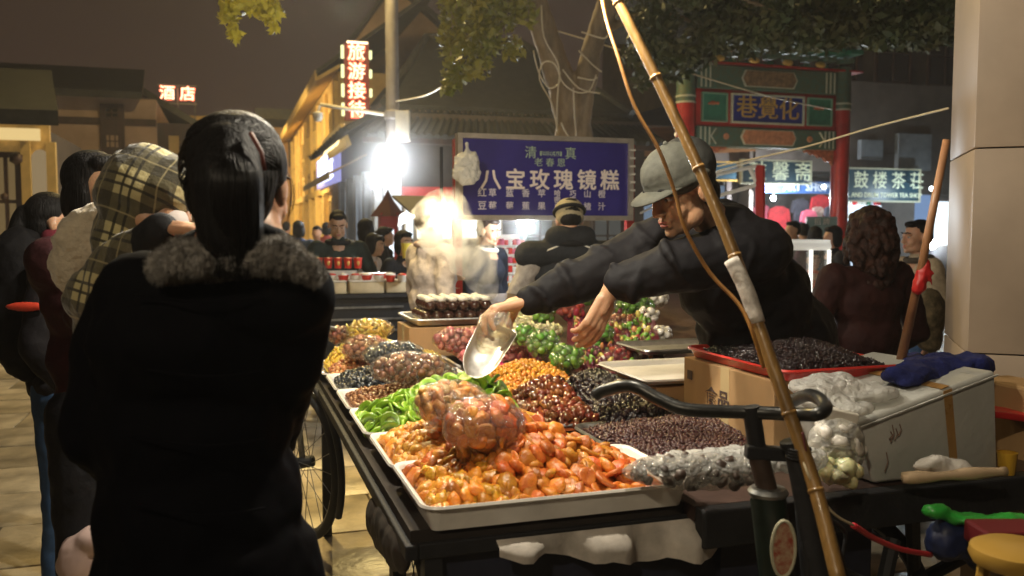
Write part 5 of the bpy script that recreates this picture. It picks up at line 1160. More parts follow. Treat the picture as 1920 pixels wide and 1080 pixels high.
cloth('blue_towel', 'crumpled royal blue towel thrown over the foam box', 'towel', [(P(1760, 690, 2.50), (.13, .08, .045)), (P(1705, 702, 2.40), (.085, .06, .032)), (P(1815, 682, 2.52), (.075, .06, .032)), (P(1715, 684, 2.62), (.06, .07, .03)), (P(1760, 712, 2.42), (.05, .04, .03)), (P(1700, 716, 2.36), (.035, .03, .018))], M_bluec, disp=.045, dsize=.06)
q = Blob(); c = P(1672, 700, 2.6); q.cap(c - RIGHT * .035, c + RIGHT * .03 + UP * .01, .024, .014); tag(q.fuse('plastic_bottle', mat('blue_plastic', (.02, .03, .45), rough=.3, coat=.3), None, voxel=.005, origin=c), 'bright blue plastic piece left of the towel', 'bottle')
cloth('plastic_sheet', 'crumpled whitish plastic sheet between the red tray and the foam box', 'sheet', [(P(1560, 722, 2.35), (.11, .09, .028)), (P(1620, 735, 2.32), (.10, .08, .022)), (P(1520, 728, 2.30), (.06, .07, .02)), (P(1560, 750, 2.25), (.09, .05, .02)), (P(1600, 765, 2.18), (.06, .04, .018))], film('milky_film', (.9, .88, .84), .42, 26, .16), disp=.035, dsize=.06)
# bag with brown mushrooms lying under the handlebar
mv = [lump((.020, .017, .014), k + 91, 2, .3) for k in range(4)]
M_mush = mat('dark_mushroom', (.05, .03, .022), rough=.5, var=.4, vscale=30, rand=.4, coat=.3)
fruit_bag('long clear bag of dark mushrooms lying at the near edge of the tricycle', P(1310, 884, 2.02), (.18, .058, .042), 'mushroom', mv, M_mush, 64, .78, rot=-.32, fm=film('cloudy_film', (.9, .88, .85), .22, 34, .10, 1.0), cat='bag', group=None)
cloth('plastic_wrap', 'bright crinkled clear plastic above the mushrooms', 'plastic wrap', [(P(1290, 866, 2.06), (.10, .05, .028)), (P(1370, 862, 2.06), (.11, .05, .03)), (P(1440, 866, 2.06), (.08, .05, .026)), (P(1500, 862, 2.08), (.07, .05, .03))], film('bright_film', (.9, .9, .88), .55, 30, .12), disp=.03, dsize=.03, fine=.012)
fruit_bag('upright clear bag of green and orange vegetables beside the foam box', P(1568, 838, 2.16), (.075, .06, .085), 'vegetable', V_apr, Mcan[3], 24, 1.2, group=None, fm=film('veg_film', (.9, .9, .84), .30, 16, .15), cat='bag')
fruit_bag('small clear bag with a bun and orange label at the foot of the foam box', P(1572, 884, 2.10), (.055, .045, .028), 'bun', V_date, F_cream, 12, 1.5, group=None, cat='bag')
cloth('foam_net', 'white crumpled foam net lying before the foam box', 'foam net', [(P(1755, 870, 2.18), (.07, .03, .022)), (P(1795, 878, 2.18), (.05, .03, .018))], mat('white_foam', (.62, .58, .52), rough=.8, bump=.5, bscale=60), disp=.02, dsize=.03)
pr = spline([P(1692, 896, 2.16), P(1760, 893, 2.15), P(1820, 888, 2.16), P(1885, 884, 2.18)], 4)
tag(MB().tube(pr, [.014 + .003 * math.sin(k) for k in range(len(pr))], 12).obj('paper_roll', mat('kraft_paper', (.50, .36, .22), rough=.8, var=.15), smooth=True), 'rolled beige paper lying along the tricycle beam', 'paper roll')
# clutter at the right edge
cloth('green_bag', 'bright green plastic bag rim hanging below the tricycle beam at right', 'bag', [(P(1755, 958, 2.1), (.035, .03, .02)), (P(1800, 972, 2.1), (.045, .03, .016)), (P(1850, 978, 2.08), (.06, .03, .018)), (P(1900, 975, 2.05), (.05, .03, .016))], mat('green_plastic', (.03, .34, .04), rough=.4, coat=.3), disp=.02, dsize=.03)
cloth('dark_blue_bag', 'dark blue bag hanging under the green one', 'bag', [(P(1780, 1010, 2.12), (.07, .05, .06)), (P(1850, 1020, 2.12), (.08, .05, .07))], mat('navy_bag', (.012, .02, .07), rough=.5), disp=.03)
q = MB(); c = P(1885, 1005, 1.95); q.box(c, (.14, .10, .05), Euler((0, 0, -.3)).to_matrix(), .006); tag(q.obj('red_crate', mat('dark_red_plastic', (.12, .008, .01), rough=.5)), 'dark red crate corner behind the yellow stool', 'crate')
q = MB(); c = P(1885, 775, 2.5); q.box(c, (.16, .12, .02), Euler((0, R(8), -.3)).to_matrix(), .006); tag(q.obj('red_box', M_red), 'red box lid at the far right edge beside the foam box', 'box')
q = MB(); c = P(1888, 868, 2.35); q.lathe(c, [(.0, -.03), (.02, -.03), (.026, .03), (.024, .03)], 14); tag(q.obj('yellow_cup', mat('yellow_plastic', (.60, .34, .03), rough=.35), smooth=30), 'small yellow cup at the far right edge', 'cup')
q = MB(); c = P(1905, 820, 2.6); q.box(c, (.14, .2, .34), None, .01); tag(q.obj('brown_crate', M_card), 'brown carton standing behind the cup at the right edge', 'carton')
stl = thing('yellow_stool', P(1905, 1040, 1.75), 'yellow round plastic stool at the bottom right corner', 'stool'); c = P(1905, 1040, 1.75)
q = MB(); q.lathe(c, [(.0, .02), (.07, .02), (.085, .012), (.088, -.004), (.08, -.02), (.0, -.02)], 24); q.obj('seat', mat('mustard_plastic', (.38, .22, .04), rough=.35, coat=.2), stl, smooth=40)
for k in range(4):
    a = math.pi / 4 + k * math.pi / 2; MB().tube([c + Vector((.055 * math.cos(a), .055 * math.sin(a), -.02)), Vector((c.x + .13 * math.cos(a), c.y + .13 * math.sin(a), .01))], .013, 8).obj('leg', bpy.data.materials['mustard_plastic'], stl)
# broom handle leaning at the pillar
bh_ = thing('broom_handle', P(1690, 672, 2.9), 'thin brown wooden stick leaning against the stone pillar with red ribbon', 'stick')
MB().tube([P(1688, 680, 2.62), P(1728, 500, 2.55), P(1775, 262, 2.45)], [.014, .012, .010], 10).obj('stick', mat('brown_stick', (.30, .14, .06), rough=.5, var=.25, vscale=10, coat=.2), bh_, smooth=True)
b = Blob(); b.cap(P(1722, 540, 2.55), P(1735, 495, 2.55), .020, .016); b.cap(P(1735, 500, 2.54), P(1752, 515, 2.54), .007, .003); b.cap(P(1738, 505, 2.54), P(1748, 535, 2.54), .007, .003); b.fuse('ribbon', M_red, bh_, voxel=.004, disp=.008, dsize=.02)
# lit far stall objects
# vendor stall at centre-left: black stand with cups and boxes
stn = thing('snack_stall', (1.0, 6.9, 0), 'black snack stall counter with red cups and cream boxes', 'stall')
a = AY(606, 553, 6.70); b_ = AY(768, 553, 6.70)
MB().span((a.x, 6.70, .62), (b_.x, 7.5, .98)).obj('counter_front', M_black, stn); MB().span((a.x - .05, 6.66, .982), (b_.x + .05, 7.55, 1.01)).obj('counter_top', M_black, stn)
for x in (a.x + .05, b_.x - .05):
    for y in (6.75, 7.4): MB().span((x - .03, y - .03, 0.01), (x + .03, y + .03, .62)).obj('leg', M_black, stn)
MB().span((a.x, 6.8, .30), (b_.x, 7.4, .33)).obj('lower_shelf', M_black, stn)
for k in range(3): MB().span((a.x + .05, 6.685, .90 - .09 * k), (b_.x - .05, 6.698, .915 - .09 * k)).obj('trim_strip', M_dsteel, stn)
M_cup = mat('red_cup', (.60, .035, .02), rough=.35, coat=.2); M_cupw = mat('cup_white', (.75, .70, .60), rough=.4)
def cup(u, v, d, r, h, label):
    c = P(u, v, d); t_ = thing('paper_cup', c, label, 'cup', 'red paper cups on the snack stall')
    MB().lathe(c, [(0, 0), (r * .78, 0), (r, h), (r * 1.06, h), (r * 1.06, h + .006), (r * .9, h + .004), (r * .7, .01)], 16).obj('cup_body', M_cup, t_, smooth=30)
    MB().ball(c + Vector((0, -r * .86, h * .55)), (r * .35, r * .12, h * .28)).obj('print', M_gold, t_, smooth=True)
for k in range(5): cup(597 + 18.5 * k, 503, 6.78, .033, .075, ['leftmost', 'second', 'third', 'fourth', 'rightmost'][k] + ' red paper cup of the upper row')
for k in range(7):
    c = P(622 + 22 * k, 528, 6.72); t_ = thing('snack_bowl', c, ['leftmost', 'second', 'third', 'middle', 'fifth', 'sixth', 'rightmost'][k] + ' red and white snack bowl in the lower row on the stall', 'bowl', 'snack bowls on the stall')
    MB().lathe(c, [(0, 0), (.028, 0), (.044, .05), (.040, .05)], 14).obj('bowl', M_cup if k % 2 else M_cupw, t_, smooth=30); MB().ball(c + UP * .048, (.038, .038, .018)).obj('filling', M_cupw if k % 2 else M_cup, t_, smooth=True)
MB().span(P(592, 524, 6.95), P(672, 508, 6.95) + Vector((0, .08, 0))).obj('riser', M_cupw, stn)
for k, (u0, u1) in enumerate(((612, 648), (654, 722), (726, 766))):
    a = P(u0, 552, 6.68); b_ = P(u1, 530, 6.68); t_ = thing('cream_box', (a + b_) / 2, ['small', 'long', 'rounded'][k] + ' cream foam box on the black stall counter', 'box', 'cream boxes on the snack stall')
    t_.location.z = 1.012
    q = MB(); q.box(((a.x + b_.x) / 2, 6.76, 1.012 + .045), (abs(b_.x - a.x), .14, .088), None, .012); q.obj('box_body', mat('cream_foam', (.62, .50, .30), rough=.7, var=.15) if 'cream_foam' not in bpy.data.materials else bpy.data.materials['cream_foam'], t_, smooth=30)
    q = MB(); q.box(((a.x + b_.x) / 2, 6.76, 1.012 + .096), (abs(b_.x - a.x) * 1.02, .145, .012), None, .004); q.obj('lid', M_cupw, t_)
a = P(705, 520, 6.9); q = MB(); q.box(a, (.28, .16, .07), None, .006); t_ = thing('white_bin', a - UP * .035, 'white tub with red triangles behind the bowls', 'tub'); q.obj('tub', M_cupw, t_)
for k in range(5): 
    x = a.x - .11 + .055 * k; MB().poly([(x - .024, a.y - .084, a.z + .033), (x + .024, a.y - .084, a.z + .033), (x, a.y - .084, a.z - .01)], (0, .003, 0)).obj('triangle', M_cup, t_)

# lit rack of red sweets behind the menu board
rk = thing('sweet_rack', (P(957, 480, 7.2).x, 7.0, 0), 'brightly lit white rack of red packets left of the capped man', 'rack')
a = AY(928, 530, 7.0); b_ = AY(990, 440, 7.0); x0, x1 = a.x, b_.x
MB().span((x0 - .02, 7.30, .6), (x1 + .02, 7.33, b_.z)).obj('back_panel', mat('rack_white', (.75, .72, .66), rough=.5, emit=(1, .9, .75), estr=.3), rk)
for k in range(5):
    z = AY(950, 460 + 17 * k, 7.0).z; MB().span((x0, 7.0, z - .012), (x1, 7.295, z)).obj('shelf', M_cupw, rk)
    for j in range(7):
        x = x0 + .02 + (x1 - x0 - .04) * j / 7; MB().span((x, 7.02, z + .001), (x + (x1 - x0) / 8.5, 7.1, z + .045 + .01 * (j % 2)), .006).obj('packet', [M_cup, Mc[1], M_cup, M_cupw][(j + k) % 4] if (j + k) % 4 != 3 else M_cupw, rk)
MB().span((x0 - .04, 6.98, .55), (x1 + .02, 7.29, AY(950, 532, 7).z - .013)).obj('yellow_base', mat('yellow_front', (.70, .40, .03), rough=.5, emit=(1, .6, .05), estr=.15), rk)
MB().span((x0 - .06, 7.0, .3), (x0 - .022, 7.3, b_.z + .02)).obj('side_panel', mat('amber_side', (.7, .45, .12), rough=.5), rk)
bl = thing('stall_lamp', P(985, 418, 6.6), 'dazzling white lamp under the menu board', 'lamp'); c = P(985, 418, 6.6)
MB().ball(c, .06).obj('bulb', E_lampw, bl, smooth=True); MB().tube([c + UP * .04, c + UP * .35], .012, 8).obj('holder', M_pale, bl)
point(c - FWD * .08, 42, COOL, .05)
MB().tube([P(915, 395, 7.4), P(935, 450, 7.4)], .012, 6).tube([P(905, 392, 7.4), P(1100, 398, 7.4)], .012, 6).obj('lamp_frame', M_pale, bl)
# glass display case at right
gc = thing('glass_case', (P(1510, 530, 6.8).x, 6.2, 0), 'white-framed lit glass food case between the vendor and the curly-haired woman', 'display case')
CX = P(1462, 500, 6.8); DX = P(1556, 500, 6.8); z1 = P(1500, 462, 6.8).z; z0 = P(1500, 560, 6.8).z
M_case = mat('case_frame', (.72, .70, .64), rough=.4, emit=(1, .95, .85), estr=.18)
w3 = (DX - CX); yv = FWD * .5
q = MB(); q.tube([CX.xy.to_3d() + UP * z1, DX.xy.to_3d() + UP * z1], .03, 4); q.obj('top_rail', M_case, gc)
for t in (0, .62, .98):
    p = CX.lerp(DX, t).xy.to_3d(); MB().tube([p + UP * z0, p + UP * (z1 - .03)], .018, 4).obj('upright', emat('tube_light', (1, .97, .88), 1.8) if t else M_case, gc)
a = CX.xy.to_3d(); b_ = DX.xy.to_3d()
MB().poly([a + UP * (z0 - .05), b_ + UP * (z0 - .05), b_ + UP * (z0 - .05) + yv, a + UP * (z0 - .05) + yv], (0, 0, .05)).obj('tray_shelf', M_case, gc)
MB().poly([a - UP * 0 + UP * .05, b_ + UP * .05, b_ + UP * .05 + yv, a + UP * .05 + yv], (0, 0, z0 - .11)).obj('cabinet', M_case, gc)
MB().poly([a + UP * (z1 + .03), b_ + UP * (z1 + .03), b_ + UP * (z1 + .03) + yv, a + UP * (z1 + .03) + yv], (0, 0, .02)).obj('roof_panel', M_case, gc)
mg = MB(); mg.poly([a + UP * z0 + FWD * .02, b_ + UP * z0 + FWD * .02, b_ + UP * (z1 - .03) + FWD * .02, a + UP * (z1 - .03) + FWD * .02], FWD * .004); mg.obj('glass_pane', film('glass_clear', (.93, .95, .93), .03, .5, .05, .1), gc)
pt = a.lerp(b_, .8) + FWD * .2 + UP * z0; MB().lathe(pt, [(0, 0), (.07, 0), (.08, .05), (.075, .06), (.0, .065)], 18).obj('pot', M_steel, gc, smooth=30)
for k in range(5):
    p = a.lerp(b_, .08 + .11 * k) + FWD * .2 + UP * (z0 + .03); MB().ball(p, (.04, .04, .03)).obj('bun', F_cream, gc, smooth=True)
sgn = thing('leaning_menu', P(1540, 425, 11), 'small green-grey menu board in front of the souvenir shop', 'sign board')
c = P(1540, 425, 11.5); MB().box(c, (.40, .03, .26), Euler((0, 0, -YAW)).to_matrix()).obj('board', mat('grey_green_board', (.12, .17, .15), rough=.5, emit=(.3, .4, .35), estr=.08), sgn)
text('招 牌', c - FWD * .02 + UP * .06, .09, M_let, sgn, xdir=RIGHT, extrude=.001)
MB().tube([c - UP * .13, Vector((c.x, c.y + .1, .02))], .02, 6).obj('stand', M_pale, sgn)
ch2 = thing('gilt_carving', P(1552, 600, 4.8), 'gold and red carved ornament hanging beside the curly-haired woman', 'ornament')
b = Blob(); c = P(1552, 598, 4.8)
for k in range(16): b.ball(c + Vector((rnd.uniform(-.04, .04), rnd.uniform(-.02, .02), rnd.uniform(-.09, .09))), rnd.uniform(.018, .03))
b.fuse('carving', mat('gilt', (.62, .38, .06), rough=.35, var=.4, vscale=40), ch2, voxel=.006, smooth=1)
MB().span(P(1535, 622, 4.85), P(1570, 575, 4.85) + FWD * .03).obj('backing', M_red, ch2)
MB().tube([P(1552, 622, 4.8), Vector((P(1552, 620, 4.8).x, P(1552, 620, 4.8).y, .01))], .02, 6).obj('stand', M_darkwood, ch2)
# shop goods and signs in the middle distance
kp = thing('pagoda_booth', P(728, 470, 11), 'small red pagoda-roofed booth in the crowd', 'booth')
c = P(728, 455, 11); 
MB().box((c.x, c.y, 1.0), (.22, .22, 1.4)).obj('body', M_redp, kp); MB().lathe((c.x, c.y, 1.66), [(.22, 0), (.19, .04), (.07, .20), (.02, .30), (.0, .34)], 4).obj('roof', mat('booth_roof', (.10, .03, .025), rough=.6), kp)
MB().box((c.x - .02, c.y - .115, 1.30), (.14, .01, .4)).obj('lit_panel', E_cool, kp)
au = thing('stall_umbrella', P(790, 400, 9), 'grey sloping awning of a stall right of the pagoda booth', 'awning')
q = MB(); q.poly([P(735, 370, 9), P(860, 372, 9.4), P(850, 410, 8.4), P(778, 408, 8.2)], (0, 0, .02)); q.obj('cover', mat('grey_cover', (.22, .20, .17), rough=.8), au); MB().tube([P(778, 408, 8.2), Vector((P(778, 408, 8.2).x, P(778, 408, 8.2).y, 0))], .02, 6).obj('pole', M_pale, au); MB().tube([P(850, 410, 8.4), Vector((P(850, 410, 8.4).x, P(850, 410, 8.4).y, 0))], .02, 6).obj('pole', M_pale, au)
q = thing('small_lamp', P(760, 408, 8), 'small white lamp shade tilted under the grey awning', 'lamp'); c = P(760, 409, 8)
MB().lathe(c, [(.03, .05), (.10, -.03), (.0, -.02)], 14, Euler((0, R(-30), 0)).to_matrix()).obj('shade', emat('shade_glow', (1, 1, .95), 2.2), q)
for (u, v, d, wt, lb, cl_) in ((1450, 372, 20.0, 330, 'white lamp glaring among the red clothes', COOL), (1748, 458, 6.5, 14, 'bluish white lamp behind the leaning stick', COOL), (1418, 425, 13, 80, 'small white lamp at the left of the souvenir shop', COOL), (1270, 252, 17.2, 6, 'dim lamp under the orange timber eave', WARM), (1132, 290, 0, 0, '', None)):
    if not wt: continue
    t_ = thing('shop_lamp', P(u, v, d), lb, 'lamp'); MB().ball(P(u, v, d), .055 if d > 8 else .035).obj('bulb', E_lampw if cl_ is COOL else E_warmb, t_, smooth=True); MB().tube([P(u, v, d) + UP * .04, P(u, v, d) + UP * .35], .01, 6).obj('flex', M_black, t_)
    point(P(u, v, d) - FWD * .1, wt, cl_, .05)
for x_, y_, wt_, lb_ in ((12.3, 16.2, 55, 'cool lamp under the souvenir shop signboard'), (15.2, 16.2, 60, 'cool lamp in front of the tea shop signboard'), (14.9, 18.4, 130, 'ceiling lamp inside the tea shop')):
    t_ = thing('shop_lamp', (x_, y_, 2.42 if y_ < 18 else 2.25), lb_, 'lamp'); zz_ = t_.location.z; MB().ball((x_, y_, zz_), .05).obj('bulb', emat('cool_bulb', (.85, .95, 1), 12), t_, smooth=True); MB().tube([(x_, y_, zz_ + .04), (x_, 17.5 if y_ < 17 else y_, zz_ + .3)], .012, 6).obj('arm', M_black, t_)
    point((x_, y_ - .1, zz_ - .1), wt_, (.72, .90, 1.0), .06)
# steam rising in front of the menu board, with the warm lamp of the steamer behind it
stl_ = thing('steamer_lamp', P(828, 404, 5.2), 'warm lamp glaring through the steam', 'lamp'); MB().ball(P(828, 404, 5.2), .055).obj('bulb', E_lampy, stl_, smooth=True); MB().tube([P(828, 404, 5.2) + UP * .05, P(828, 404, 5.2) + UP * .4], .01, 6).obj('flex', M_black, stl_)
point(P(828, 404, 5.0), 3.0, (1, .93, .78), .05)
sm = bpy.data.materials.new('steam'); sm.use_nodes = True; n = sm.node_tree; n.nodes.clear()
o_ = n.nodes.new('ShaderNodeOutputMaterial'); pv = n.nodes.new('ShaderNodeVolumePrincipled'); t = n.nodes.new('ShaderNodeTexCoord'); nz = n.nodes.new('ShaderNodeTexNoise'); nz.inputs['Scale'].default_value = 5.0; nz.inputs['Detail'].default_value = 6; nz.inputs['Distortion'].default_value = 1.2
mr = n.nodes.new('ShaderNodeMapRange'); mr.inputs['From Min'].default_value = .44; mr.inputs['From Max'].default_value = .70; mr.inputs['To Max'].default_value = 17.0
n.links.new(t.outputs['Object'], nz.inputs['Vector']); n.links.new(nz.outputs['Fac'], mr.inputs['Value']); n.links.new(mr.outputs[0], pv.inputs['Density']); pv.inputs['Color'].default_value = (1, .96, .86, 1); pv.inputs['Anisotropy'].default_value = .2
n.links.new(pv.outputs[0], o_.inputs['Volume'])
b = Blob(); dS = 5.05
for (u, v, r) in ((828, 405, .17), (812, 445, .11), (860, 435, .16), (885, 480, .14), (905, 518, .11), (918, 540, .07), (835, 375, .10), (800, 410, .11)): b.ball(P(u, v, dS), r)
so = b.fuse('steam', sm, None, voxel=.03, smooth=4, disp=.08, dsize=.15, origin=P(850, 460, dS)); tag(so, 'white cloud of steam rising before the menu board', 'steam', kind='stuff')
# ================================================================ PEOPLE
M_skin = mat('skin', (.50, .28, .165), rough=.45, var=.10, vscale=14, sss=.3, sssr=(1, .35, .2), bump=.15, bscale=120, hue=.006)
M_hair = mat('black_hair', (.0045, .0035, .0035), rough=.62, var=.5, vscale=60, bump=.6, bscale=160, stretch=(1, 1, .08), spec=.22)
M_eye = mat('eye_white', (.55, .50, .46), rough=.2, coat=.6); M_iris = mat('iris_dark', (.02, .012, .01), rough=.1, coat=.6); M_lip = mat('lip', (.38, .12, .09), rough=.4)
def frame_of(f, pitch=0.0, roll=0.0):
    """local axes: x = the person's left, -y = facing, z = up; returns 3x3 matrix"""
    f = Vector(f).normalized(); Y = -f; X = Y.cross(Vector((0, 0, 1))).normalized(); Z = X.cross(Y).normalized()
    M = Matrix((X, Y, Z)).transposed()
    return M @ Euler((R(pitch), R(roll), 0)).to_matrix()
def head_shapes(b, c, Rm, s=1.0, jaw=1.0):
    T = lambda x, y, z: Vector(c) + Rm @ (Vector((x, y, z)) * s)
    B = lambda p, r: b.ball(T(*p), tuple(q * s for q in r), Rm, 3)
    B((0, .012, .028), (.074, .092, .088)); B((0, -.030, -.025), (.062, .060, .082)); B((0, -.040, -.082), (.044 * jaw, .046, .034))
    for x in (-1, 1):
        B((x * .034, -.058, -.034), (.026, .024, .034)); B((x * .079, .004, -.012), (.010, .020, .032)); B((x * .040, -.022, -.070), (.024 * jaw, .036, .034))
        B((x * .011, -.100, -.036), (.009, .010, .008)); b.cap(T(x * .012, -.090, .021), T(x * .045, -.076, .020), .010 * s, .008 * s, 8)
    b.cap(T(0, -.088, .012), T(0, -.106, -.030), .009 * s, .013 * s, 10)
    b.cap(T(-.018, -.088, -.060), T(.018, -.088, -.060), .008 * s, .008 * s, 8); b.cap(T(-.014, -.086, -.073), T(.014, -.086, -.073), .009 * s, .009 * s, 8)
    B((0, -.078, -.097), (.020, .016, .016))
def face_parts(body, c, Rm, s=1.0, lids=0.5):
    T = lambda x, y, z: Vector(c) + Rm @ (Vector((x, y, z)) * s)
    for x in (-1, 1):
        e_ = MB().ball(T(x * .030, -.076, .000), (.0135 * s, .010 * s, .0075 * s), Rm, 2).obj('eye', M_eye, body, smooth=True)
        MB().ball(T(x * .030, -.0845, -.001), (.0062 * s, .003 * s, .0062 * s), Rm, 2).obj('iris', M_iris, e_, smooth=True)
        q = Blob(); q.cap(T(x * .016, -.086, .006), T(x * .032, -.0885, .009), .0035 * s, .0035 * s, 6); q.cap(T(x * .032, -.0885, .009), T(x * .046, -.079, .003), .0035 * s, .003 * s, 6); q.obj('upper_lid', M_skin, body, smooth=True)
        q = Blob(); q.cap(T(x * .013, -.099, .024), T(x * .034, -.096, .031), .0042 * s, .0045 * s, 6); q.cap(T(x * .034, -.096, .031), T(x * .052, -.080, .025), .0045 * s, .0028 * s, 6); q.obj('eyebrow', M_hair, body, smooth=True)
    q = Blob(); q.ball(T(0, -.0945, -.0605), (.020 * s, .0055 * s, .0042 * s), Rm, 2); q.ball(T(0, -.0935, -.0705), (.017 * s, .006 * s, .005 * s), Rm, 2); q.obj('lips', M_lip, body, smooth=True)
def hand_shapes(b, w_, d, n, side, s=1.0, curl=(.35, .5, .4), spread=.10, thumb=(.55, .75, .35), fr=1.0):
    """w_ wrist, d direction of the hand, n palm normal (towards the palm), side +1/-1 where the thumb is"""
    d = Vector(d).normalized(); n = (Vector(n) - d * Vector(n).dot(d)).normalized(); l = d.cross(n) * side; w_ = Vector(w_)
    for o_, r1, r2 in ((-.026, .014, .012), (-.009, .015, .0135), (.009, .015, .0135), (.025, .015, .012)): b.cap(w_ + l * o_ * .6 * s + d * .01 * s, w_ + d * .085 * s + l * o_ * s, r1 * s, r2 * s, 10)
    b.cap(w_ - d * .02 * s, w_ + d * .04 * s, .022 * s, .020 * s, 12)
    for i, (o_, L_) in enumerate(((-.030, .060), (-.0105, .072), (.0095, .078), (.029, .070))):
        p = w_ + d * (.088 - .004 * abs(i - 2)) * s + l * o_ * s; dd = (d + l * (o_ * spread * 30 * .1)).normalized(); a = 0; r_ = (.0088 if i else .0078) * fr
        for k, fl in enumerate((.45, .31, .24)):
            a += curl[k] * (1.15 if i == 0 else 1) * (1 - .06 * i); q = dd * math.cos(a) + n * math.sin(a); p2 = p + q * L_ * fl * s
            b.cap(p, p2, r_ * (1 - .08 * k) * s, r_ * (1 - .08 * (k + 1)) * s, 8); p = p2
    p = w_ + d * .022 * s + l * .026 * s
    for k, (L_, r_) in enumerate(((.040, .0125), (.030, .0105), (.024, .0092))):
        a, c_, e_ = thumb; q = (d * (a + .2 * k) + l * c_ * (1 - .35 * k) + n * e_ * (1 + .3 * k)).normalized(); p2 = p + q * L_ * s; b.cap(p, p2, r_ * s, r_ * .9 * s, 8); p = p2
PEOPLE = {}
def person(label, u, vtop, D, f, jm, tm, hair='short', hm=None, arms=None, lean=0, pitch=0, group=None, res=.012, cloth_disp=.02, stout=1.0, collar=None, cap_m=None, detail=False, turn=0, coat=False, skirt=.0, feet_z=0.0):
    top = P(u, vtop, D); H = top.z - feet_z; s = H / 1.73; org = Vector((top.x, top.y, feet_z)); Fm = frame_of(f)
    lm = Matrix.Rotation(R(lean), 3, 'X')
    def T(x, y, z):
        p = Vector((x * stout if abs(x) < .3 else x, y, z))
        if lean and z > .95: p = Vector((0, 0, .95)) + lm @ (p - Vector((0, 0, .95)))
        return org + Fm @ (p * s)
    if lean:   # keep the head where the photograph has it
        sh = Vector((0, 0, .95)) + lm @ Vector((0, 0, .78)); org = org - Fm @ (Vector((sh.x, sh.y, 0)) * s); k_ = 1.73 / sh.z if False else 1
    t_ = thing('person', (org.x, org.y, feet_z), label, 'person', group)
    hc = T(0, -.01, 1.615); ff = Vector(f); ff.rotate(Euler((0, 0, R(turn)))); Hm = frame_of(ff, pitch + lean * .6)
    A = arms or {}
    SL, SR = T(.165, .0, 1.40), T(-.165, .0, 1.40)
    def limb(side, key):
        if key in A: e_, w_ = [T(*q) if not isinstance(q, Vector) else q for q in A[key][:2]]
        else: e_, w_ = T(side * .235, .03, 1.13), T(side * .235, -.06, .90)
        return e_, w_
    eL, wL = limb(1, 'L'); eR, wR = limb(-1, 'R')
    b = Blob(); head_shapes(b, hc, Hm, s)
    b.cap(hc + Hm @ Vector((0, .02, -.05)) * s, T(0, .01, 1.40), .050 * s, .056 * s); b.cap(T(0, 0, 1.38), T(0, 0, .95), .09 * s, .09 * s)
    for S_, e_, w_, sd in ((SL, eL, wL, 1), (SR, eR, wR, -1)):
        b.chain([T(0, 0, 1.38), S_, e_, w_], [.06 * s, .042 * s, .034 * s, .024 * s]); dd = (w_ - e_).normalized(); hand_shapes(b, w_, dd, Fm @ Vector((-sd * .8, -.5, 0)), sd if False else (1 if sd > 0 else -1), s)
    for sd in (1, -1): b.chain([T(sd * .08, 0, .93), T(sd * .10, -.01, .50), T(sd * .10, .02, .08)], [.06 * s, .045 * s, .03 * s])
    body = b.fuse('body', M_skin, t_, voxel=.0045 if detail else res * .75, smooth=2 if detail else 3, origin=org)
    if detail or D < 8.5: face_parts(body, hc, Hm, s)
    # jacket
    j = Blob()
    for p, r in (((0, .005, .95), (.165, .125, .12)), ((0, .01, 1.10), (.165, .130, .15)), ((0, .005, 1.27), (.185, .135, .16))): j.ball(T(*p), tuple(q * s * (stout if i == 0 else 1) for i, q in enumerate(r)), Fm)
    j.cap(T(-.13, .01, 1.375), T(.13, .01, 1.375), .078 * s, .078 * s); j.cap(T(0, .02, 1.40), T(0, .01, 1.455), .085 * s, .072 * s)
    if coat: j.ball(T(0, 0, .75), (.18 * s * stout, .14 * s, .30 * s), Fm)
    for S_, e_, w_ in ((SL, eL, wL), (SR, eR, wR)): j.chain([S_, e_, w_ - (w_ - e_).normalized() * .01], [.078 * s, .062 * s, .045 * s])
    j.fuse('jacket', jm, t_, voxel=res, smooth=4, disp=cloth_disp, dsize=.09, origin=org)
    if collar:
        c_ = MB(); c_.tube([T(.085 * math.cos(a), .012 + .08 * math.sin(a), 1.46 + .012 * math.sin(a)) for a in [2 * math.pi * k / 20 for k in range(20)]], .022 * s, 8, closed=True); c_.obj('collar', collar, t_, smooth=True)
    q = Blob()
    for sd in (1, -1): q.chain([T(sd * .085, 0, .93), T(sd * .105, -.01, .50), T(sd * .105, .02, .10)], [.100 * s, .072 * s, .058 * s])
    q.fuse('trousers', tm, t_, voxel=res, smooth=4, disp=.015, dsize=.08, origin=org)
    for sd in (1, -1):
        q = Blob(); q.ball(T(sd * .105, -.04, .045), (.045 * s, .13 * s, .045 * s), Fm); q.cap(T(sd * .105, .02, .05), T(sd * .105, .02, .10), .045 * s, .045 * s); q.fuse('shoe', M_black, t_, voxel=.01, smooth=2, origin=org)
    h = Blob(); HT = lambda x, y, z: hc + Hm @ (Vector((x, y, z)) * s); HB = lambda p, r: h.ball(HT(*p), tuple(q_ * s for q_ in r), Hm, 3)
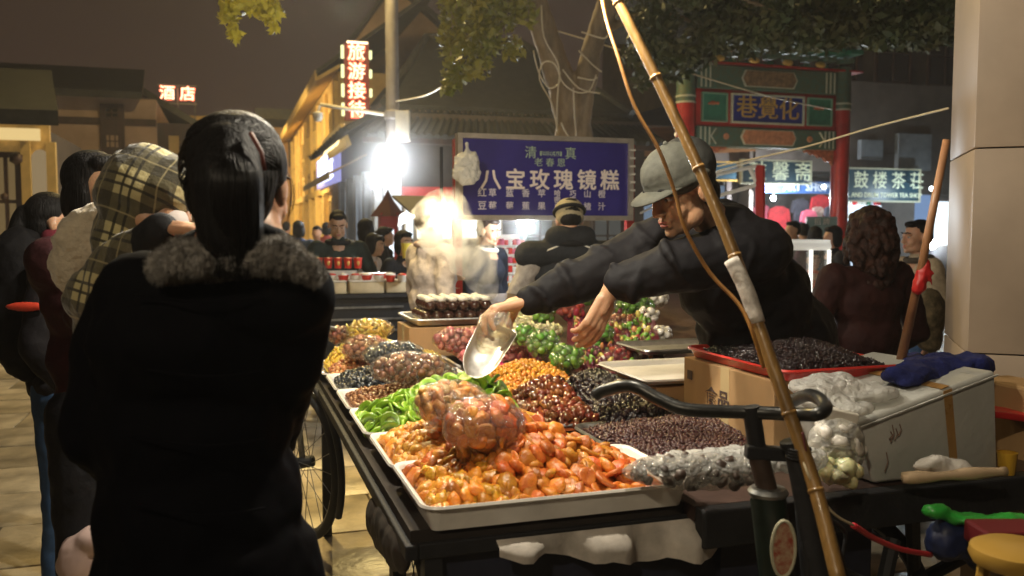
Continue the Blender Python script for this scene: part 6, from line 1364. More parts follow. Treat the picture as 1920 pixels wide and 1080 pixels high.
    if hair == 'short':
        HB((0, .026, .046), (.079, .090, .082)); HB((0, .050, .0), (.074, .068, .07)); HB((0, -.045, .088), (.055, .042, .026)); 
    elif hair == 'bob':
        HB((0, .028, .045), (.086, .095, .088)); HB((0, .055, -.03), (.082, .06, .10)); HB((.066, .01, -.03), (.026, .05, .09)); HB((-.066, .01, -.03), (.026, .05, .09)); HB((0, -.05, .085), (.06, .04, .03))
    elif hair == 'tail':
        HB((0, .028, .045), (.084, .094, .086)); HB((0, .05, -.01), (.078, .06, .08)); HB((0, .115, .03), (.04, .04, .045)); h.chain([HT(0, .13, .02), HT(0, .16, -.10), HT(0, .15, -.30)], [.035 * s, .045 * s, .02 * s]); HB((0, -.05, .085), (.06, .04, .03))
    elif hair == 'curly':
        for k in range(190):
            a = rnd.uniform(0, 6.28); z = rnd.uniform(-.26, .10); rr = .085 + .04 * (1 - abs(z + .08) / .2); y_ = .035 + math.sin(a) * rr
            if y_ < -.045: continue
            HB((math.cos(a) * rr, y_, z), (.018, .018, .026))
        HB((0, .03, .05), (.100, .108, .095)); HB((0, .05, -.10), (.108, .085, .16))
    if hair: h.fuse('hair', hm or M_hair, t_, voxel=.006 if D < 8 else .01, smooth=2, disp=.004 if hair != 'curly' else .012, dsize=.03, origin=org)
    if cap_m:
        q = Blob(); q.ball(HT(0, .012, .055), (.088 * s, .100 * s, .075 * s), Hm, 3); q.ball(HT(0, -.105, .045), (.062 * s, .055 * s, .010 * s), Hm, 3); q.fuse('cap', cap_m, t_, voxel=.005, smooth=2, origin=org)
    PEOPLE[label] = (t_, T, HT, s, body); return t_, T, HT, s
def cl(name, c, c2=None, r=.75, **k): return mat(name, c, rough=r, col2=c2, var=.3, vscale=k.pop('vscale', 14), bump=.45, bscale=k.pop('bscale', 26), spec=.2, **k)
M_navyj = cl('navy_jacket', (.012, .014, .022)); M_blackj = cl('black_jacket', (.012, .012, .014)); M_jeans = cl('blue_jeans', (.03, .065, .14), (.05, .10, .20), vscale=6)
M_darktr = cl('dark_trousers', (.015, .015, .018)); M_greenj = cl('dark_green_jacket', (.022, .032, .028)); M_palej = cl('pale_pink_coat', (.50, .44, .41)); M_greyj = cl('grey_jacket', (.10, .10, .10))
TOC = -FWD; LEFT = -RIGHT
# ---- market people in the middle distance
t_, T, HT, s = person('man in dark green-black jacket with short hair looking down at the snack stall', 633, 397, 7.6, TOC * .9 + RIGHT * .25, M_greenj, M_darktr, 'short', arms={'L': [(.27, -.06, 1.14), (.20, -.28, 1.03)], 'R': [(-.27, .0, 1.13), (-.22, -.22, 1.02)]}, pitch=22, stout=1.15, detail=True, collar=M_blackj)
b = MB(); b.tube(spline([T(.10, -.02, 1.47), T(.20, .0, 1.42), T(.262, -.01, 1.30), T(.285, -.06, 1.17)]), .007, 6); b.obj('sleeve_piping', M_pale, t_, smooth=True)
t_, T, HT, s = person('customer in pale pink padded coat half hidden by the steam', 806, 384, 5.6, RIGHT * .6 + FWD * .5, M_palej, M_darktr, 'short', mat('greyed_hair', (.10, .08, .06), rough=.6), arms={'L': [(.25, -.05, 1.12), (.16, -.22, 1.20)]}, stout=1.0, coat=True, cloth_disp=.03, collar=mat('pink_fur', (.50, .36, .30), rough=.95, bump=.8, bscale=80))
t_, T, HT, s = person('young man in dark and white jacket facing right behind the steam', 915, 408, 6.9, RIGHT * .8 + TOC * .55, M_navyj, M_darktr, 'short', mat('brown_hair', (.035, .02, .012), rough=.4, bump=.8, bscale=60), pitch=10, detail=True, collar=M_pale)
t_, T, HT, s = person('broad man in knit cap and black jacket seen from behind, under the menu board', 1068, 377, 5.25, FWD + LEFT * .1, cl('grey_black_jacket', (.020, .022, .026)), M_darktr, 'short', cap_m=None, pitch=24, stout=1.28, arms={'L': [(.32, -.10, 1.10), (.28, -.30, .98)], 'R': [(-.32, -.10, 1.10), (-.28, -.30, .98)]}, collar=M_blackj)
q = Blob(); q.cap(T(-.07, .04, 1.51), T(.07, .04, 1.51), .07 * s, .07 * s); q.cap(T(-.2, .02, 1.40), T(.2, .02, 1.40), .09 * s, .09 * s); q.fuse('high_collar', cl('collar_cloth', (.020, .022, .026)), t_, voxel=.01, origin=t_.location)
b = Blob(); b.ball(HT(0, .015, .055), (.092 * s, .104 * s, .075 * s), frame_of(FWD, 24), 3); b.ball(HT(0, .03, .0), (.088 * s, .09 * s, .05 * s), frame_of(FWD, 24), 3); b.fuse('knit_cap', cl('knit_cap', (.26, .22, .13), (.36, .31, .20)), t_, voxel=.006, origin=t_.location)
MB().tube([HT(.093 * math.cos(a), .02 + .104 * math.sin(a), .045) for a in [2 * math.pi * k / 24 for k in range(24)]], .012, 8, closed=True).obj('cap_band', M_blackj, t_, smooth=True)
b = Blob(); b.ball(HT(0, .09, .085), (.042 * s, .022, .018 * s), frame_of(FWD, 24)); b.obj('cap_gap', M_blackj, t_, smooth=True)
M_side = cl('pale_grey_sleeve', (.36, .33, .30))
for sd in (1, -1):
    b = Blob(); b.chain([T(sd * .185, .02, 1.36), T(sd * .33, -.08, 1.10), T(sd * .29, -.28, .99)], [.078 * s, .070 * s, .052 * s]); b.fuse('pale_sleeve', M_side, t_, voxel=.01, disp=.02, origin=t_.location)
    MB().tube(spline([T(sd * .06, .085, 1.455), T(sd * .13, .095, 1.42), T(sd * .215, .06, 1.36)]), .008, 6).obj('shoulder_piping', M_pale, t_, smooth=True)
G3 = 'people in the crowd behind the snack stall'
person('person with long black hair turned away just right of the green-jacketed man', 686, 412, 8.6, FWD + RIGHT * .2, M_blackj, M_darktr, 'bob', group=G3, res=.018)
person('person in white jacket bending over the stall beside the green-jacketed man', 706, 436, 8.3, RIGHT * .9 + TOC * .2, cl('white_jacket', (.60, .52, .46)), M_darktr, 'bob', group=G3, res=.018, lean=14)
person('dark-haired person with ponytail in the middle of the stall crowd', 722, 426, 9.6, RIGHT + FWD * .3, M_blackj, M_darktr, 'tail', group=G3, res=.018)
person('person in black holding a yellow cup beside the pink coat', 757, 434, 7.4, RIGHT * .5 + TOC * .6, M_blackj, M_darktr, 'bob', group=G3, res=.015, arms={'L': [(.22, -.14, 1.16), (.10, -.30, 1.28)]})
c = P(762, 470, 7.0); q = MB(); q.lathe(c - UP * .06, [(0, 0), (.03, 0), (.045, .12), (.041, .12)], 14); tag(q.obj('yellow_drink', mat('yellow_drink', (.75, .60, .08), rough=.3), smooth=30), 'clear cup of yellow drink held among the crowd', 'cup')
person('distant person in blue-black jacket near the lit yellow arcade', 560, 415, 12, FWD, cl('blue_jacket', (.02, .04, .10)), M_darktr, 'bob', group=G3, res=.025)
person('distant person in grey jacket right of the blue-jacketed one', 594, 424, 13, TOC, M_greyj, M_darktr, 'short', group=G3, res=.025)
person('distant walker in reddish coat under the yellow arcade', 612, 418, 16, FWD, cl('maroon_coat', (.20, .03, .03)), M_darktr, 'bob', group=G3, res=.03)
person('small distant walker at the far end of the street', 537, 416, 17, FWD, M_blackj, M_darktr, 'short', group=G3, res=.03)
G4 = 'people in front of the souvenir shop'
person('man facing left with short hair before the souvenir shop', 1487, 415, 10.5, LEFT * .9 + TOC * .3, M_blackj, M_darktr, 'short', group=G4, res=.02)
person('dark head second from left before the souvenir shop', 1507, 419, 11.5, FWD, M_blackj, M_darktr, 'short', group=G4, res=.02)
person('long-haired person seen from behind before the souvenir shop', 1528, 426, 9.6, FWD, cl('plum_coat', (.07, .02, .05)), M_darktr, 'bob', group=G4, res=.02)
person('person with pale cheek turned left beside the curly-haired woman', 1562, 425, 8.6, LEFT * .7 + TOC * .2, M_blackj, M_darktr, 'bob', group=G4, res=.018)
person('person in orange top seen through the glass case', 1525, 470, 8.2, TOC, cl('orange_top', (.50, .10, .03)), M_darktr, 'short', res=.018)
t_, T, HT, s = person('woman with big curly brown-black hair in a dark red coat, seen from behind', 1628, 396, 4.1, FWD + LEFT * .35, cl('dark_red_coat', (.026, .006, .005), (.016, .004, .004)), M_darktr, 'curly', mat('brown_curly_hair', (.008, .004, .003), rough=.65, col2=(.04, .014, .008), vscale=26, bump=.8, bscale=70, spec=.2), stout=1.22, coat=True, cloth_disp=.025, arms={'L': [(.28, .0, 1.10), (.26, -.18, .98)], 'R': [(-.28, .0, 1.10), (-.26, -.18, .98)]})
t_, T, HT, s = person('man with short hair facing left in a pale beige jacket by the pillar', 1722, 414, 5.6, LEFT * .92 + TOC * .15, cl('pale_beige_jacket', (.42, .33, .22)), M_jeans, 'short', detail=True, collar=mat('fur_collar', (.06, .045, .03), rough=.95, bump=.9, bscale=60), stout=1.05)
q = Blob(); q.ball(P(1740, 590, 5.0), (.10, .09, .16)); q.ball(P(1742, 630, 5.0), (.08, .07, .10)); tag(q.fuse('camouflage_bag', cl('camouflage', (.05, .04, .02), (.18, .13, .07), vscale=22), None, voxel=.012, disp=.03, origin=P(1740, 600, 5.0)), 'mottled brown bag in front of the man by the pillar', 'bag')

# ---- the vendor, leaning over the trays with both arms out
vf = (LEFT * .86 + TOC * .50).normalized()
hc = P(1277, 353, 2.70); Vb = thing('person', (P(1440, 700, 3.15).x, P(1440, 700, 3.15).y, 0), 'vendor in grey cap and dark padded jacket leaning over the trays with both arms out', 'person')
Hm = frame_of(vf, 24, 0); hs = 1.12; org = Vb.location
hip = P(1452, 700, 3.15); chest = P(1375, 520, 2.98); neck = P(1345, 425, 2.84)
shN = P(1418, 470, 2.80)        # near shoulder (his left)
shF = P(1262, 448, 2.98)        # far shoulder (his right)
elN = P(1262, 502, 2.66); wrN = P(1152, 535, 2.68)
elF = P(1140, 505, 2.92); wrF = P(988, 566, 2.86)
b = Blob(); head_shapes(b, hc, Hm, hs); b.cap(hc + Hm @ Vector((0, .03, -.05)) * hs, neck, .056, .062); b.cap(neck, chest, .07, .10); b.cap(chest, hip, .11, .11)
b.chain([chest, shN, elN, wrN], [.08, .06, .046, .034]); b.chain([chest, shF, elF, wrF], [.08, .055, .044, .029])
# near hand hangs down with loosely bent fingers, far hand grips the scoop
dN = (P(1098, 640, 2.66) - wrN).normalized(); b.cap(wrN - (wrN - elN) * .3, wrN, .036, .031); hN = wrN + (P(1120, 585, 2.68) - wrN) * .45; b.cap(wrN, hN, .031, .026)
dN = (P(1092, 660, 2.66) - hN).normalized()
hand_shapes(b, hN, dN, LEFT * .55 + FWD * .65 - UP * .2, 1, 1.14, curl=(.32, .50, .42), spread=.12, thumb=(.9, .35, .5), fr=1.22)
dF = (P(915, 592, 2.84) - wrF).normalized(); hand_shapes(b, wrF, (dF + UP * .12), (-UP * 1.0 + LEFT * .2 + TOC * .15), -1, 1.28, curl=(.55, .65, .45), spread=.30, thumb=(.35, .8, .7), fr=1.2)
for sd in (1, -1): b.chain([hip, Vb.location + Vector((sd * .1, .1 * sd, .5)), Vb.location + Vector((sd * .1, .1 * sd, .08))], [.08, .05, .035])
vbody = b.fuse('body', M_skin, Vb, voxel=.0042, smooth=2, origin=org); face_parts(vbody, hc, Hm, hs)
M_vj = mat('charcoal_padded_jacket', (.0085, .0078, .0095), rough=.7, var=.12, vscale=9, bump=.35, bscale=18, spec=.16)
j = Blob(); j.ball(chest, (.205, .175, .21)); j.ball(chest.lerp(hip, .5), (.215, .185, .22)); j.ball(hip, (.235, .19, .22)); j.ball(hip.lerp(chest, .3) + RIGHT * .07, (.21, .17, .22)); j.ball(chest.lerp(hip, .2) + RIGHT * .08, (.17, .15, .17))
j.cap(neck + RIGHT * .03 - UP * .03, chest, .115, .17); j.ball(P(1385, 438, 2.86), (.11, .11, .075)); j.ball(P(1352, 405, 2.90), (.085, .085, .06)); j.cap(shN, shF, .105, .10)
j.chain([shN, elN, wrN + (elN - wrN) * .12], [.112, .082, .056]); j.chain([shF, elF, wrF + (elF - wrF) * .06], [.105, .086, .052])
# folds running round the sleeves
for A_, B_, ra, rb, n_ in ((shN, elN, .108, .084, 4), (elN, wrN, .078, .062, 3), (shF, elF, .102, .088, 4), (elF, wrF, .084, .058, 5)):
    dd = (B_ - A_).normalized(); x_ = dd.cross(UP).normalized(); y_ = dd.cross(x_)
    for k in range(n_):
        t = (k + .6 + rnd.uniform(-.15, .15)) / n_; p = A_.lerp(B_, t); r_ = ra + (rb - ra) * t; a0 = rnd.uniform(0, 6.28); sk = rnd.uniform(-.09, .09)
        ps = [p + (x_ * math.cos(a0 + q) + y_ * math.sin(a0 + q)) * r_ * .97 + dd * (sk * math.sin(q)) for q in [3.6 * i / 8 for i in range(9)]]; j.tube(ps, [.004 + .009 * math.sin(math.pi * i / 8) for i in range(9)], 8)
j.fuse('jacket', M_vj, Vb, voxel=.0085, smooth=4, disp=.018, dsize=.085, fine=.005, fsize=.035, origin=org)
b = Blob(); Th = lambda x, y, z: hc + Hm @ (Vector((x, y, z)) * hs)
b.ball(Th(0, .030, .02), (.080 * hs, .078 * hs, .075 * hs), Hm, 3); b.ball(Th(0, .055, -.035), (.068 * hs, .05 * hs, .055 * hs), Hm, 3); b.fuse('hair', M_hair, Vb, voxel=.005, smooth=1, disp=.006, dsize=.012, origin=org)
M_capg = cl('grey_green_cap', (.085, .085, .068), (.05, .05, .042), vscale=9); M_capd = cl('dark_cap_back', (.022, .022, .02))
b = Blob(); b.ball(Th(0, -.004, .050), (.086 * hs, .100 * hs, .080 * hs), Hm, 3); b.ball(Th(0, .0, .03), (.092 * hs, .104 * hs, .045 * hs), Hm, 3); cap_o = b.fuse('cap', M_capg, Vb, voxel=.005, smooth=3, disp=.006, dsize=.05, origin=org)
b = Blob(); b.ball(Th(0, .045, .052), (.086 * hs, .072 * hs, .079 * hs), Hm, 3); b.fuse('cap_back', M_capd, Vb, voxel=.005, smooth=2, origin=org)
b = MB(); n_ = 14; up_ = []; lo_ = []
for i in range(n_ + 1):
    a = math.pi * i / n_; x = .074 * math.cos(a); ring = []
    for r_ in (.0, .5, 1.0):
        y = -.085 - (.078 * r_) * math.sin(a) ** .7 - .0 ; z = .034 - .020 * r_ * math.sin(a) + .012 * (1 - (math.sin(a))) * -1
        ring.append(b.bm.verts.new(Th(x * (1 + .0 * r_), y + .055 * (1 - math.sin(a)), z)))
    up_.append(ring)
for i in range(n_):
    for k in range(2): b.bm.faces.new((up_[i][k], up_[i + 1][k], up_[i + 1][k + 1], up_[i][k + 1]))
me_ = b.mesh('peak', True); me_ = finish(me_, [('SOLIDIFY', dict(thickness=.005, offset=0))]); me_.transform(Matrix.Translation(-org)); pk2 = link_mesh('peak', me_, M_capg, cap_o, org)
MB().ball(Th(0, -.004, .131), .008).obj('cap_button', M_capg, cap_o, smooth=True)
b = Blob()
for sd in (1, -1): b.chain([hip, Vb.location + Vector((sd * .1, .1 * sd, .5)), Vb.location + Vector((sd * .1, .1 * sd, .1))], [.15, .09, .07])
b.fuse('trousers', M_darktr, Vb, voxel=.012, disp=.02, origin=org)
for sd in (1, -1): q = Blob(); q.ball(Vb.location + Vector((sd * .1, .1 * sd, .045)) - RIGHT * .05, (.12, .06, .045)); q.fuse('shoe', M_black, Vb, voxel=.01, origin=org)
# the steel scoop in his right hand, with a clear bag
M_shine = mat('polished_steel', (.88, .86, .82), rough=.34, metal=1, var=.06, vscale=12, bump=.25, bscale=14)
sc_ = thing('steel_scoop', P(912, 640, 2.80), 'shiny curved steel scoop held in the vendor right hand', 'scoop')
ax0 = P(938, 606, 2.82); ax1 = P(890, 694, 2.70); dd = (ax1 - ax0); L_ = dd.length; dd.normalize(); nn = (TOC + UP * .55).normalized(); nn = (nn - dd * nn.dot(dd)).normalized(); ll = dd.cross(nn)
b = MB(); N1, N2 = 14, 16; G_ = []
for i in range(N1 + 1):
    t = i / N1; w_ = .066 * (1 - .18 * t) * (1 if t < .6 else math.sqrt(max(0.02, 1 - ((t - .6) / .42) ** 2))) ; row = []
    for k in range(N2 + 1):
        a = math.pi * (.04 + .92 * k / N2); row.append(b.bm.verts.new(ax0 + dd * L_ * 1.12 * t + ll * w_ * math.cos(a) - nn * (w_ * .62 * math.sin(a) * (1 - .35 * t))))
    G_.append(row)
for i in range(N1):
    for k in range(N2): b.bm.faces.new((G_[i][k], G_[i + 1][k], G_[i + 1][k + 1], G_[i][k + 1]))
b.bm.faces.new(G_[0])
me_ = finish(b.mesh('bowl', True), [('SOLIDIFY', dict(thickness=.0025, offset=0)), ('SUBSURF', dict(levels=1, render_levels=1))]); me_.transform(Matrix.Translation(-sc_.location)); link_mesh('scoop_bowl', me_, M_shine, sc_, sc_.location)
MB().tube([ax0 - nn * .012, ax0 - dd * .05 + nn * .01, ax0 - dd * .085 + nn * .004], [.010, .010, .008], 12).obj('handle', M_shine, sc_, smooth=True)
q = Blob(); c = P(915, 632, 2.79); q.ball(c + UP * .02 + RIGHT * .01, (.055, .045, .06)); q.ball(c + UP * .03 + RIGHT * .04, (.04, .04, .05)); tag(q.fuse('clear_bag', film('bag_film_gold', (.96, .93, .80), .10, 24, .06), None, voxel=.006, smooth=2, disp=.03, dsize=.04, fine=.012, fsize=.015, origin=c), 'crumpled clear plastic bag clutched together with the steel scoop', 'bag')

# ---- the woman in black in the foreground
Wm = thing('person', (P(395, 900, 1.55).x, P(395, 900, 1.55).y, 0), 'woman seen from behind in black sleeveless coat with grey fur hood and long ponytail', 'person'); org = Wm.location
wf = (FWD * .97 + RIGHT * .20).normalized(); Hw = frame_of(wf, 6, 0); hc = P(455, 347, 1.60); hs = .98
Wl = lambda u, v, d=1.55: P(u, v, d)
b = Blob(); head_shapes(b, hc, Hw, hs, .92); b.cap(hc + Hw @ Vector((0, .02, -.06)), P(450, 455, 1.58), .048, .055); b.cap(P(450, 455, 1.60), P(400, 900, 1.70), .08, .09)
b.chain([P(262, 580, 1.64), P(200, 740, 1.64), P(225, 840, 1.74)], [.045, .035, .028]); b.chain([P(545, 580, 1.62), P(552, 690, 1.66), P(465, 830, 1.80)], [.045, .034, .028])
hand_shapes(b, P(235, 830, 1.78), FWD, -UP, 1, 1); hand_shapes(b, P(450, 835, 1.88), FWD, -UP, -1, 1)
for sd in (1, -1): b.chain([FWD * .12 + Vector((org.x + sd * .08, org.y, .85)), FWD * .1 + Vector((org.x + sd * .08, org.y, .5)), FWD * .08 + Vector((org.x + sd * .09, org.y, .08))], [.07, .05, .035])
wb = b.fuse('body', M_skin, Wm, voxel=.005, smooth=2, origin=org); face_parts(wb, hc, Hw, hs)
M_blk = mat('black_down_coat', (.0022, .0022, .0036), rough=.8, var=.2, vscale=8, bump=.3, bscale=12, spec=.06)
j = Blob()
j.cap(P(265, 560, 1.58), P(545, 560, 1.54), .085, .078); j.ball(P(380, 640, 1.60), (.205, .15, .15)); j.ball(P(365, 790, 1.62), (.19, .15, .20)); j.ball(P(375, 960, 1.62), (.195, .155, .22)); j.ball(P(395, 1120, 1.62), (.225, .17, .24)); j.ball(P(405, 1320, 1.62), (.25, .18, .25))
j.cap(P(245, 580, 1.60), P(190, 690, 1.60), .075, .062); j.cap(P(190, 690, 1.60), P(168, 820, 1.58), .060, .052); j.cap(P(168, 820, 1.58), P(225, 880, 1.7), .052, .045); j.cap(P(556, 580, 1.56), P(556, 690, 1.6), .062, .050); j.cap(P(556, 690, 1.6), P(510, 830, 1.8), .050, .045)
j.cap(P(440, 470, 1.60), P(430, 520, 1.60), .070, .11)
j.fuse('coat', M_blk, Wm, voxel=.009, smooth=4, disp=.022, dsize=.12, origin=org)
# puffed seam lines of the coat
for v in (560, 700, 830, 960): MB().tube([P(u, v + 6 * math.sin(u * .02), 1.445 + .00 * u) + FWD * (.0 + .00000045 * (u - 370) ** 2 * 2.2) for u in range(240, 520, 28)], .0018, 6).obj('seam', M_blk, Wm, smooth=True)
M_fur = mat('grey_brown_fur', (.38, .35, .31), rough=.95, col2=(.11, .10, .09), vscale=26, bump=.9, bscale=90, sheen=.6)
f_ = Blob()
for k in range(60):
    t = k / 59; u = 305 + 282 * t + rnd.uniform(-10, 10); base_v = 500 - 24 * math.sin(math.pi * min(1, t * 1.3)) + (20 * max(0, t - .75) * 4 * .4); v = base_v + rnd.uniform(-20, 16)
    d = 1.435 + .02 * rnd.random(); f_.ball(P(u, v, d), rnd.uniform(.012, .020))
f_.cap(P(312, 498, 1.47), P(420, 482, 1.46), .030, .034); f_.cap(P(420, 482, 1.46), P(530, 480, 1.46), .034, .032); f_.cap(P(530, 480, 1.46), P(590, 512, 1.47), .028, .020)
fo = f_.fuse('fur_hood', M_fur, Wm, voxel=.005, smooth=2, disp=.016, dsize=.022, fine=.008, fsize=.008, origin=org)
# short hairs standing on the fur
g = np.random.default_rng(2); me = fo.data; nv = len(me.vertices); co = np.empty(nv * 3); me.vertices.foreach_get('co', co); co = co.reshape(-1, 3); no = np.empty(nv * 3); me.vertices.foreach_get('normal', no); no = no.reshape(-1, 3)
idx = g.integers(0, nv, 26000); p0 = co[idx]; dr = no[idx] + g.normal(size=(len(idx), 3)) * .55 + np.array([0, 0, -.25]); dr /= np.linalg.norm(dr, axis=1)[:, None]; ln_ = .004 + .006 * g.random((len(idx), 1)); sdv = np.cross(dr, g.normal(size=dr.shape)); sdv /= np.linalg.norm(sdv, axis=1)[:, None]
V = np.stack([p0 - sdv * .0006, p0 + sdv * .0006, p0 + dr * ln_], 1).reshape(-1, 3); fm_ = bpy.data.meshes.new('fur_hairs'); n3 = len(idx); fm_.vertices.add(3 * n3); fm_.vertices.foreach_set('co', V.ravel()); fm_.loops.add(3 * n3); fm_.loops.foreach_set('vertex_index', np.arange(3 * n3)); fm_.polygons.add(n3); fm_.polygons.foreach_set('loop_start', np.arange(0, 3 * n3, 3)); fm_.polygons.foreach_set('loop_total', np.full(n3, 3)); fm_.update(calc_edges=True)
fh = link_mesh('fur_hairs', fm_, M_fur, fo, org); fh['kind'] = 'stuff'
c_ = Blob(); c_.cap(P(330, 470, 1.56), P(380, 445, 1.60), .022, .02); c_.chain([P(470, 430, 1.50), P(520, 450, 1.50), P(548, 480, 1.50)], [.020, .022, .020]); c_.cap(P(470, 430, 1.50), P(440, 450, 1.49), .020, .03); c_.fuse('stand_collar', M_blackj, Wm, voxel=.006, disp=.006, dsize=.04, origin=org)
# hair: cap of hair, gathered tail and loose strands
h = Blob(); Tw = lambda x, y, z: hc + Hw @ (Vector((x, y, z)) * hs)
h.ball(Tw(0, .028, .046), (.088 * hs, .098 * hs, .086 * hs), Hw, 3); h.ball(Tw(0, .045, -.015), (.082 * hs, .072 * hs, .085 * hs), Hw, 3)
h.ball(P(388, 272, 1.55), (.040, .05, .046)); h.ball(P(425, 268, 1.52), (.045, .045, .036)); h.ball(P(500, 310, 1.58), (.038, .06, .062)); h.ball(P(460, 258, 1.62), (.060, .06, .032))
h.chain([P(425, 290, 1.50), P(425, 345, 1.46), P(432, 440, 1.455), P(428, 490, 1.46)], [.056, .060, .054, .028]); h.chain([P(385, 290, 1.50), P(395, 350, 1.49), P(408, 430, 1.48)], [.034, .036, .036]); h.ball(P(440, 330, 1.53), (.075, .05, .10))
ho = h.fuse('hair', M_hair, Wm, voxel=.005, smooth=6, disp=.004, dsize=.06, fine=.001, fsize=.008, origin=org)
sd_ = MB(); tie = P(426, 276, 1.475); ce = Tw(0, .030, .020); tl = tie - ce; trr = tl.length; td = tl.normalized()
for k in range(620):
    q = Vector((rnd.gauss(0, 1), rnd.gauss(0, 1), rnd.gauss(0, 1))).normalized(); lq = Hw.transposed() @ q
    if lq.y < -.35 or lq.z < -.75 or (lq.y < .25 and lq.z < -.1): continue
    def er(d):   # how far the hair cap reaches in a direction from its centre
        l_ = Hw.transposed() @ d; return 1 / math.sqrt((l_.x / .088) ** 2 + (l_.y / .098) ** 2 + (l_.z / .102) ** 2)
    pts = []; ang = q.angle(td)
    if ang < .15: continue
    for t in (0, .2, .4, .6, .8, 1):
        d = (q * math.sin((1 - t) * ang) + td * math.sin(t * ang)) / math.sin(ang); r_ = er(d) * (1.0 + .02 * rnd.random() + .035 * math.sin(math.pi * t)) * (1 - t ** 3) + trr * t ** 3
        pts.append(ce + d * r_)
    sd_.tube(spline(pts, 2), .0011, 4, cap=False)
for k in range(420):
    a = rnd.uniform(-1, 1); e_ = .030 * math.sqrt(max(0, 1 - a * a)) + .006 * rnd.random(); b2 = rnd.uniform(-1, 1)
    pts = [P(427 + 20 * a, 276 + 6 * b2, 1.468 - e_ * .4), P(426 + 56 * a, 320, 1.425 - e_ * .8 + .02 * a * a), P(428 + 60 * a + 4 * b2, 400, 1.425 - e_ * .8 + .02 * a * a), P(432 + 48 * a + 7 * b2, 460, 1.435 - e_ * .7 + .02 * a * a), P(430 + 30 * a + 12 * b2, 500 + 24 * rnd.random(), 1.45 - e_ * .5)]
    sd_.tube(spline(pts, 3), .0012, 4, cap=False)
for k in range(10):
    t = rnd.random(); sd_.tube(spline([P(535, 310 + 8 * t, 1.58), P(543 + 7 * t, 345, 1.57), P(541 + 11 * t, 385, 1.57), P(536 + 6 * t, 425 - 24 * t, 1.57)], 4), .0005, 4, cap=False)
so_ = sd_.obj('loose_strands', mat('hair_strand', (.0045, .0035, .0035), rough=.42, spec=.35), ho, smooth=True); so_['kind'] = 'stuff'
MB().tube([P(u, v, d) for u, v, d in ((470, 250, 1.47), (490, 285, 1.452), (496, 320, 1.455))], .004, 6).obj('hair_clip', mat('dull_red_clip', (.14, .03, .02), rough=.5), ho, smooth=True)
MB().tube([Vector((org.x + sd, org.y, .1)) for sd in (-.1, .1)], .05, 8).obj('shoe', M_black, Wm)

# ---- child in plaid hood carried by an adult in white fleece
def plaid():
    m = mat('plaid_wool', (.3, .26, .13), rough=.9, bump=.4, bscale=80, sheen=.4); n = m.node_tree; b = n.nodes['Principled BSDF']; t = n.nodes.new('ShaderNodeTexCoord'); mp = n.nodes.new('ShaderNodeMapping')
    mp.inputs['Rotation'].default_value = (R(12), R(-24), R(14)); n.links.new(t.outputs['Object'], mp.inputs[0]); s_ = n.nodes.new('ShaderNodeSeparateXYZ'); n.links.new(mp.outputs[0], s_.inputs[0])
    def band(axis, sc_, lo, hi, ph=0.0):
        a = n.nodes.new('ShaderNodeMath'); a.operation = 'MULTIPLY_ADD'; a.inputs[1].default_value = sc_; a.inputs[2].default_value = ph; n.links.new(s_.outputs[axis], a.inputs[0])
        f = n.nodes.new('ShaderNodeMath'); f.operation = 'FRACT'; n.links.new(a.outputs[0], f.inputs[0])
        g1 = n.nodes.new('ShaderNodeMath'); g1.operation = 'GREATER_THAN'; g1.inputs[1].default_value = lo; g2 = n.nodes.new('ShaderNodeMath'); g2.operation = 'LESS_THAN'; g2.inputs[1].default_value = hi
        n.links.new(f.outputs[0], g1.inputs[0]); n.links.new(f.outputs[0], g2.inputs[0]); mm = n.nodes.new('ShaderNodeMath'); mm.operation = 'MULTIPLY'; n.links.new(g1.outputs[0], mm.inputs[0]); n.links.new(g2.outputs[0], mm.inputs[1]); return mm.outputs[0]
    last = None; base = (.55, .48, .24, 1)
    for ax, sc__, lo, hi, col, fac in (('X', 8, 0, .48, (.03, .026, .014, 1), .84), ('Z', 8, 0, .48, (.03, .026, .014, 1), .84), ('X', 8, .62, .67, (.02, .018, .012, 1), .9), ('X', 8, .78, .83, (.02, .018, .012, 1), .9), ('Z', 8, .62, .67, (.02, .018, .012, 1), .9), ('Z', 8, .78, .83, (.02, .018, .012, 1), .9), ('X', 8, .20, .23, (.40, .34, .18, 1), .6), ('Z', 8, .20, .23, (.40, .34, .18, 1), .6)):
        mx = n.nodes.new('ShaderNodeMix'); mx.data_type = 'RGBA'; o_ = band(ax, sc__, lo, hi, .31); q = n.nodes.new('ShaderNodeMath'); q.operation = 'MULTIPLY'; q.inputs[1].default_value = fac; n.links.new(o_, q.inputs[0]); n.links.new(q.outputs[0], mx.inputs['Factor'])
        if last: n.links.new(last, mx.inputs['A'])
        else: mx.inputs['A'].default_value = base
        mx.inputs['B'].default_value = col; last = mx.outputs['Result']
    n.links.new(last, b.inputs['Base Color']); return m
M_plaid = plaid()
M_fleece = mat('cream_fleece', (.70, .60, .44), rough=.95, var=.15, vscale=18, bump=.9, bscale=60, sheen=.5)
t_, T, HT, s = person('dark-haired adult in maroon-black jacket carrying the plaid-hooded child', 178, 290, 2.75, RIGHT * .75 + TOC * .35, cl('maroon_black_jacket', (.04, .010, .012)), M_darktr, 'bob', arms={'L': [P(190, 620, 2.5), P(260, 560, 2.2)], 'R': [P(120, 560, 2.8), P(190, 620, 2.4)]}, stout=1.0, cloth_disp=.02, collar=cl('blue_scarf', (.04, .06, .10)))
CH = thing('child', P(270, 640, 2.15), 'child in brown and cream plaid hooded coat with a white mask', 'child'); org = CH.location
hc = P(290, 366, 2.06); Hc = frame_of(RIGHT * .93 + FWD * .1, 22, 12); hs = .86
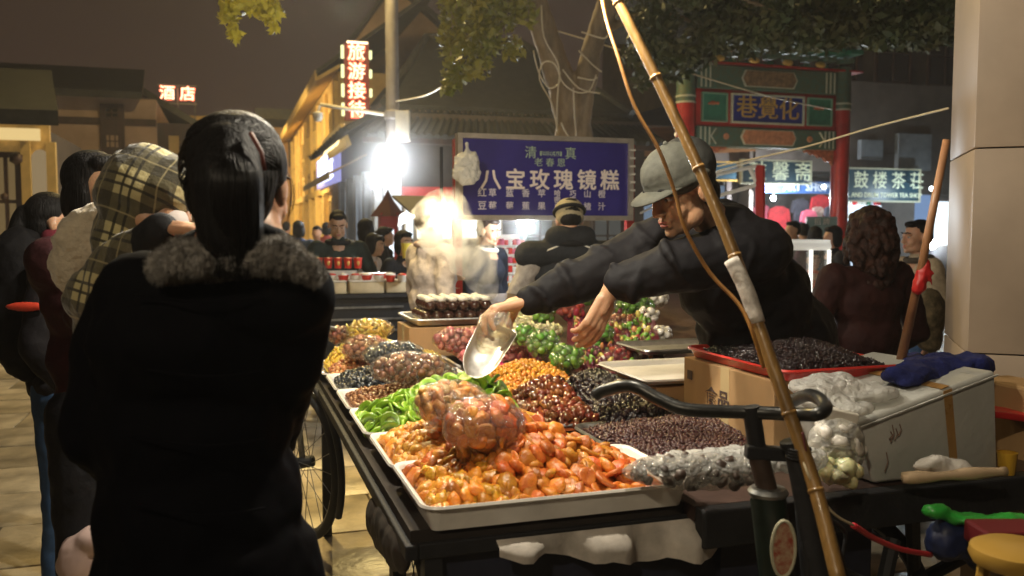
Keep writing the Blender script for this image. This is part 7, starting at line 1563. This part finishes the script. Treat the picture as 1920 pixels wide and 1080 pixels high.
b = Blob(); head_shapes(b, hc, Hc, hs); b.cap(hc + Hc @ Vector((0, .02, -.05)), P(245, 450, 2.12), .035, .04); b.cap(P(240, 450, 2.12), P(235, 650, 2.15), .08, .08)
el_ = P(265, 480, 1.98); wr_ = P(318, 428, 1.86); b.chain([P(215, 455, 2.08), el_, wr_], [.035, .028, .02]); hand_shapes(b, wr_, RIGHT + UP * -.02 - FWD * .2, -UP + FWD * .2, 1, .82, curl=(.3, .45, .4))
b.chain([P(235, 640, 2.15), P(255, 720, 2.05), P(250, 800, 2.1)], [.05, .04, .03]); cb_ = b.fuse('body', M_skin, CH, voxel=.0055, smooth=2, origin=org); face_parts(cb_, hc, Hc, hs)
h = Blob(); Tc = lambda x, y, z: hc + Hc @ (Vector((x, y, z)) * hs)
h.ball(Tc(0, .035, .015), (.096, .098, .096), Hc, 3); h.ball(Tc(0, -.02, .035), (.092, .080, .072), Hc, 3); h.ball(Tc(0, .07, -.02), (.08, .07, .08), Hc, 3); h.ball(Tc(0, .06, -.07), (.06, .05, .05), Hc, 3); h.cap(Tc(0, .04, -.07), P(228, 455, 2.06), .066, .07)
h.ball(Tc(0, .09, .05), (.05, .05, .04), Hc, 3); h.fuse('plaid_hood', M_plaid, CH, voxel=.007, smooth=3, disp=.020, dsize=.07, origin=org)
h = Blob(); h.ball(Tc(0, -.075, -.055), (.050, .040, .042), Hc, 3); h.fuse('face_mask', mat('white_mask', (.62, .56, .54), rough=.8), CH, voxel=.005, origin=org)
h = Blob(); h.chain([P(168, 560, 2.0), P(225, 500, 1.96), P(296, 440, 1.89)], [.060, .060, .040]); h.chain([P(180, 560, 2.02), P(172, 620, 2.04)], [.055, .045]); h.ball(P(235, 560, 2.16), (.08, .08, .10)); h.fuse('plaid_coat', M_plaid, CH, voxel=.008, smooth=3, disp=.022, dsize=.07, origin=org)
h = Blob(); h.chain([P(272, 462, 1.92), P(302, 432, 1.865)], [.046, .040]); h.fuse('dark_cuff', M_blackj, CH, voxel=.006, origin=org)
h = Blob()
for (u, v, r) in ((150, 500, .075), (165, 450, .08), (195, 430, .075), (225, 420, .065), (240, 440, .06), (200, 470, .08)): h.ball(P(u, v, 2.20), r)
h.fuse('cream_shawl', M_fleece, CH, voxel=.008, smooth=3, disp=.03, dsize=.06, fine=.006, fsize=.012, origin=org)
# ---- woman with ponytail and jeans walking at the left edge
t_, T, HT, s = person('ponytailed woman in black jacket with red band and blue jeans at left edge', 98, 366, 3.55, RIGHT * .9 + FWD * .35, cl('black_red_jacket', (.012, .010, .012)), M_jeans, 'tail', res=.012, stout=1.45, arms={'L': [(.24, .02, 1.12), (.20, -.16, .93)], 'R': [(-.24, .04, 1.12), (-.21, -.1, .90)]}, collar=mat('grey_scarf', (.35, .30, .27), rough=.9))
h = Blob(); h.ball(P(55, 600, 3.40), (.15, .10, .26)); h.ball(P(40, 500, 3.42), (.12, .09, .16)); h.fuse('open_jacket', cl('black_open_jacket', (.004, .0035, .0045)), t_, voxel=.012, disp=.02, origin=t_.location)
h = Blob(); h.ball(P(48, 575, 3.215), (.085, .014, .020), Matrix.Rotation(-YAW, 3, 'Z')); h.fuse('red_band', mat('red_band', (.60, .05, .02), rough=.6), t_, voxel=.008, origin=t_.location)
h = Blob(); h.chain([P(98, 450, 3.5), P(96, 560, 3.36), P(88, 690, 3.34)], [.05, .045, .035]); h.fuse('maroon_sleeve', cl('maroon_sleeve', (.14, .02, .03)), t_, voxel=.010, disp=.015, origin=t_.location)
h = Blob(); h.ball(P(150, 1050, 2.6), (.07, .06, .09)); h.ball(P(175, 1010, 2.6), (.05, .05, .05)); tag(h.fuse('pale_bag', mat('pale_pink_plastic', (.50, .36, .32), rough=.5), None, voxel=.01, disp=.03, origin=P(150, 1050, 2.6)), 'pale pinkish bag near the ground left of the black coat', 'bag')

# ================================================================ HAZE
hz = bpy.data.materials.new('night_haze'); hz.use_nodes = True; n = hz.node_tree; n.nodes.clear()
o_ = n.nodes.new('ShaderNodeOutputMaterial'); pv = n.nodes.new('ShaderNodeVolumePrincipled'); pv.inputs['Density'].default_value = .0020; pv.inputs['Color'].default_value = (.9, .88, .85, 1); pv.inputs['Anisotropy'].default_value = .35
n.links.new(pv.outputs[0], o_.inputs['Volume'])
def glow(c, r, dens, label):  # volume ball added round a lamp to imitate its glare
    m = bpy.data.materials.new('lamp_glare'); m.use_nodes = True; n = m.node_tree; n.nodes.clear()
    o_ = n.nodes.new('ShaderNodeOutputMaterial'); pv = n.nodes.new('ShaderNodeVolumePrincipled'); t = n.nodes.new('ShaderNodeTexCoord'); ln = n.nodes.new('ShaderNodeVectorMath'); ln.operation = 'LENGTH'
    mr = n.nodes.new('ShaderNodeMapRange'); mr.interpolation_type = 'SMOOTHSTEP'; mr.inputs['From Min'].default_value = .05 * r; mr.inputs['From Max'].default_value = r * .95; mr.inputs['To Min'].default_value = dens; mr.inputs['To Max'].default_value = 0
    n.links.new(t.outputs['Object'], ln.inputs[0]); n.links.new(ln.outputs['Value'], mr.inputs['Value']); n.links.new(mr.outputs[0], pv.inputs['Density']); pv.inputs['Color'].default_value = (1, 1, 1, 1); n.links.new(pv.outputs[0], o_.inputs['Volume'])
    o = MB().ball(c, r, None, 3).obj('glare_halo', m, smooth=True, origin=c); tag(o, label, 'glare_halo', kind='stuff')
glow(P(736, 300, 13.0), 1.15, .13, 'haze ball added as glare around the big flood lamp on the grey post')
glow(P(706, 345, 15.9), .75, .14, 'haze ball added as glare around the smaller flood lamp')
glow(P(985, 418, 6.45), .34, .30, 'haze ball added as glare around the stall lamp under the menu board')
glow(P(1748, 458, 6.3), .26, .5, 'haze ball added as glare around the bluish lamp behind the stick')
b = MB(); b.span((-72, -22, -1), (92, 132, 14)); h_ = b.obj('haze', hz, origin=(0, 0, -1)); tag(h_, kind='stuff')
